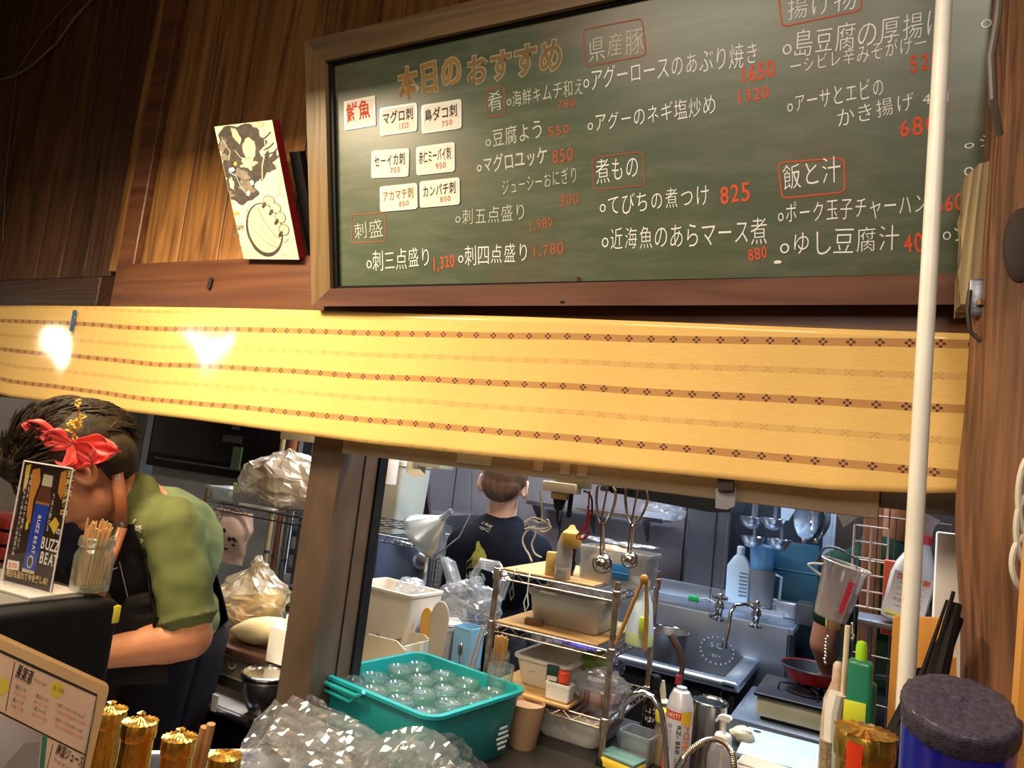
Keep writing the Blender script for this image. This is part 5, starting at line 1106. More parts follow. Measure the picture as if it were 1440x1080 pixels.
MB().box((0, 0, 4 * m), (14 * m, .02, 8 * m), bev=.002).obj('clip', mt('emerald', (.02, .30, .10), .4), t); MB().tube([(6 * m, 0, 5 * m), (18 * m, 0, 8 * m), (30 * m, 0, 4 * m)], .002).obj('wire', mt('pale_wire', (.5, .48, .3), .5), t)
p = at(943, 905, z=SZ + .02); t = thing('steel_pail', 'steel pail standing at the left of the sink basin', 'pail', V((p.x, 3.25, SZ - .133))); m = mpp(t.location)
shell([(.080, 0), (.084, .004), (.094, .22), (.097, .225)], .0015, 32).obj('pail', mt('pail_steel', (.45, .44, .45), .3, .9), t); MB().tube(arc((0, 0, .225), .096, 0, 180, 16, 'xy'), .003).obj('handle', CHROME, t)
# things on the ledge
zl = SZ + .261
p = at(1040, 846, Y=3.80); m = mpp(p); t = thing('wall_shelf', 'narrow steel shelf under the white bottle and the jug', 'shelf', V((at(1055, 848, Y=3.86).x, 3.84, at(1055, 848, Y=3.86).z - .01)))
MB().box((0, 0, 0), (96 * m, .14, .012), bev=.002).obj('plate', BLS, t); MB().box((0, -.07, -.012), (96 * m, .006, .03)).obj('lip', BLS, t); zs = t.location.z + .0065
def sh(x): return V((at(x, 840, Y=3.83).x, 3.83, zs))
p = sh(1037); m = mpp(p); t = thing('white_jug', 'tall white square bottle with a screw cap on the narrow steel shelf', 'bottle', p)
rings(MB(), [(31 * m, .075, .012, 0), (32 * m, .078, .014, 50 * m), (18 * m, .05, .014, 62 * m), (11 * m, .03, .012, 66 * m)]).obj('bottle', mt('bottle_blue_white', (.55, .70, .82), .35, 0, (.48, .62, .76), 5), t); MB().lathe([(5.5 * m, 64 * m), (5.5 * m, 76 * m), (4 * m, 78 * m)], 18).obj('cap', mt('cap_white', (.70, .76, .82), .4), t)
m_ = MB(); [m_.box((8 * m, -.0405, (12 + 5 * k_) * m), (11 * m, .001, 1.2 * m)) for k_ in range(7)]; m_.obj('scale_marks', mt('mark_blue', (.10, .16, .30), .5), t)
p = sh(1070); t = thing('clear_jug', 'clear measuring jug with a handle, a blue jug upturned in it', 'jug', p)
shell([(15 * m, 0), (16.5 * m, .003), (17.5 * m, 50 * m)], .002, 26).obj('jug', mt('jug_grey', (.20, .22, .25), .2, 0, coat=.3), t); MB().tube([(17 * m, 0, 46 * m), (25 * m, 0, 44 * m), (24 * m, 0, 8 * m), (16 * m, 0, 6 * m)], 2 * m, 8).obj('handle', mt('jug_handle', (.45, .58, .72), .25), t)
t = thing('blue_jug', 'translucent blue measuring jug upturned in the clear jug', 'jug', p + V((-2 * m, 0, 36 * m))); shell([(14 * m, 0), (14.5 * m, .003), (17.5 * m, 46 * m), (18 * m, 47 * m)], .002, 26).obj('jug', mt('jug_blue', (.16, .42, .75), .25, 0, coat=.3, alpha=.85), t); MB().lathe([(17.4 * m, 45 * m), (18.6 * m, 46 * m), (18.6 * m, 48 * m), (17.4 * m, 48.5 * m)], 26, cap=False).obj('rim', mt('rim_blue', (.40, .62, .85), .3), t)
p = at(1105, 868, z=SZ + .16); m = mpp(p); t = thing('soap_tin', 'small rounded steel tin on the sink ledge', 'tin', p); MB().box((0, 0, 11 * m), (28 * m, .06, 22 * m), bev=.008, seg=3).obj('tin', mt('tin', (.40, .43, .48), .3, .7), t); MB().box((0, -.032, 11 * m), (22 * m, .004, 16 * m), bev=.002).obj('front_plate', mt('tin_front', (.35, .38, .44), .3, .5), t)
p = at(1135, 880, z=SZ + .16); t = thing('dark_tin', 'dark square tin right of the steel tin on the sink ledge', 'tin', p); MB().box((0, .03, 14 * m), (30 * m, .08, 28 * m), bev=.004).obj('tin', mt('tin_dark', (.04, .04, .045), .5), t); MB().box((0, .03, 29 * m), (26 * m, .07, 2 * m)).obj('lid', STEEL_D, t)
# utensils hung above
Yu = 3.72; rl = thing('utensil_rail', 'steel rail for hanging utensils below the lintel over the sink', 'rail', V((at(1095, 680, Y=Yu).x, Yu, at(1095, 675, Y=Yu).z + .04)))
MB().tube([(-.42, 0, 0), (.42, 0, 0)], .006, 10).obj('rail', STEEL, rl)
for s_ in (-.4, 0, .4): MB().tube([(s_, 0, 0), (s_, .16, .02)], .005).obj('arm', STEEL, rl)
zr = rl.location.z
def hangp(x, y): q = at(x, y, Y=Yu - .02); return q
for k_, (x, yb, w_, lab) in enumerate(((1056, 745, 14, 'upper left steel ladle hanging over the sink'), (1087, 747, 15, 'upper right steel ladle hanging over the sink'), (1058, 772, 15, 'lower left steel ladle hanging over the sink'), (1096, 776, 15, 'lower right steel ladle hanging over the sink'))):
    q = at(x, yb - 12, Y=Yu - .02 - .05 * (k_ % 2) - (.0 if k_ < 2 else -.03)); m = mpp(q) * 1.15; t = thing('steel_ladle', lab, 'ladle', q, group='ladles hanging over the sink')
    shell([(3 * m, -9 * m), (8 * m, -7 * m), (12.5 * m, -1 * m), (w_ * m, 5 * m)], .0015, 28).obj('bowl', mt('ladle_steel', (.58, .62, .68), .25, .9), t)
    MB().tube([(0, w_ * .9 * m, 4 * m), (0, w_ * m, 12 * m), (0, .03, zr - q.z), (0, .02, zr - q.z + .015), (0, .045 if k_ > 1 else .06, zr - q.z + .008)], 2.2 * m, 8).obj('handle', mt('ladle_steel', (.58, .62, .68), .25, .9), t)
q = at(1108, 710, Y=Yu - .02); m = mpp(q); t = thing('pierced_turner', 'pale steel turner blade hanging between the ladles and the strainers', 'turner', q)
MB().prism([(-8, -20), (2, -22), (9, -8), (12, 18), (-4, 18), (-9, 0)], .003, Matrix.Rotation(pi / 2, 4, 'X') @ Matrix.Scale(m, 4)).obj('blade', mt('blade_pale', (.45, .55, .68), .4, .5), t); MB().tube([(2 * m, 0, 18 * m), (2 * m, .01, zr - q.z)], 2 * m).obj('handle', STEEL, t)
for k_, (x, y, lab, rx_, rz_) in enumerate(((1133, 725, 'round steel strainer hanging beside the turner', 20, 33), (1150, 728, 'larger bluish strainer hanging in front of the round one', 15, 30))):
    q = at(x, y, Y=Yu - .06 - .05 * k_); m = mpp(q); t = thing('strainer', lab, 'strainer', q); rr_ = (rz_) * m; S_ = mt('strainer_mesh', (.40, .50, .62), .35, .6, (.25, .32, .42), 40, bump=.001, bscale=200)
    Rm = Matrix.Rotation(radians(-55 if k_ == 0 else -68), 4, 'Z'); b = MB(); b.lathe([(.001, -.05), (rr_ * .5, -.042), (rr_ * .85, -.022), (rr_, 0)], 28, (0, 0, 0), (0, -1, 0), cap=False); bmesh.ops.transform(b.b, matrix=Rm, verts=b.b.verts); b.obj('mesh_bowl', S_, t)
    b = MB(); b.tube([Rm @ V((cos(2 * pi * i / 28) * rr_, 0, sin(2 * pi * i / 28) * rr_)) for i in range(28)], .0035, 6, closed=True); b.obj('hoop', CHROME, t); MB().tube([(0, 0, rr_), (0, .03, zr - q.z)], .004).obj('handle', STEEL, t)
    MB().box((0, 0, -rr_ - .008), (.02, .01, .02), bev=.002).obj('rest_hook', STEEL, t)
# hood and far shelf
a, b_ = at(868, 684, Y=3.1), at(985, 712, Y=3.1); t = thing('range_hood', 'black range hood edge hanging below the lintel', 'hood', V((a.x, 3.1, a.z - .03)))
MB().prism([(0, .06), (.52, .06), (.50, -.02), (.42, -.03), (.05, -.01)], .35, Matrix.Translation((0, .35, 0)) @ Matrix.Rotation(pi / 2, 4, 'X')).obj('canopy', BLACK, t); MB().box((.26, -.006, .045), (.50, .01, .02)).obj('front_lip', mt('brown_lip', (.08, .05, .03), .5), t); MB().box((.26, .2, 1.13), (.3, .2, 2.18)).obj('duct', BLACK, t)
a, b_ = at(742, 706, Y=3.75), at(1000, 747, Y=3.75); t = thing('wall_shelf', 'long steel shelf on brackets on the panelled wall behind the hanging scoops', 'shelf', V((a.x, 3.75, a.z)))
W = b_.x - a.x - .25; MB().box((W / 2, .09, 0), (W, .20, .012)).obj('plate', STEEL, t); MB().box((W / 2, -.012, .0), (W, .008, .022)).obj('bright_lip', CHROME, t)
for x_ in (.02, W * .45, W * .85): MB().prism([(0, 0), (.15, 0), (.0, -.13)], .01, Matrix.Translation((x_, .18, -.006)) @ Matrix.Rotation(-pi / 2, 4, 'Z') @ Matrix.Rotation(pi / 2, 4, 'X')).obj('bracket', STEEL_D, t)
q = at(930, 722, Y=3.8); t = thing('film_bundle', 'bundle of clear plastic on the long shelf beside the steel column', 'plastic wrap', V((q.x, 3.82, a.z + .006))); bag((0, 0, .04), (.13, .06, .045), .016, 20, 2).obj('film', FILM, t, 0); MB().box((-.02, 0, .015), (.16, .08, .03)).crumple(.005, 20).obj('stack', mt('pale_stack', (.5, .56, .66), .5), t)
# ================================================================ hanging scoops, cables, boxes under the lintel
Yg = 1.47; zl0 = z0
def hook_thing(nm, lab, cat, x, y): q = at(x, y, Y=Yg); return thing(nm, lab, cat, V((q.x, Yg, q.z))), V((q.x, Yg, q.z)), mpp(q)
for k_, (xt, yt, xb, yb, rb, lab) in enumerate(((852, 700, 848, 792, 12.5, 'steel ice cream scoop hanging nearer the red cord'), (895, 700, 886, 787, 10, 'smaller steel ice cream scoop hanging beside the hood'))):
    t, o_, m = hook_thing('ice_cream_scoop', lab, 'scoop', xt, yt); q = at(xb, yb, Y=Yg) - o_
    M_ = CHROME; s_ = 14 if k_ == 0 else 16
    MB().tube(smooth_path([V((-s_ * m, 0, -4 * m)), V((-s_ * m, 0, 14 * m)), V((-s_ * .6 * m, 0, 20 * m)), V((0, 0, 22 * m)), V((s_ * .6 * m, 0, 18 * m)), V((s_ * m, 0, 6 * m)), V((s_ * .9 * m, 0, -12 * m)), V((s_ * .4 * m, 0, -30 * m)), V((0, 0, -40 * m)), q * .75, q + V((0, 0, 10 * m))], 5), 2.2 * m if k_ == 0 else 2.0 * m, 8).obj('sprung_handle', M_, t)
    MB().tube([V((-s_ * m, 0, -4 * m)), V((-s_ * .7 * m, 0, -26 * m)), V((-2 * m, 0, -40 * m))], 2 * m, 8).obj('lever', M_, t); MB().tube([V((2 * m, -.004, 16 * m)), V((-2 * m, -.006, -30 * m)), q * .8 + V((-3 * m, -.006, 0)), q + V((-3 * m, -.004, 10 * m))], 1.5 * m, 6).obj('push_rod', M_, t)
    MB().box((0, .006, 22 * m), (16 * m, .012, 8 * m), bev=.002).obj('gear_plate', mt('brown_chrome', (.45, .25, .14), .3, .8), t)
    MB().lathe([(.0005, -rb * m), (rb * .6 * m, -rb * .8 * m), (rb * .92 * m, -rb * .4 * m), (rb * m, 0), (rb * .92 * m, rb * .4 * m), (rb * .6 * m, rb * .75 * m), (rb * .3 * m, rb * m)], 26, q, (.2, .5, 1)).obj('bowl', CHROME, t)
    MB().tube([(0, 0, 20 * m), (0, .004, z0 - o_.z + .012 if z0 > o_.z else .02)], .0015).obj('hanging_hook', STEEL, t)
    MB().tube([q + V((cos(a_) * (rb + 1.5) * m, -.004, sin(a_) * (rb + 1.5) * m)) for a_ in [x_ * pi / 8 for x_ in range(-9, 5)]], 1.0 * m, 6).obj('scraper_band', CHROME, t)
def cable(nm, lab, mat, loops, r=1.3):
    q0 = at(*loops[0][0], Y=Yg - .01); t_ = thing(nm, lab, 'cable', V((q0.x, Yg - .01, q0.z)))
    for l_ in loops: MB().tube(smooth_path([at(x, y, Y=Yg - .01 - .004 * random.random()) - V((q0.x, Yg - .01, q0.z)) for x, y in l_], 6), r * mpp(q0), 6).obj('strand', mat, t_)
    return t_
cable('red_cable', 'bundled dark red cord hanging under the lintel', mt('crimson', (.25, .01, .015), .4), [[(829, 690), (828, 705), (827, 720), (824, 735)], [(826, 712), (829, 728), (824, 742), (812, 752), (812, 757), (819, 758), (826, 748), (827, 735), (832, 722)], [(820, 736), (818, 746), (815, 755), (822, 758), (828, 750), (825, 738), (829, 716)]])
cable('pale_cable', 'pale tangled cable bundle hanging beside the worker in black', mt('pale_cable', (.42, .38, .26), .5), [[(760, 690), (761, 705), (762, 725), (760, 736)], [(738, 740), (745, 731), (760, 736), (770, 731), (772, 741), (758, 744), (742, 742)], [(737, 735), (750, 728), (765, 733), (775, 742), (764, 748), (750, 742), (738, 744)], [(752, 740), (740, 748), (735, 760), (739, 772), (744, 780), (748, 790)], [(755, 742), (752, 755), (748, 765), (752, 778), (762, 784)]])
t, o_, m = hook_thing('junction_box', 'olive and cream wiring boxes fixed under the lintel', 'wiring box', 790, 683)
t.location.y += .03
MB().box((4 * m, .02, 10 * m), (46 * m, .05, 22 * m), bev=.002).obj('upper_box', mt('olive_box', (.24, .20, .09), .6), t); MB().box((-8 * m, 0, -3 * m), (52 * m, .04, 14 * m), bev=.003).obj('lower_box', CREAM, t); MB().box((-8 * m, 0, -15 * m), (24 * m, .03, 10 * m), bev=.002).obj('socket', mt('ochre_socket', (.42, .30, .12), .5), t)
MB().box((-9 * m, 0, -28 * m), (14 * m, .03, 16 * m), bev=.002, taper=.6).obj('plug', BLACK, t); MB().tube([(-10 * m, 0, -36 * m), (-9 * m, 0, -50 * m), (-4 * m, 0, -60 * m)], 2 * m).obj('plug_cord', BLACK, t); MB().box((5 * m, .01, -26 * m), (5 * m, .01, 36 * m)).obj('bracket', BLACK, t)
MB().tube(smooth_path([V((26 * m, 0, -4 * m)), V((34 * m, 0, -6 * m)), V((40 * m, 0, -16 * m)), V((42 * m, 0, -40 * m))], 5), 1.6 * m).obj('lead', BLACK, t)
t, o_, m = hook_thing('black_bracket', 'black strap bracket with a steel knuckle above the first scoop', 'bracket', 852, 672); t.location.y += .02
MB().box((2 * m, .01, 0), (9 * m, .012, 36 * m), rot=Matrix.Rotation(.25, 4, 'Y')).obj('strap', BLACK, t); MB().box((-4 * m, .0, -14 * m), (12 * m, .02, 10 * m), bev=.003).obj('knuckle', STEEL_D, t); MB().box((20 * m, .012, -16 * m), (34 * m, .01, 9 * m)).obj('crossbar', BLACK, t)
t = thing('dark_spatula', 'dark handled spatula with a grey blade stuck over the lintel edge', 'spatula', V((at(1022, 690, Y=Yg - .12).x, D - .005, at(1022, 690, Y=D).z))); m = mpp(t.location)
MB().box((0, -.01, 12 * m), (22 * m, .012, 26 * m), rot=Matrix.Rotation(-.15, 4, 'Y'), bev=.002).obj('handle', mt('charred', (.03, .02, .015), .6), t); MB().prism([(-14, 0), (14, 4), (14, -22), (4, -28), (-12, -28)], .002, Matrix.Translation((0, -.006, 2 * m)) @ Matrix.Rotation(pi / 2, 4, 'X') @ Matrix.Scale(m, 4)).obj('blade', mt('grey_blade', (.22, .22, .24), .5, .3), t)
# ================================================================ stove
t = thing('stove_bench', 'low steel bench carrying the gas stove', 'bench', V((-.30, 2.74, 0))); MB().box((.45, .24, .745), (1.2, .50, .03), bev=.006).obj('top', BLS, t); MB().box((.45, .24, .36), (1.15, .40, .72)).obj('body', BLACK, t)
t = thing('gas_stove', 'single-burner gas stove with cream front beside the sink', 'stove', V((-.385, 2.93, .761)))
MB().box((.17, .0, .045), (.31, .30, .07), bev=.012, seg=3).obj('body', mt('stove_cream', (.46, .42, .28), .35, .2, (.36, .33, .20), 8), t); MB().box((.17, 0, .085), (.33, .32, .012), bev=.004).obj('top_plate', mt('stove_top', (.025, .025, .028), .3, .2), t)
MB().box((.17, 0, .018), (.28, .26, .036)).obj('plinth', BLACK, t); MB().tube([(.01, -.157, .088), (.33, -.157, .088)], .005).obj('front_edge', CHROME, t)
for x_ in (.17,):
    MB().lathe([(.07, .091), (.075, .096), (.060, .100), (.035, .096), (.034, .110), (.001, .112)], 26, (x_, 0, 0)).obj('burner', BLACK, t)
    b = MB()
    for k_ in range(4): a = k_ * pi / 2 + .4; b.tube([(x_ + cos(a) * .03, sin(a) * .03, .118), (x_ + cos(a) * .10, sin(a) * .10, .118), (x_ + cos(a) * .105, sin(a) * .105, .092)], .004)
    b.obj('pan_support', BLACK, t)
t = thing('red_pan', 'red frying pan with a dark inside on the gas stove', 'pan', V((-.205, 2.98, .885)))
shell([(.075, 0), (.085, .004), (.112, .050), (.115, .053)], .003, 36).obj('pan', mt('pan_red', (.42, .012, .010), .25, coat=.5), t); MB().lathe([(.001, .006), (.080, .007), (.109, .050), (.109, .052), (.078, .010), (.001, .0085)], 36).obj('lining', BLACK, t); MB().tube([(.11, -.01, .045), (.20, -.02, .07), (.28, -.03, .08)], [.010, .010, .012], 10).obj('handle', BLACK, t)
MB().lathe([(.1125, .050), (.117, .051), (.117, .0545), (.1125, .055)], 36, cap=False).obj('rim', STEEL, t)
t = thing('wire_ring', 'thin wire handle ring over the front burner', 'handle', V((-.10, 2.86, .853))); MB().tube(arc((0, 0, .0), .06, 0, 180, 16), .002).obj('ring', CHROME, t); MB().tube([(-.06, 0, 0), (.06, 0, 0)], .002).obj('bar', CHROME, t)
# ================================================================ people: one continuous body each, clothes as children
def capsule(b, p0, p1, r0, r1, n=18):
    """tapered limb with rounded ends"""
    p0, p1 = V(p0), V(p1); b.cyl(p0, p1, r0, r1, n); b.ell(p0, r0, None, n, 10); b.ell(p1, r1, None, n, 10); return b
def slab(b, p, rx, ry, rz, R=None): return b.ell(p, (rx, ry, rz), R, 22, 14)
def frame(f, up):
    """matrix with local x = face direction, z = crown direction"""
    f = V(f).normalized(); z = V(up); z = (z - f * f.dot(z)).normalized(); y = z.cross(f)
    return Matrix(((f.x, y.x, z.x, 0), (f.y, y.y, z.y, 0), (f.z, y.z, z.z, 0), (0, 0, 0, 1)))
def head(b, c, R, s=1.0):
    """skull, jaw, nose, brow, lips, chin and ears around centre c"""
    T = lambda x, y, z: V(c) + R.to_3x3() @ (V((x, y, z)) * s)
    b.ell(T(-.008, 0, .025), (.095 * s, .076 * s, .090 * s), R, 24, 16); b.ell(T(.030, 0, -.045), (.058 * s, .056 * s, .066 * s), R, 20, 14)
    b.ell(T(.058, 0, -.092), (.026 * s, .026 * s, .020 * s), R); b.ell(T(.070, 0, .030), (.026 * s, .056 * s, .014 * s), R)
    b.cyl(T(.088, 0, .020), T(.112, 0, -.022), .009 * s, .013 * s, 10); b.ell(T(.106, 0, -.026), (.014 * s, .017 * s, .010 * s), R)
    b.ell(T(.084, 0, -.052), (.012 * s, .024 * s, .006 * s), R); b.ell(T(.083, 0, -.063), (.012 * s, .021 * s, .007 * s), R)
    for q in (-1, 1):
        b.ell(T(.058, q * .034, -.010), (.030 * s, .024 * s, .022 * s), R)
        E = R @ Matrix.Rotation(radians(-q * 14), 4, 'Z')
        pts = [T(-.004 + .019 * cos(a) - .004 * sin(a), q * (.078 + .012 * (1 - cos(a)) * .5 + .006), .000 + .032 * sin(a)) for a in [x_ * pi / 8 for x_ in range(-5, 13)]]
        b.tube(pts, .0068 * s, 8); b.ell(T(-.002, q * .077, -.002), (.013 * s, .006 * s, .024 * s), R); b.ell(T(.002, q * .084, -.030), (.009 * s, .006 * s, .009 * s), R)
    return T
def hand(b, w, d, n, s=1.0, curl=.5, left=True):
    """palm at w pointing along d with palm normal n, five bent fingers"""
    d, n = V(d).normalized(), V(n).normalized(); sd = d.cross(n) * (1 if left else -1)
    L = lambda a, c, e: V(w) + (d * a + sd * c + n * e) * s
    R = Matrix((( d.x, sd.x, n.x, 0), (d.y, sd.y, n.y, 0), (d.z, sd.z, n.z, 0), (0, 0, 0, 1)))
    b.ell(L(.045, 0, 0), (.050 * s, .040 * s, .015 * s), R, 18, 12)
    for k, (ln, c) in enumerate(((.068, .030), (.078, .010), (.072, -.010), (.056, -.029))):
        q0 = L(.078 - .004 * abs(k - 1), c, 0); q1 = q0 + (d * cos(curl * .5) + n * sin(curl * .5)) * ln * .45 * s
        q2 = q1 + (d * cos(curl * 1.5) + n * sin(curl * 1.5)) * ln * .32 * s; q3 = q2 + (d * cos(curl * 2.3) + n * sin(curl * 2.3)) * ln * .26 * s
        capsule(b, q0, q1, .0090 * s, .0085 * s, 10); capsule(b, q1, q2, .0085 * s, .0078 * s, 10); capsule(b, q2, q3, .0078 * s, .0068 * s, 10)
    t0 = L(.020, .030, 0); t1 = L(.045, .055, .012); t2 = L(.072, .058, .024)
    capsule(b, t0, t1, .012 * s, .010 * s, 10); capsule(b, t1, t2, .010 * s, .008 * s, 10)
def remesh(o, vs=.006, it=4):
    m_ = o.modifiers.new('r', 'REMESH'); m_.mode = 'VOXEL'; m_.voxel_size = vs; m_.use_smooth_shade = True
    s_ = o.modifiers.new('s', 'SMOOTH'); s_.iterations = it; s_.factor = .6; return o
SKIN = mt('skin', (.47, .20, .095), .55, 0, (.38, .14, .06), 14, sub=.12, bump=.0004, bscale=220)
SKIN2 = mt('skin_pale', (.66, .40, .28), .45, 0, (.58, .33, .22), 14, sub=.12)
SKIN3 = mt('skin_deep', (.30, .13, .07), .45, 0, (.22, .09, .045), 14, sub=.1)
HAIR = mt('dark_hair', (.040, .026, .014), .6, 0, (.010, .007, .005), 30, (1, 1, 1), .003, 60, spec=.2)
HAIR2 = mt('brown_hair', (.11, .055, .03), .45, 0, (.05, .025, .015), 50, (1, 1, .3), .003, 90)
TEE = mt('olive_cotton', (.130, .145, .050), .9, 0, (.095, .105, .035), 8, spec=.15, bump=.0006, bscale=500)
TEEB = mt('black_cotton', (.006, .007, .013), .9, 0, (.004, .005, .009), 8, spec=.15)
APR = mt('apron_black', (.012, .009, .009), .9, 0, (.007, .006, .006), 10, spec=.15)
JEAN = mt('dark_trousers', (.02, .02, .028), .85)
# ---- man bending over the counter, hibiscus behind his ear
dC = 1.86
hc = at(114, 662, d=1.70)
base_ = V((at(235, 900, d=dC).x, 1.25, 0))
t = thing('person', 'man in an olive green shirt and black apron bending left over the counter', 'person', base_)
W_ = lambda x, y, d: at(x, y, d=d) - base_
imgv = lambda ax, ay: (at(200 + ax * 100, 700 + ay * 100, d=dC) - at(200, 700, d=dC)).normalized()
rh_ = ray(118, 662).normalized(); fdir = imgv(-.78, .62); fdir -= rh_ * fdir.dot(rh_); cdir = imgv(-.62, -.78); cdir -= rh_ * cdir.dot(rh_); RH = frame(fdir, cdir)
b = MB(); T = head(b, hc - base_, RH, 1.10)
nk0, nk1 = W_(176, 702, 1.80), W_(128, 678, 1.74)
capsule(b, nk0, nk1, .066, .060)
ch = W_(220, 775, 1.88); wa = W_(228, 900, 1.95); pv = W_(236, 1000, 1.99); pv.y = .02
slab(b, ch, .13, .18, .17, Matrix.Rotation(radians(-16), 4, 'Y')); slab(b, wa, .115, .155, .16); slab(b, pv, .12, .17, .14); capsule(b, W_(192, 716, 1.82), W_(212, 745, 1.86), .08, .10)
sh, el, wr = W_(245, 740, 1.75), W_(268, 896, 1.70), W_(168, 915, 1.66)
capsule(b, sh, el, .062, .050); capsule(b, el, el.lerp(wr, .35), .050, .052); capsule(b, el.lerp(wr, .35), W_(128, 922, 1.64), .050, .032)
hw = W_(126, 922, 1.64); hand(b, hw, imgv(-1, .15), imgv(-.1, 1), 1.05, .5)
sh2, el2, wr2 = W_(222, 762, 2.00), W_(222, 880, 2.08), W_(130, 900, 2.02); capsule(b, sh2, el2, .062, .048); capsule(b, el2, wr2, .05, .032); hand(b, wr2, imgv(-1, .1), imgv(-.1, 1), 1.05, .5, False)
for q in (-1, 1):
    hp_, kn, an = pv + V((0, q * .085, -.05)), V((.02, q * .09, .50)), V((.02, q * .09, .09))
    capsule(b, hp_, kn, .088, .060); capsule(b, kn, an, .058, .040); b.ell(an + V((-.06, 0, -.05)), (.125, .045, .035))
remesh(b.obj('body', SKIN, t, 180), .0048, 3)
b = MB(); 
for c_, r_ in (((-.028, 0, .050), (.104, .090, .094)), ((.02, 0, .080), (.088, .085, .066)), ((-.06, 0, .0), (.058, .078, .075)), ((.065, 0, .090), (.045, .070, .045)), ((-.02, 0, .105), (.088, .080, .058))): b.ell(T(*c_), tuple(x_ * 1.12 for x_ in r_), RH, 24, 16)

random.seed(5)
R3 = RH.to_3x3(); sg_ = 1 if (R3 @ V((0, 1, 0))).dot(-rh_) > 0 else -1
for k_ in range(800):
    u1, u2 = random.uniform(-2.6, 1.9), random.uniform(0.0, 1.45)      # round the skull, up to the crown
    n_ = V((cos(u1) * sin(u2 + .12), sg_ * abs(cos(u2)) * (1 if random.random() < .8 else .2), sin(u1) * .0 + sin(u2) * (1 if u1 > -1.2 else .6)))
    n_ = V((sin(u1) * .9, sg_ * random.uniform(.05, 1), cos(u1) * .8 + .35)).normalized()
    if n_.z < -.15 or (n_.z < .25 and n_.x > .35): continue
    c0 = V((-.012, 0, .045)); p0 = c0 + V((n_.x * .108, n_.y * .092, n_.z * .098)); fl_ = V((-.75, 0, -.45 + .5 * random.random())); fl_ = (fl_ - n_ * fl_.dot(n_)).normalized(); fl_ += V((random.uniform(-.2, .2),) * 3)
    q_ = [p0 + n_ * e_ + fl_ * d_ for e_, d_ in ((-.006, 0), (.007, .02), (.006, .045), (-.003, .072))]
    b.tube([T(*q) for q in q_], [.0030, .0042, .0034, .0008], 5)
b.obj('hair', HAIR, t, 60)
b = MB()
slab(b, ch + V((.004, 0, 0)), .138, .180, .175, Matrix.Rotation(radians(-16), 4, 'Y')); slab(b, wa + V((0, 0, .05)), .120, .155, .13); capsule(b, W_(186, 706, 1.81), W_(212, 748, 1.86), .076, .115)
shm = sh.lerp(el, .78); capsule(b, sh, shm, .070, .064, 22); b.cyl(shm, sh.lerp(el, .84), .064, .071, 22); capsule(b, sh2, sh2.lerp(el2, .8), .080, .070)
capsule(b, sh, ch + V((0, -.05, .05)), .070, .11); capsule(b, sh2, ch + V((0, .05, .04)), .070, .11)
b.crumple(.004, 16, 4); SHO = o = remesh(b.obj('shirt', TEE, t, 180), .006, 5)
tx = bpy.data.textures.new('folds', 'CLOUDS'); tx.noise_scale = .075; tx.noise_depth = 1
dm = o.modifiers.new('d', 'DISPLACE'); dm.texture = tx; dm.strength = .014; dm.mid_level = .5
# seam of the sleeve
# apron: front shell round the chest and hips
def apr(i, j):
    z = j; a = radians(-180 + (-118 + 236 * i)) if j > .0 else 0
    cz = [(0, V((pv.x, pv.y, pv.z - .45)), .165, .205, 1.525), (.50, wa + V((0, 0, .01)), .148, .186, 1.525), (.53, wa + V((-.01, -.03, .05)), .175, .205, 1.0), (.80, ch + V((-.040, -.045, -.02)), .190, .218, .90), (1.0, ch + V((-.065, -.055, .115)), .150, .180, .66)]
    for (j0, c0_, a0, b0, w0), (j1, c1_, a1, b1, w1) in zip(cz, cz[1:]):
        if j <= j1:
            k_ = (j - j0) / (j1 - j0); c_ = c0_.lerp(c1_, k_); ra, rb, w = a0 + (a1 - a0) * k_, b0 + (b1 - b0) * k_, w0 + (w1 - w0) * k_; break
    a = pi + (i - .5) * 2 * radians(118) * w
    f = 1.015 + .02 * sin(a * 9 + j * 5) * (1 - j)
    return V((c_.x + cos(a) * ra * f, c_.y + sin(a) * rb * f, c_.z))
o = MB().grid(apr, 48, 34).obj('apron', APR, t, 180); o.modifiers.new('s', 'SOLIDIFY').thickness = .004
b = MB()
for q in (-1, 1):
    hp_ = pv + V((0, q * .085, -.05)); capsule(b, hp_, V((.02, q * .09, .50)), .102, .074); capsule(b, V((.02, q * .09, .50)), V((.02, q * .09, .10)), .074, .062)
slab(b, pv, .132, .182, .13); remesh(b.obj('trousers', JEAN, t, 180), .008)
def bib(i, j):
    y = 738 + 225 * j; xr = poly_at([(738, 163), (775, 175), (800, 190), (862, 224), (965, 238)], y); xl = poly_at([(738, 138), (860, 118), (965, 112)], y)
    return W_(xl + (xr - xl) * i, y, 1.66)
o = MB().grid(bib, 24, 40).obj('apron_bib', APR, t, 180); q_ = o.modifiers.new('w', 'SHRINKWRAP'); q_.target = SHO; q_.offset = .009; q_.wrap_mode = 'OUTSIDE_SURFACE'; q_.wrap_method = 'PROJECT'; q_.use_project_x = False; q_.use_project_y = True; q_.use_project_z = False; q_.use_positive_direction = True; q_.use_negative_direction = False; q_.project_limit = 0
LEA = mt('brown_leather', (.28, .09, .03), .45, 0, (.20, .06, .02), 20, coat=.2)
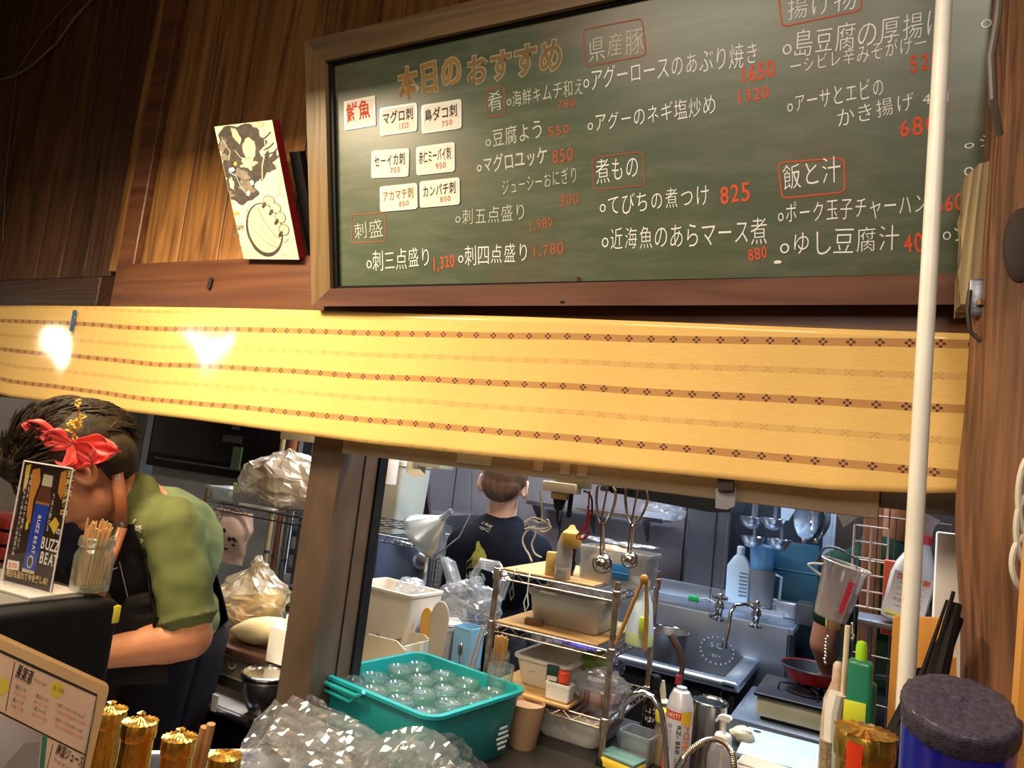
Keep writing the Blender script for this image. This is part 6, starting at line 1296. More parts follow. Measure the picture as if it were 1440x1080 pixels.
def strap(pts, w, nm, mat, th=.004):
    P_ = smooth_path(pts, 8); b = MB(); 
    def f(i, j):
        k_ = i * (len(P_) - 1); a = int(min(k_, len(P_) - 2)); p = P_[a].lerp(P_[a + 1], k_ - a); tg = (P_[a + 1] - P_[a]).normalized(); vw = (p + base_ - EYE).normalized(); sd = tg.cross(vw).normalized(); return p + sd * (j - .5) * w
    o_ = b.grid(f, len(P_) * 2, 3).obj(nm, mat, t, 180); o_.modifiers.new('s', 'SOLIDIFY').thickness = th
strap([W_(150, 640, 1.78), W_(162, 655, 1.70), W_(168, 690, 1.68), W_(171, 720, 1.68), W_(170, 742, 1.69)], .026, 'neck_strap', LEA)
strap([W_(172, 742, 1.66), W_(160, 775, 1.62), W_(148, 805, 1.60), W_(140, 840, 1.60)], .022, 'lower_strap', LEA)
MB().ell(W_(170, 743, 1.68), (.015, .010, .016)).obj('strap_knot', mt('knot_black', (.03, .015, .015), .6), t)
for a_, b_ in (((130, 772, 1.66), (163, 752, 1.68)), ((128, 812, 1.66), (166, 798, 1.68)), ((168, 790, 1.68), (182, 850, 1.70))): MB().tube([W_(*a_), W_(*b_)], .001).obj('apron_stitch', mt('stitch', (.35, .33, .35), .6), t)
# white print on the shirt back
fS = Surf(at(180, 772, d=1.70), at(215, 786, d=1.70) - at(180, 772, d=1.70), V((0, -.1, 1)))
m_ = MB()
SHT = mt('faded_print', (.50, .46, .36), .8)
for s_, x0_, y0_, x1_, y1_, h_ in (('ろ', 176, 733, 184, 737, 9), ('ば', 184, 745, 192, 748, 9), ('た', 192, 746, 200, 749, 9), ('の', 184, 762, 192, 764, 8), ('す', 193, 764, 200, 767, 9)):
    a_, c_ = fS.uv(x0_, y0_), fS.uv(x1_, y1_); write(m_, s_, a_, c_, h_ * 1.70e-3, .0, .05)
o = m_.obj('shirt_print', SHT, None, 0); o.matrix_world = fS.M() ; o.parent = t; o.matrix_parent_inverse = Matrix.Translation(-base_); q_ = o.modifiers.new('w', 'SHRINKWRAP'); q_.target = SHO; q_.offset = .004; q_.wrap_mode = 'OUTSIDE_SURFACE'
# hibiscus
fp = at(104, 618, d=1.60); t = thing('hibiscus', 'red hibiscus flower with a yellow stamen tucked behind the man\'s ear', 'flower', fp)
RED = mt('hibiscus_red', (.85, .05, .03), .5, 0, (.60, .02, .02), 14, sheen=.3, sub=.1); m = mpp(fp)
ctr = at(100, 626, d=1.60) - fp
for k_, (ex, ey, w, seed) in enumerate(((35, 595, 15, 1), (64, 614, 19, 2), (90, 656, 26, 3), (127, 650, 25, 4), (160, 634, 22, 5))):
    tip = at(ex, ey, d=1.57 + .01 * k_) - fp; ax = tip - ctr; L = ax.length; ax.normalize(); sd = ax.cross(V((0, 1, 0))).normalized()
    def pet(i, j):
        u_ = (i - .5) * 2; wdt = w * .86 * m * (.28 + .85 * sin(min(1, j * 1.2) * pi / 2)) * math.sqrt(max(0.02, 1 - (max(0, j - .70) / .305) ** 2)); return ctr + ax * (L * j * (1.04 - .08 * u_ * u_)) + sd * u_ * wdt + V((0, -1, 0)) * (.008 * sin(u_ * 9 + seed) * j + .012 * abs(u_) * j - .01 * j) + noise.noise_vector(V((i * 3, j * 3, seed))) * .004
    o = MB().grid(pet, 18, 16).obj('petal', RED, t, 180); o.modifiers.new('s', 'SOLIDIFY').thickness = .0008
YEL = mt('stamen_yellow', (.80, .42, .04), .5)
s0, s1 = ctr, at(112, 570, d=1.56) - fp
MB().tube([s0, s0.lerp(s1, .5), s1], [.0028, .0022, .0016], 8).obj('stamen_column', mt('stamen_red', (.75, .25, .08), .5), t)
random.seed(8); b = MB()
for k_ in range(38):
    c_ = s0.lerp(s1, random.uniform(.30, .72)); q = V((random.uniform(-1, 1), random.uniform(-1, 1), random.uniform(-1, 1))).normalized() * random.uniform(.008, .020); b.tube([c_, c_ + q], .0010, 4); b.ell(c_ + q, .0026, None, 8, 6)
b.obj('anthers', YEL, t, kind='stuff')
b = MB()
for k_ in range(5): a_ = k_ * 1.256; q = s1 + V((cos(a_) * .008, -.004, sin(a_) * .008 + .004)); b.tube([s1, q], .001, 4); b.ell(q, .0030, None, 8, 6)
b.obj('stigma', mt('stigma_orange', (.85, .35, .04), .5), t)

# ---- young man seen from behind
d2 = 2.80; base_ = V((at(700, 800, d=d2).x, at(700, 800, d=d2).y, 0))
t = thing('person', 'young man in a black printed shirt standing with his back turned in the kitchen', 'person', base_)
hc = W_(709, 684, d2); RH = frame((-.22, .95, -.10), (.06, -.04, 1)); b = MB(); T = head(b, hc, RH, 1.03)
capsule(b, W_(704, 735, d2), W_(708, 705, d2), .060, .056)
ch = W_(700, 790, d2); wa = W_(694, 880, d2); pv = V((wa.x, wa.y, .90)); RT = Matrix.Rotation(radians(-18), 4, 'Z')
slab(b, ch, .175, .11, .19, RT); slab(b, wa, .15, .10, .18, RT); slab(b, pv, .155, .11, .13, RT)
for q, (sx, sy), (ex, ey), (wx, wy) in ((-1, (652, 765), (634, 855), (652, 915)), (1, (752, 775), (768, 860), (762, 920))):
    s_, e_, w__ = W_(sx, sy, d2), W_(ex, ey, d2), W_(wx, wy, d2 + .12); capsule(b, s_, e_, .052, .042); capsule(b, e_, w__, .042, .028); hand(b, w__, V((0, .7, -.5)), V((0, -.5, -.7)), .95, .5, q < 0)
    hp_ = pv + V((q * .085, 0, -.04)); capsule(b, hp_, V((hp_.x, hp_.y, .48)), .085, .055); capsule(b, V((hp_.x, hp_.y, .48)), V((hp_.x, hp_.y, .08)), .055, .04); b.ell(V((hp_.x, hp_.y + .05, .035)), (.045, .125, .035))
remesh(b.obj('body', SKIN2, t, 180), .0065)
b = MB()
for c_, r_ in (((-.014, 0, .040), (.104, .086, .088)), ((-.052, 0, .0), (.058, .076, .062)), ((.03, 0, .085), (.074, .076, .045)), ((-.055, 0, -.035), (.038, .055, .030))): b.ell(T(*c_), tuple(x_ * 1.03 for x_ in r_), RH, 24, 16)
b.crumple(.002, 60); remesh(b.obj('hair', HAIR2, t, 180), .005, 3)
b = MB(); slab(b, ch, .192, .128, .20, RT); slab(b, wa, .166, .116, .20, RT); slab(b, pv + V((0, 0, .04)), .168, .122, .12, RT); capsule(b, W_(703, 742, d2), W_(702, 765, d2), .078, .12)
for (sx, sy), (ex, ey) in (((652, 768), (634, 858)), ((752, 778), (768, 862))): s_, e_ = W_(sx, sy, d2), W_(ex, ey, d2); capsule(b, s_, s_.lerp(e_, .92), .068, .058); capsule(b, s_, W_(702, 762, d2), .072, .105)
b.crumple(.003, 12); SHB = remesh(b.obj('shirt', TEEB, t, 180), .007)
b = MB()
for q in (-1, 1): hp_ = pv + V((q * .085, 0, -.04)); capsule(b, hp_, V((hp_.x, hp_.y, .48)), .100, .070); capsule(b, V((hp_.x, hp_.y, .48)), V((hp_.x, hp_.y, .10)), .070, .06)
slab(b, pv, .168, .122, .13, RT); remesh(b.obj('trousers', JEAN, t, 180), .008)
# back print wrapped on the shirt by rays
PS = Surf(at(700, 800, d=d2 - .160), RT.to_3x3() @ V((1, 0, 0)), V((0, 0, 1)))
def prt(s_, x0, y0, x1, y1, h, mat, off=.02):
    m_ = MB(); write(m_, s_, PS.uv(x0, y0), PS.uv(x1, y1), h * 2.5e-3, 0, off, .06)
    for v in m_.b.verts: v.co.z -= .45 * v.co.x ** 2 / .3 + max(0, -v.co.y) * .22
    o = m_.obj('back_print', mat, None, 0); o.matrix_world = PS.M(); o.parent = t; o.matrix_parent_inverse = Matrix.Translation(-base_); q_ = o.modifiers.new('w', 'SHRINKWRAP'); q_.target = SHB; q_.offset = .004; q_.wrap_mode = 'OUTSIDE_SURFACE'
PW = mt('print_white', (.45, .43, .36), .8); PY = mt('print_yellow', (.36, .33, .06), .8)
prt('これが', 674, 741, 690, 742, 6, PW); prt('つぎ', 674, 749, 688, 750, 6, PW)
m_ = MB()
for pts in ([(648, 797), (650, 776), (654, 770), (658, 778), (664, 774), (672, 764), (676, 762), (682, 772), (686, 782), (685, 797)], ):
    m_.poly([(*PS.uv(*p), -.012) for p in pts])
for v in m_.b.verts: v.co.z -= .45 * v.co.x ** 2 / .3 + max(0, -v.co.y) * .2 - .012
bmesh.ops.triangulate(m_.b, faces=m_.b.faces); bmesh.ops.subdivide_edges(m_.b, edges=m_.b.edges[:], cuts=5)
o = m_.obj('back_print', PY, None, 0); o.matrix_world = PS.M(); o.parent = t; o.matrix_parent_inverse = Matrix.Translation(-base_); q_ = o.modifiers.new('w', 'SHRINKWRAP'); q_.target = SHB; q_.offset = .003; q_.wrap_mode = 'OUTSIDE_SURFACE'
prt('川人口小什', 649, 795, 685, 799, 14, mt('print_dark', (.05, .05, .02), .8), .01); prt('ばばい', 645, 812, 684, 816, 13, PW, .04); prt('OKINAWA', 644, 822, 686, 828, 7, PY); prt('SINCE', 655, 834, 684, 838, 4, PW)

# ---- third person at the stove, mostly hidden: dark green sleeve and bent arm
d3 = 2.66; base_ = V((at(1230, 860, d=d3).x, at(1215, 860, d=d3).y + .05, 0))
t = thing('person', 'person in a dark green shirt at the stove, mostly hidden behind the hanging rack', 'person', base_)
hc = W_(1270, 690, d3); RH = frame((-.4, .8, -.35), (0, 0, 1)); b = MB(); T = head(b, hc + V((0, 0, .06)), RH)
ch = W_(1240, 830, d3); wa = W_(1242, 930, d3); pv = V((wa.x, wa.y, .88)); capsule(b, ch + V((0, 0, .12)), hc + V((0, 0, -.02)), .062, .055)
slab(b, ch, .15, .11, .19); slab(b, wa, .135, .10, .17); slab(b, pv, .15, .11, .13)
s_, e_, w__ = W_(1180, 800, d3 - .02), W_(1156, 905, d3 - .02), W_(1158, 950, d3 + .04)
capsule(b, s_, e_, .050, .044); capsule(b, e_, W_(1168, 950, d3 + .02), .044, .032); hand(b, W_(1166, 952, d3 + .02), imgv(-1, .2), imgv(0, 1), .9, .8)
s2, e2 = W_(1265, 815, d3), W_(1275, 900, d3); capsule(b, s2, e2, .05, .042); capsule(b, e2, W_(1250, 950, d3 + .1), .042, .03); hand(b, W_(1250, 950, d3 + .1), V((-.5, .6, 0)), V((0, 0, -1)), .9, .6, False)
for q in (-1, 1): hp_ = pv + V((q * .08, 0, -.04)); capsule(b, hp_, V((hp_.x, hp_.y, .48)), .082, .055); capsule(b, V((hp_.x, hp_.y, .48)), V((hp_.x, hp_.y, .08)), .055, .04); b.ell(V((hp_.x, hp_.y + .05, .035)), (.045, .125, .035))
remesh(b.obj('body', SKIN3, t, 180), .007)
b = MB(); [b.ell(T(*c_), r_, RH, 22, 14) for c_, r_ in (((-.012, 0, .045), (.104, .086, .086)), ((-.05, 0, .0), (.058, .078, .07)))]; b.obj('hair', HAIR, t, 60)
b = MB(); slab(b, ch, .165, .125, .20); slab(b, wa, .15, .115, .2); slab(b, pv + V((0, 0, .05)), .16, .122, .12); capsule(b, ch + V((0, 0, .10)), ch + V((0, 0, .14)), .12, .08)
for a_, c_ in ((s_, e_), (s2, e2)): capsule(b, a_, a_.lerp(c_, .62), .064, .058); capsule(b, a_, ch + V((0, 0, .06)), .07, .11)
remesh(b.obj('shirt', mt('bottle_green', (.006, .020, .010), .9, spec=.15), t, 180), .007)
b = MB()
for q in (-1, 1): hp_ = pv + V((q * .08, 0, -.04)); capsule(b, hp_, V((hp_.x, hp_.y, .48)), .098, .07); capsule(b, V((hp_.x, hp_.y, .48)), V((hp_.x, hp_.y, .10)), .07, .06)
slab(b, pv, .162, .122, .13); remesh(b.obj('trousers', JEAN, t, 180), .008)
# ================================================================ foreground left
ZL = 1.0
c_ = at(172, 852, d=1.08); XF = c_.x; YF = c_.y
t = thing('black_cabinet', 'black box cabinet with vent slots standing on the bar ledge', 'cabinet', V((XF - .19, YF - .25, ZL)))
zt = c_.z - ZL + .010
b = MB().box((0, 0, zt / 2), (.38, .50, zt), bev=.014, seg=3); b.obj('case', mt('case_black', (.006, .006, .007), .55, bump=.0003, bscale=600, spec=.15), t)
for k_ in range(4): MB().box((.1905, .05 + k_ * .0, zt - .11 - .022 * k_), (.002, .20, .006), bev=.001, seg=1).obj('vent_slot', BLACKG, t)
MB().ell((.191, -.06, zt - .045), (.002, .006, .004)).obj('screw', STEEL, t); MB().box((.186, .243, zt - .022), (.010, .012, .026), bev=.002).obj('yellow_tab', mt('tab_yellow', (.75, .62, .05), .5), t)
MB().box((-.01, -.01, zt + .002), (.33, .44, .004), bev=.001).obj('top_plate', mt('top_grey', (.20, .18, .16), .35, .3), t)
MB().box((-.02, -.16, zt + .006), (.24, .05, .004), bev=.001).obj('white_strip', PAPER, t)
ztop = ZL + zt + .004
# acrylic stand with the drink flyer
bl, br_ = at(6, 816, z=ztop + .003), at(72, 834, z=ztop + .003); U_ = (br_ - bl); tlp = at(23, 646, Y=bl.y)
S = Surf(bl, U_, V((0, 0, 1)) + V((0, .0, 0))); sw = U_.length; shh = S.uv(23, 646).y
t = thing('flyer_stand', 'clear acrylic menu stand holding a dark drink flyer with a blue bottle', 'sign stand', None, M=S.M())
def su(x, y): q = S.uv(x, y); tl_ = S.uv(23, 646).x; return V((q.x - tl_ * q.y / shh, q.y))
MB().box((sw / 2, shh / 2, 0), (sw, shh, .0025)).obj('flyer', mt('flyer_dark', (.035, .014, .010), .4, 0, (.015, .008, .008), 20), t)
MB().box((sw / 2, shh / 2, .0035), (sw + .004, shh + .004, .001)).obj('acrylic_front', film('clear_acrylic', (.97, .97, .97), .0, .03, refl=.08), t)
b = MB()
for p0, p1 in (((-.002, 0), (-.002, shh)), ((sw + .002, 0), (sw + .002, shh)), ((-.002, shh), (sw + .002, shh))): b.tube([(*p0, .003), (*p1, .003)], .0012, 6)
b.obj('acrylic_edge', mt('acrylic_edge', (.70, .66, .62), .2), t); MB().box((sw / 2, -.001, .0), (sw + .03, .004, .08), bev=.001).obj('acrylic_foot', mt('acrylic_base', (.45, .42, .38), .15, coat=.6), t)
def fl_poly(pts, mat, nm, z=.0016): m_ = MB(); m_.poly([(*su(*p), z) for p in pts]); m_.obj(nm, mat, t, 0)
def fl_txt(s_, x0, y0, x1, y1, h, mat, z=.0019, off=.02): m_ = MB(); a_ = su(x0, y0); write(m_, s_, a_, su(x1, y1), (su(x0, y0 - h) - a_).length, z, off); m_.obj('flyer_lettering', mat, t, 0)
fl_poly([(24, 652), (31, 650), (27, 680), (22, 690)], mt('flame_yellow', (.75, .50, .05), .5), 'flame'); fl_poly([(33, 658), (43, 656), (45, 675), (38, 700), (36, 735), (30, 725)], mt('flame_orange', (.62, .25, .04), .5), 'flame'); fl_poly([(72, 662), (80, 658), (80, 690), (75, 700), (70, 690)], mt('flame_orange', (.62, .25, .04), .5), 'flame')
fl_poly([(30, 735), (34, 720), (34, 742), (30, 744)], mt('flame_yellow', (.75, .50, .05), .5), 'lemon'); fl_poly([(62, 735), (70, 725), (76, 735), (70, 750)], mt('flame_yellow', (.75, .50, .05), .5), 'lemon')
fl_poly([(49, 664), (62, 667), (61, 683), (47, 680)], mt('cap_cream', (.62, .56, .38), .5), 'drawn_cap'); fl_poly([(47, 680), (60, 683), (62, 706), (40, 703), (44, 690)], mt('bottle_brown', (.14, .05, .03), .3), 'drawn_bottle')
fl_poly([(41, 703), (61, 707), (48, 806), (31, 800)], mt('bottle_blue', (.02, .06, .42), .35), 'drawn_label', .0018); fl_poly([(41, 702), (61, 706), (61, 710), (41, 706)], GOLD, 'drawn_band', .0020); fl_poly([(31, 798), (48, 803), (48, 807), (31, 803)], mt('cap_cream', (.62, .56, .38), .5), 'drawn_band', .0020)
m_ = MB(); q = su(41, 789); m_.prism([(q.x + cos(a) * .0065, q.y + sin(a) * .0095) for a in [k_ * pi / 12 for k_ in range(24)]], .0003, Matrix.Translation((0, 0, .0019))); m_.obj('emblem', mt('emblem', (.6, .55, .4), .4), t, 0)
m_ = MB(); m_.prism([(q.x + cos(a) * .0045, q.y + sin(a) * .007) for a in [k_ * pi / 12 for k_ in range(24)]], .0003, Matrix.Translation((0, 0, .0022))); m_.obj('emblem', mt('emblem_dark', (.05, .05, .08), .4), t, 0)
def fl_v(s_, x, y0, y1, w, mat, rot=False, z=.0021, off=.02):
    m_ = MB(); n_ = len(s_)
    if rot: a_, c_ = su(x, y0), su(x - (y1 - y0) * .10, y1); write(m_, s_, a_, c_, w * 1.0e-3, z, off)
    else:
        for k_, ch_ in enumerate(s_): y = y0 + (y1 - y0) * (k_ + 1) / n_; xx_ = x - (y - y0) * .10; a_ = su(xx_, y); write(m_, ch_, a_, su(xx_ + w, y + w * .15), (y1 - y0) / n_ * .00092, z, off)
    m_.obj('flyer_lettering', mat, t, 0)
fl_v('BUZZ BEAT', 47, 722, 778, 7, PAPER, True)
GOLDT = mt('gold_text', (.70, .52, .20), .4); fl_v('話題沸騰中', 82, 655, 725, 11, GOLDT, off=.03)
fl_txt('の', 72, 750, 79, 751, 10, PAPER); fl_txt('BUZZ', 53, 769, 78, 776, 17, PAPER, off=.02); fl_txt('BEAT', 53, 790, 78, 797, 17, PAPER, off=.02)
fl_txt('明日も忘れて今を楽しめ!', 9, 809, 69, 823, 10, GOLDT, off=.03); fl_poly([(10, 786), (26, 789), (26, 802), (9, 799)], PAPER, 'price_tag'); fl_txt('570', 12, 797, 24, 799, 7, CHR, .0021)
fl_v('刺激的なのに飲みやすい新感覚の味', 26, 664, 780, 4, PAPER, off=.0); fl_v('今夜もみんなで乾杯しよう', 31, 662, 770, 4, PAPER, off=.0); fl_v('うまさ弾ける', 64, 690, 745, 4, PAPER, off=.0)
# toothpick jar
p = at(106, 834, z=ztop); m = mpp(p)
t = thing('toothpick_jar', 'glass jar of wooden toothpicks beside the acrylic stand', 'jar', p + V((0, .02, 0)))
shell([(22 * m, 0), (25 * m, .003), (26 * m, 14 * m), (26 * m, 52 * m), (22 * m, 60 * m), (21 * m, 64 * m), (23 * m, 66 * m), (24 * m, 70 * m), (23 * m, 76 * m), (22 * m, 78 * m)], .0022, 32).obj('glass', film('jar_glass', (.93, .95, .88), .08, .05, (.7, .7, .55)), t)
MB().lathe([(.001, .003), (23 * m, .004), (24 * m, 10 * m), (.001, 12 * m)], 30).obj('thick_base', GLASS, t)
for k_ in range(5): MB().tube([(cos(a_) * 23.5 * m, sin(a_) * 23.5 * m, (66 + 2.2 * k_) * m) for a_ in [x_ * pi / 12 for x_ in range(24)]], .0006, 4, closed=True).obj('thread', GLASS, t) if k_ < 3 else None
random.seed(21); TP = mt('toothpick', (.66, .38, .15), .5)
for k_ in range(46):
    a_ = random.uniform(0, 6.28); r0_ = random.uniform(0, 16) * m; r1_ = random.uniform(4, 19) * m; sx = random.uniform(-5, 12) * m
    p0 = V((cos(a_) * r0_ - 4 * m, sin(a_) * r0_, .012)); p1 = V((cos(a_) * r1_ * .9 + sx, sin(a_) * r1_, random.uniform(84, 104) * m)); MB().cyl(p0, p1, .0016, .0014, 6).obj('toothpick', TP, t)
# menu board
TR = at(158, 962, d=.64)
def dsolve(px, py, ref, other, lo, hi):
    best = None
    for i in range(200):
        d_ = lo + (hi - lo) * i / 199; q = at(px, py, d=d_); c = abs((q - ref).normalized().dot((other - ref).normalized()))
        if best is None or c < best[0]: best = (c, q)
    return best[1]
BRp = at(130, 1080, d=.60); TL_ = dsolve(0, 889, TR, BRp, .45, .95)
U_ = (TR - TL_).normalized(); Vv = (TR - BRp).normalized(); mw, mh = .34, .17
S = Surf(TR - U_ * mw - Vv * mh, U_, Vv)
t = thing('menu_board', 'cream edged printed drink menu standing tilted on the bar ledge', 'menu', None, M=S.M())
ou = [(p.x, p.y) for p in loop2([(0, -.12), (mw, -.12), (mw, mh), (0, mh)], .008)]
MB().prism(ou, .008, Matrix.Translation((0, 0, -.010))).obj('back_board', mt('board_ochre', (.80, .55, .25), .45, 0, (.72, .46, .18), 8, coat=.3), t)
MB().prism([(p.x, p.y) for p in loop2([(.004, -.116), (mw - .004, -.116), (mw - .004, mh - .004), (.004, mh - .004)], .007)], .0022, Matrix.Translation((0, 0, -.0021))).obj('clear_sleeve', mt('sleeve', (.72, .48, .24), .25, 0, (.66, .42, .18), 10, coat=.6), t)
su2 = lambda x, y: S.uv(x, y)
e1 = mw - .018; MB().box(((0 + e1) / 2, (mh - .018 - .11) / 2, .0004), (e1, mh - .018 + .11, .0006)).obj('sheet_edge', PAPER, t)
q = su2(134, 977); e2 = q.x; top2 = q.y
MB().box((e2 / 2 - .0, (top2 - .11) / 2, .0010), (e2, top2 + .11, .0006)).obj('sheet', mt('salmon_paper', (.84, .58, .40), .55, coat=.4), t)
def mk(pts, w, mat=INK, closed=False): m_ = MB(); stroke(m_, [su2(*p) for p in pts], w, .0015, closed); m_.obj('rule', mat, t, 0)
mk([(-20, 908), (134, 978), (112, 1095)], .0020); mk([(18, 931), (5, 1000)], .0008); mk([(-10, 998), (118, 1062)], .0010); mk([(72, 1046), (60, 1095)], .0008)
MB().poly([(*su2(*p), .0013) for p in [(-10, 1003), (56, 1034), (50, 1095), (-20, 1095)]]).obj('photo_panel', mt('grey_photo', (.60, .55, .54), .4, 0, (.50, .45, .45), 6, coat=.3), t, 0)
MB().poly([(*su2(*p), .0015) for p in [(57, 1034), (64, 1037), (58, 1095), (51, 1095)]]).obj('green_bar', mt('green_bar', (.03, .20, .12), .5), t, 0)
MB().poly([(*su2(*p), .0014) for p in [(10, 1070), (32, 1045), (54, 1044), (50, 1095), (-10, 1095)]]).obj('photo_shape', mt('photo_dark', (.24, .20, .20), .4, 0, (.30, .26, .25), 9), t, 0)
def mtx(s_, x0, y0, x1, y1, h, mat=INK, off=.0):
    m_ = MB(); a_ = su2(x0, y0); write(m_, s_, a_, su2(x1, y1), (su2(x0, y0 - h) - a_).length, .0017, off); m_.obj('menu_lettering', mat, t, 0)
mtx('果実酒', 17, 952, 40, 963, 19, INK, .012); mtx('Fruit liquor', 45, 958, 63, 966, 5)
MB().poly([(*(su2(78, 970) + V((cos(k_ * .4) * .009, sin(k_ * .4) * .0058))), .0014) for k_ in range(16)]).obj('price_spot', mt('spot_yellow', (.78, .62, .05), .6), t, 0); mtx('各 528', 71, 969, 86, 976, 6, mt('olive_ink', (.2, .2, .02), .6))
MB().poly([(*(su2(2, 965) + V((cos(k_ * .4) * .006, sin(k_ * .4) * .0058))), .0014) for k_ in range(16)]).obj('price_spot', mt('spot_yellow', (.78, .62, .05), .6), t, 0)
for s_, r_, x, y, L in (('・梅ロック', 'Ume rocks', 14, 966, 20), ('・梅ソーダ', 'Ume soda', 10, 984, 20), ('・杏ロック', 'Apricot rocks', 42, 978, 24), ('・杏ソーダ', 'Apricot soda', 40, 996, 22), ('・ゆずシークヮーサーロック', 'Yuzu shikuwasa rocks', 74, 992, 44), ('・ゆずシークヮーサーソーダ', 'Yuzu shikuwasa soda', 71, 1012, 44)):
    mtx(s_, x, y, x + L * .93, y + L * .46, 6); mtx(r_, x + 2, y + 9, x + L, y + 9 + L * .44, 4.5, CHR)
mtx('南国ジュース', 74, 1060, 112, 1080, 15, INK, .012); mtx('Tropical juice', 72, 1070, 100, 1085, 5)
# gold-foil bottles
FOIL = mt('gold_foil', (1.0, .70, .20), .22, 1, (.85, .50, .10), 30, (1, 1, .25), .0016, 60)
FOILO = mt('gold_foil_dark', (1.0, .70, .18), .26, 1, (.85, .52, .08), 40, (1, 1, .3), .0022, 90)
def foil_bottle(lab, x, y, d, capr, style=0, stand=ZL):
    top = at(x, y, d=d); h = top.z - stand; t = thing('foil_bottle', lab, 'bottle', V((top.x, top.y, stand)), group='gold foil topped bottles on the bar ledge'); R_ = capr
    MB().lathe([(R_ * 1.7, 0), (R_ * 1.8, .004), (R_ * 1.8, h * .35), (R_ * 1.5, h * .48), (R_ * 1.12, h * .62), (R_ * .98, h * .70)], 28).obj('glass', mt('green_bottle', (.02, .05, .02), .1, coat=.5), t)
    b = MB(); n_ = 40; secs = [(R_ * 1.32, h * .45), (R_ * 1.15, h * .58), (R_ * 1.0, h * .70), (R_ * .95, h * .80), (R_ * .92, h - R_ * 1.35), (R_ * 1.0, h - R_ * 1.25), (R_ * 1.04, h - R_ * .9), (R_ * 1.02, h - R_ * .45), (R_ * .96, h - R_ * .28)]
    rs = []
    for r, z in secs: rs.append([b.b.verts.new((cos(2 * pi * i / n_) * r * (1 + .018 * sin(i * 2.7) + .012 * sin(i * 5.1 + z * 90)), sin(2 * pi * i / n_) * r * (1 + .018 * sin(i * 2.7)), z)) for i in range(n_)])
    b.skin(rs); b.obj('neck_foil', FOILO, t, 28)
    b = MB(); rs = []
    for k_ in range(8):
        f = k_ / 7; r = R_ * 1.0 * (1 - f) ** .9 + .0008; z = h - R_ * .30 + R_ * (.10 * f + (.40 * f ** 3 if style == 0 else .06 * f))
        rs.append([b.b.verts.new((cos(2 * pi * i / n_) * r * (1 + .05 * (i % 2) * (1 - f)), sin(2 * pi * i / n_) * r * (1 + .05 * (i % 2) * (1 - f)), z + (.0009 if i % 2 else 0) * (1 - f))) for i in range(n_)])
    b.skin(rs, cap1=True); b.obj('pleated_cap', FOIL, t, 20)
    if style == 0: MB().lathe([(.001, -.002), (.0035, 0), (.002, .003), (.0045, .007), (.001, .009)], 10, (0, 0, h - .004 + R_ * .05)).crumple(.0015, 200).obj('foil_twist', FOIL, t)
    return t
foil_bottle('gold foil bottle half hidden behind the menu board, leftmost of the four', 157, 992, .80, .0165)
foil_bottle('gold foil bottle with a twisted foil peak, second from the menu board', 199, 1008, .75, .0165)
foil_bottle('gold foil bottle with a pleated top beside the two wooden sticks', 254, 1030, .75, .0165)
foil_bottle('lowest gold foil bottle, only its flat cap in view near the plastic wrap', 318, 1056, .75, .0160, 1)
t = thing('wooden_sticks', 'two thin wooden sticks standing in a cup between the gold foil bottles', 'sticks', V((at(285, 1080, d=.80).x, at(285, 1080, d=.80).y, ZL)))
o_ = t.location; MB().lathe([(.018, 0), (.02, .08), (.018, .08), (.016, .004)], 18).obj('cup', STEEL_D, t)
for (x0_, y0_), (x1_, y1_) in (((272, 1085), (288, 1022)), ((282, 1085), (297, 1018))):
    a_, c_ = at(x0_, y0_, d=.80) - o_, at(x1_, y1_, d=.80) - o_; lo = a_ + (a_ - c_) * ((a_.z - .01) / (c_.z - a_.z)); lo = V((lo.x * .3, lo.y * .3, .01)); MB().tube([lo, a_, c_], .0048, 8).obj('stick', mt('brown_stick', (.42, .22, .09), .5), t)
# ================================================================ foreground right
ZR = 1.0
t = foil_bottle('large gold capped bottle with a red stripe at the right of the bar', 1218, 1016, .56, .0215, 1)
h = at(1218, 1016, d=.56).z - ZR
R_ = .0215; m_ = MB(); m_.grid(lambda i, j: V((sin(-.55 + .5 * i) * R_ * 1.085, -cos(-.55 + .5 * i) * R_ * 1.085, h - R_ * (.5 + 1.3 * j) - .001)), 8, 1); m_.obj('red_stripe', mt('seal_red', (.60, .04, .01), .35), t)
p = at(1350, 992, d=.58); R_ = 73 * mpp(p)
t = thing('blue_canister', 'blue canister with a rough dark fabric lid in the lower right corner', 'canister', V((p.x, p.y + .10, ZR)))
pc = p - t.location; axc = V((0, -sin(radians(21)), cos(radians(21)))); L_ = (pc.z - .02) / axc.z
MB().lathe([(R_ * .90, -L_), (R_ * .92, -L_ + .005), (R_ * .97, -.014), (R_ * .97, -.010)], 48, pc, axc).obj('body', mt('cobalt', (.006, .012, .35), .25, coat=.5), t)
MB().lathe([(R_ * .5, -L_ - .022), (R_ * .5, -L_ + .01)], 30, pc, axc).obj('foot', BLACK, t)
b = MB().lathe([(R_ * .985, -.019), (R_ * 1.0, -.015), (R_ * 1.01, -.004), (R_ * .99, 0), (R_ * .9, .002), (R_ * .75, .002), (R_ * .6, .002), (R_ * .45, .002), (R_ * .3, .0015), (R_ * .15, .0015), (.001, .002)], 72, pc, axc)
b.crumple(.0012, 330); b.obj('fabric_lid', mt('dark_fabric', (.060, .045, .075), .75, 0, (.012, .010, .022), 240, bump=.0014, bscale=700, coat=.15), t, 60)
p0_, p1_ = at(1424, 1090, d=.56), at(1446, 780, d=.56)
t = thing('wooden_upright', 'smooth orange wooden upright at the right edge beside the blue canister', 'post', V((p0_.x + .02, p0_.y, ZR)))
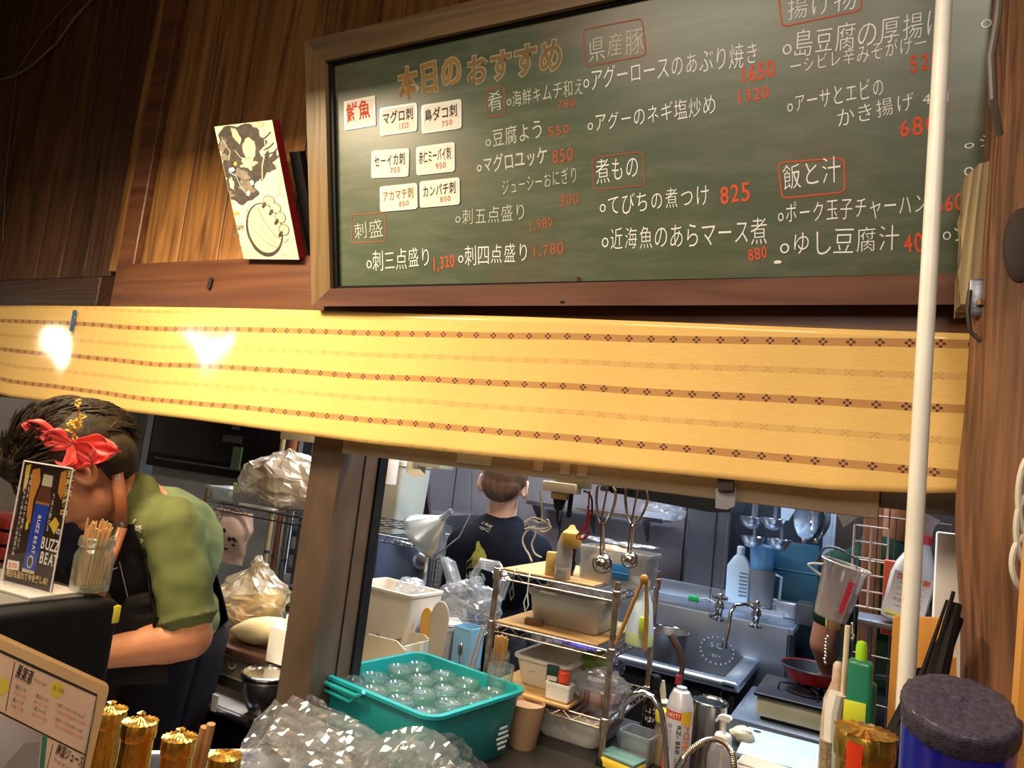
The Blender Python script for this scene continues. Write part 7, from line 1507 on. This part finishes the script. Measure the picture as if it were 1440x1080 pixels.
dr_ = (p1_ - p0_); k0 = -(p0_.z - ZR) / dr_.z; lo_ = p0_ + dr_ * k0 - t.location; hi_ = p0_ + dr_ * 1.5 - t.location; b = MB(); b.prism([(0, 0), (.045, 0), (.045, .03), (0, .03)], 1.0); bmesh.ops.transform(b.b, matrix=Matrix(((1, 0, hi_.x - lo_.x, lo_.x), (0, 1, hi_.y - lo_.y, lo_.y), (0, 0, hi_.z - lo_.z, lo_.z), (0, 0, 0, 1))), verts=b.b.verts); b.obj('upright', WOOD_OR, t)
q = at(1440, 765, d=.80); t = thing('looped_rope', 'white looped cord hanging on the rough post at the right edge', 'rope', q)
for cx_, cy_, rx_, ry_ in ((1446, 745, 17, 48), (1450, 792, 27, 42), (1452, 700, 20, 60)):
    MB().tube([at(cx_ + cos(a) * rx_, cy_ + sin(a) * ry_, d=.80) - q for a in [k_ * pi / 12 for k_ in range(24)]], .0032, 8, closed=True).obj('loop', mt('cord_white', (.72, .66, .52), .4), t)
# orange wooden rack piece with a hole
Yr = 1.12; q = at(1262, 1090, Y=Yr); t = thing('wooden_rack', 'orange wooden panel with a dark knot hole behind the conduit pipe', 'rack', V((q.x, Yr, ZL)))
o_ = t.location; P2d = [(1256, 870), (1262, 867), (1342, 872), (1345, 880), (1345, 912), (1310, 930), (1290, 1090), (1243, 1090)]
pts = [at(x, y, Y=Yr) - o_ for x, y in P2d]; MB().prism([(p.x, p.z) for p in pts], .018, Matrix.Translation((0, .018, 0)) @ Matrix.Rotation(pi / 2, 4, 'X')).obj('panel', WOOD_OR, t)
q = at(1268, 950, Y=Yr) - o_; MB().cyl(q + V((0, -.0005, 0)), q + V((0, .002, 0)), .004).obj('knot_hole', BLACK, t); MB().box((.03, .09, .05), (.12, .16, .10)).obj('base', WOOD_OR, t)
q2 = [at(x, y, Y=Yr + .05) - o_ for x, y in [(1312, 925), (1345, 925), (1345, 955), (1312, 955)]]; MB().prism([(p.x, p.z) for p in q2], .012, Matrix.Translation((0, .06, 0)) @ Matrix.Rotation(pi / 2, 4, 'X')).obj('rear_slat', WOOD_OR, t)
Yw = 1.45; a_, b_ = at(1324, 748, Y=Yw), at(1360, 900, Y=Yw); t = thing('upright_board', 'plain white upright panel between the conduit pipe and the rough post', 'panel', V((a_.x + .035, Yw, .81)))
MB().box((0, 0, (a_.z - .81) / 2), (.085, .03, a_.z - .81), bev=.004).obj('panel', mt('panel_white', (.72, .68, .66), .5), t)
t = thing('black_tongs', 'bundle of charred black cooking sticks leaning against the rough post', 'sticks', V((at(1300, 1085, d=.78).x, at(1300, 1085, d=.78).y, ZL))); o_ = t.location
CHAR = mt('charred_sticks', (.010, .007, .006), .7, spec=.2)
for (x0_, y0_), (x1_, y1_), r_ in (((1262, 1018), (1342, 865), .0045), ((1290, 985), (1334, 880), .004), ((1300, 985), (1341, 832), .003), ((1296, 950), (1332, 844), .0022), ((1318, 960), (1346, 850), .0075), ((1270, 1030), (1300, 945), .012), ((1310, 965), (1350, 870), .006)):
    a_, c_ = at(x0_, y0_, d=.80), at(x1_, y1_, d=.84); MB().tube([a_ - o_ + (a_ - c_) * .9, a_ - o_, c_ - o_], [r_ * 1.6, r_ * 1.3, r_ * .7], 8).obj('stick', CHAR, t)
t = thing('cream_brush', 'cream handled brush standing upright left of the green bottle', 'brush', V((at(1176, 1060, d=.98).x, at(1176, 1060, d=.98).y, ZC + .0))); o_ = t.location
for pts_, r_, mat in (([(1168, 1090), (1172, 1000), (1178, 975)], .011, WHITE_P), ([(1180, 1090), (1186, 985)], .006, CREAM), ([(1163, 1090), (1164, 1040)], .010, mt('bristle', (.40, .30, .18), .8, 0, (.15, .10, .06), 200)), ([(1184, 1000), (1192, 880)], .0035, CREAM)):
    MB().tube([at(*pts_[0], d=.98) - o_ + (at(*pts_[0], d=.98) - at(*pts_[1], d=.98)) * ((at(*pts_[0], d=.98).z - ZC) / max(.02, at(*pts_[1], d=.98).z - at(*pts_[0], d=.98).z)) * .98] + [at(x, y, d=.98) - o_ for x, y in pts_], r_, 10).obj('handle' if mat != CREAM else 'slim_handle', mat, t)
p = at(1176, 985, d=1.04); t = thing('pinkish_bottle', 'cream squeeze bottle speckled with reddish stains behind the cream brush', 'bottle', V((p.x, p.y, ZC))); h = p.z - ZC; m = mpp(p)
MB().lathe([(.018, 0), (.019, .004), (.019, h - .04), (.017, h), (.008, h + .025), (.007, h + .050), (.004, h + .055)], 24).obj('bottle', mt('speckled', (.62, .56, .46), .4, 0, (.45, .28, .18), 70), t); m_ = MB(); write(m_, 'つゆ', (-.012, h - .02), (.012, h - .02), .03, 0, .02, fn=lambda u, v, z: V((sin(u / .0190) * .0193, -cos(u / .0190) * .0193, v))); m_.obj('lettering', mt('brown_ink', (.25, .08, .03), .6), t, 0)
p = at(1206, 1010, d=.92); t = thing('green_bottle', 'dark green bottle with a lime cap and yellow label beside the wooden panel', 'bottle', V((p.x, p.y, ZC))); m = mpp(p); h = p.z - ZC
MB().box((0, 0, h / 2 + 40 * m), (32 * m, .025, h + 80 * m), bev=.006, seg=3).obj('body', mt('bottle_dark_green', (.015, .19, .10), .35, 0, (.01, .14, .07), 6, coat=.3), t); MB().box((8 * m, .012, h / 2 + 20 * m), (28 * m, .025, h + 60 * m), bev=.006, seg=3).obj('rear_body', mt('bottle_dark_green2', (.01, .12, .06), .35), t)
MB().box((-4 * m, -.014, h + 8 * m), (28 * m, .003, 34 * m), bev=.001).obj('yellow_label', mt('label_lime_yellow', (.62, .66, .03), .5), t); MB().lathe([(7.5 * m, h + 78 * m), (7.5 * m, h + 98 * m), (6 * m, h + 104 * m), (2 * m, h + 106 * m)], 20).obj('lime_cap', mt('lime_cap', (.32, .62, .01), .4), t)
# grid with hanging jugs and the cleaner bottle
Yg2 = 1.62; g0_, g1_ = at(1202, 738, Y=Yg2), at(1250, 860, Y=Yg2); t = thing('wire_grid', 'small white wire grid hanging under the lintel near the conduit pipe', 'grid', V((g0_.x, Yg2, g1_.z))); W, H = at(1250, 745, Y=Yg2).x - g0_.x, g0_.z - g1_.z
WG = mt('grid_white', (.66, .60, .52), .35)
for i in range(3): MB().tube([(W * i / 2, 0, 0), (W * i / 2, 0, H)], .0022, 7).obj('wire', WG, t)
for j in range(6): MB().tube([(0, 0, H * j / 5), (W, 0, H * j / 5)], .0017, 7).obj('wire', WG, t)
for dx in (.0, W): MB().tube([(dx, 0, H), (dx, .0, H + .03), (dx, -.20, H + .05)], .0015).obj('hanger', STEEL_D, t)
t2 = thing('wire_grid', 'larger dark wire grid behind the small white one, down by the wooden panel', 'grid', V((at(1200, 900, Y=1.8).x, 1.80, ZC)))
for i in range(6): MB().tube([(.035 * i, 0, 0), (.035 * i, 0, .72)], .0018, 6).obj('wire', STEEL_D, t2)
for j in range(8): MB().tube([(0, 0, .02 + .10 * j), (.175, 0, .02 + .10 * j)], .0018, 6).obj('wire', STEEL_D, t2)
q = at(1225, 790, Y=1.86); t = thing('wooden_batten', 'reddish brown wooden batten standing behind the white wire grid', 'batten', V((q.x, 1.88, ZC))); MB().box((0, 0, .38), (.040, .02, .76 + .02), bev=.002).obj('batten', woodmat('red_batten', (.12, .05, .025), (.32, .15, .08), 2, .5), t); MB().box((.012, -.012, .60), (.012, .004, .04)).obj('brass_tag', mt('brass_tag', (.45, .33, .1), .4, .6), t)
q = at(1188, 800, Y=1.50); m = mpp(q); t = thing('measuring_jug', 'clear measuring jug with a red scale hanging upside down by its handle', 'jug', q)
Rj = Matrix.Rotation(radians(12), 4, 'Y'); b = shell([(20 * m, -72 * m), (22 * m, -70 * m), (29 * m, 0), (33 * m, 6 * m)], .002, 30); bmesh.ops.transform(b.b, matrix=Rj, verts=b.b.verts); b.obj('cup', film('jug_clear', (.80, .76, .76), .38, .12, (.42, .38, .38)), t)
b = MB(); b.grid(lambda i, j: Rj @ V((sin(.35 + .3 * i) * (23.5 + 5 * j) * m, -cos(.35 + .3 * i) * (23.5 + 5 * j) * m, (-58 + 46 * j) * m)), 4, 12)
b.obj('red_scale', mt('scale_red', (.42, .01, .04), .5, 0, (.6, .05, .08), 150), t)
b = MB(); b.tube([Rj @ V((cos(2 * pi * i / 28) * 32 * m, sin(2 * pi * i / 28) * 32 * m, 6 * m)) for i in range(28)], .0018, 6, closed=True); b.obj('rim', mt('rim_pale', (.62, .60, .58), .2), t)
MB().tube(smooth_path([V((-28 * m, 0, 2 * m)), V((-44 * m, 0, 0)), V((-46 * m, 0, -4 * m)), V((-30 * m, 0, -14 * m))], 4), .0025).obj('handle', mt('rim_pale', (.62, .60, .58), .2), t); MB().tube(smooth_path([V((-38 * m, .01, 2 * m)), V((-28 * m, .01, 24 * m)), V((-10 * m, .01, 26 * m)), V((6 * m, .01, 18 * m)), V((14 * m, .08, 12 * m))], 4), .0022).obj('wire_hanger', mt('dark_wire', (.10, .09, .09), .4, .5), t)
q = at(1267, 872, Y=1.52); m = mpp(q); t = thing('cleaner_bottle', 'large spray cleaner bottle with a red collar and printed label behind the conduit pipe', 'bottle', q - V((0, 0, 0)))
b = rings(MB(), [(52 * m, .05, .018, 0), (54 * m, .055, .02, 6 * m), (56 * m, .055, .022, 60 * m), (50 * m, .052, .02, 78 * m), (26 * m, .03, .014, 106 * m), (18 * m, .02, .009, 114 * m)]); Rc = Matrix.Rotation(radians(11), 4, 'Y'); bmesh.ops.transform(b.b, matrix=Rc, verts=b.b.verts); b.obj('bottle', mt('cleaner_white', (.50, .53, .55), .3, 0, (.44, .47, .50), 5, coat=.4), t)
b = MB().box((0, -.0285, 38 * m), (48 * m, .001, 58 * m)); bmesh.ops.transform(b.b, matrix=Rc, verts=b.b.verts); b.obj('label', mt('label_pale', (.56, .55, .60), .4), t); b = MB().box((0, -.0290, 8 * m), (48 * m, .001, 3 * m)); bmesh.ops.transform(b.b, matrix=Rc, verts=b.b.verts); b.obj('label_edge', mt('label_lime_yellow', (.62, .66, .03), .5), t)
b = MB(); write(b, '総合除菌', (-20 * m, 56 * m), (22 * m, 56 * m), 9 * m, 0, .02, fn=lambda u, v, z: Rc @ V((u, -.0295, v))); b.obj('lettering', REDINK, t, 0)
b = MB(); [b.box((-8 * m + 18 * m * i, -.0293, (20 + 16 * j) * m), (15 * m, .0005, .8 * m)) for i in range(2) for j in range(3)]; write(b, 'アルコール', (-18 * m, 40 * m), (18 * m, 40 * m), 6 * m, 0, 0, fn=lambda u, v, z: V((u, -.0295, v))); write(b, '用途 使用方法', (-18 * m, 26 * m), (18 * m, 26 * m), 5 * m, 0, 0, fn=lambda u, v, z: V((u, -.0295, v))); bmesh.ops.transform(b.b, matrix=Rc, verts=b.b.verts); b.obj('small_print', mt('grey_print', (.25, .2, .25), .5), t, 0)
b = MB().lathe([(11 * m, 112 * m), (11 * m, 122 * m), (9.5 * m, 124 * m)], 22); bmesh.ops.transform(b.b, matrix=Rc, verts=b.b.verts); b.obj('red_collar', mt('collar_red', (.55, .02, .03), .4), t)
b = MB().prism([(-9, 122), (9, 122), (9, 138), (14, 150), (-18, 156), (-20, 148), (-8, 144), (-12, 132)], .018, Matrix.Translation((0, .009, 0)) @ Matrix.Rotation(pi / 2, 4, 'X') @ Matrix.Scale(m, 4)); bmesh.ops.transform(b.b, matrix=Rc, verts=b.b.verts); b.obj('trigger_head', mt('trigger_clear', (.40, .36, .36), .3), t)
t3 = thing('bottle_shelf', 'narrow steel shelf holding the spray cleaner behind the wooden panel', 'shelf', V((q.x, 1.54, q.z - .012))); MB().box((.01, 0, 0), (.16, .10, .01), bev=.001).obj('plate', STEEL_D, t3); [MB().cyl((x_, .03, -(q.z - .012 - ZC)), (x_, .03, 0), .005).obj('leg', STEEL_D, t3) for x_ in (-.05, .07)]
q = at(1253, 840, Y=1.60); t = thing('orange_sleeve', 'orange-red plastic case standing left of the spray cleaner', 'case', V((q.x, 1.60, q.z - .06))); MB().box((0, 0, .06), (.03, .02, .14), bev=.003).obj('case', mt('case_orange', (.60, .08, .02), .4), t)
q = at(1190, 720, Y=1.55); m = mpp(q); t = thing('paper_notes', 'two grey paper slips pinned under the lintel', 'paper', q)
MB().prism([(-28, 28), (2, 26), (4, 8), (-8, -2), (-26, 14)], .0008, Matrix.Rotation(pi / 2, 4, 'X') @ Matrix.Scale(m, 4)).obj('slip', mt('slip_grey', (.30, .29, .27), .8), t); MB().prism([(-16, 4), (6, 24), (28, 22), (30, 10), (-2, -22)], .0008, Matrix.Translation((0, -.006, 0)) @ Matrix.Rotation(pi / 2, 4, 'X') @ Matrix.Scale(m, 4)).obj('slip', mt('slip_pale', (.42, .41, .38), .8), t)
MB().tube([(-10 * m, 0, 22 * m), (-10 * m, -.04, 46 * m)], .001).obj('string', PAPER, t)
# a few kitchen tools hung under the jug
for k_, (x, y0_, y1_, lab) in enumerate(((1163, 895, 935, 'small chain whisk hanging first below the measuring jug'), (1200, 878, 900, 'cluster of steel ball chains hanging right below the measuring jug'))):
    q = at(x, y0_, Y=1.52); t = thing('ball_chain', lab, 'chain', q); m = mpp(q); b = MB()
    for s_ in range(9): b.ell((random.uniform(-1, 1) * 1.5 * m, 0, -s_ * (y1_ - y0_) / 9 * m), 2.3 * m, None, 10, 7)
    b.obj('beads', CHROME, t); MB().tube([(0, 0, 0), (0, 0, .16)], .001).obj('cord', STEEL_D, t)
q = at(1172, 870, Y=1.56); m = mpp(q); t = thing('ochre_cup', 'small cream and ochre cup hanging left of the measuring jug', 'cup', q); MB().lathe([(8 * m, -14 * m), (10 * m, -10 * m), (10 * m, -2 * m)], 20).obj('lower_half', mt('ochre_cup', (.50, .34, .12), .5), t); MB().lathe([(10.2 * m, -2 * m), (10.5 * m, 14 * m)], 20).obj('upper_half', mt('cream_cup', (.46, .42, .30), .5), t); MB().tube([(0, 0, 14 * m), (0, 0, .12)], .001).obj('cord', STEEL_D, t)
q = at(1161, 838, Y=1.9); m = mpp(q); t = thing('white_peg_tool', 'small white and pink handled tool hanging beside the teal panel', 'tool', q); MB().cyl((0, 0, -14 * m), (2 * m, 0, 6 * m), 3 * m).obj('shaft', WHITE_P, t); MB().ell((-3 * m, 0, 10 * m), (7 * m, .012, 5 * m)).obj('head', WHITE_P, t); MB().box((4 * m, -.004, 4 * m), (8 * m, .014, 9 * m), bev=.002).obj('pink_grip', mt('pink_grip', (.60, .10, .16), .4), t); MB().tube([(0, 0, 10 * m), (0, .2, 1.752 - q.z)], .001).obj('cord', STEEL_D, t)
p = at(8, 800, Y=1.30); t = thing('bottle_crate', 'dark red glossy crate edge at the left border behind the drink flyer', 'crate', V((p.x - .12, 1.30, p.z - .03)))
for k_ in range(4): MB().box((0, 0, .04 + .045 * k_), (.34, .10, .036), bev=.006).obj('slat', mt('oxblood', (.12, .012, .010), .25, coat=.6), t)
MB().box((0, .03, -(p.z - .03) / 2), (.30, .08, p.z - .03)).obj('stand', BLACK, t)
for nm_ in ('clear_tray', 'plastic_bag', 'hanging_bag', 'flour_bag', 'white_box', 'snack_bag', 'cardboard_box', 'spice_rack'):
    o = bpy.data.objects[nm_]; u_ = -.36; o.scale.x = 1 / (.88 + .47 * u_)     # true width of things seen at a slant
# ---- tidy: the glyph curve was only a tool
bpy.data.objects.remove(_fo)
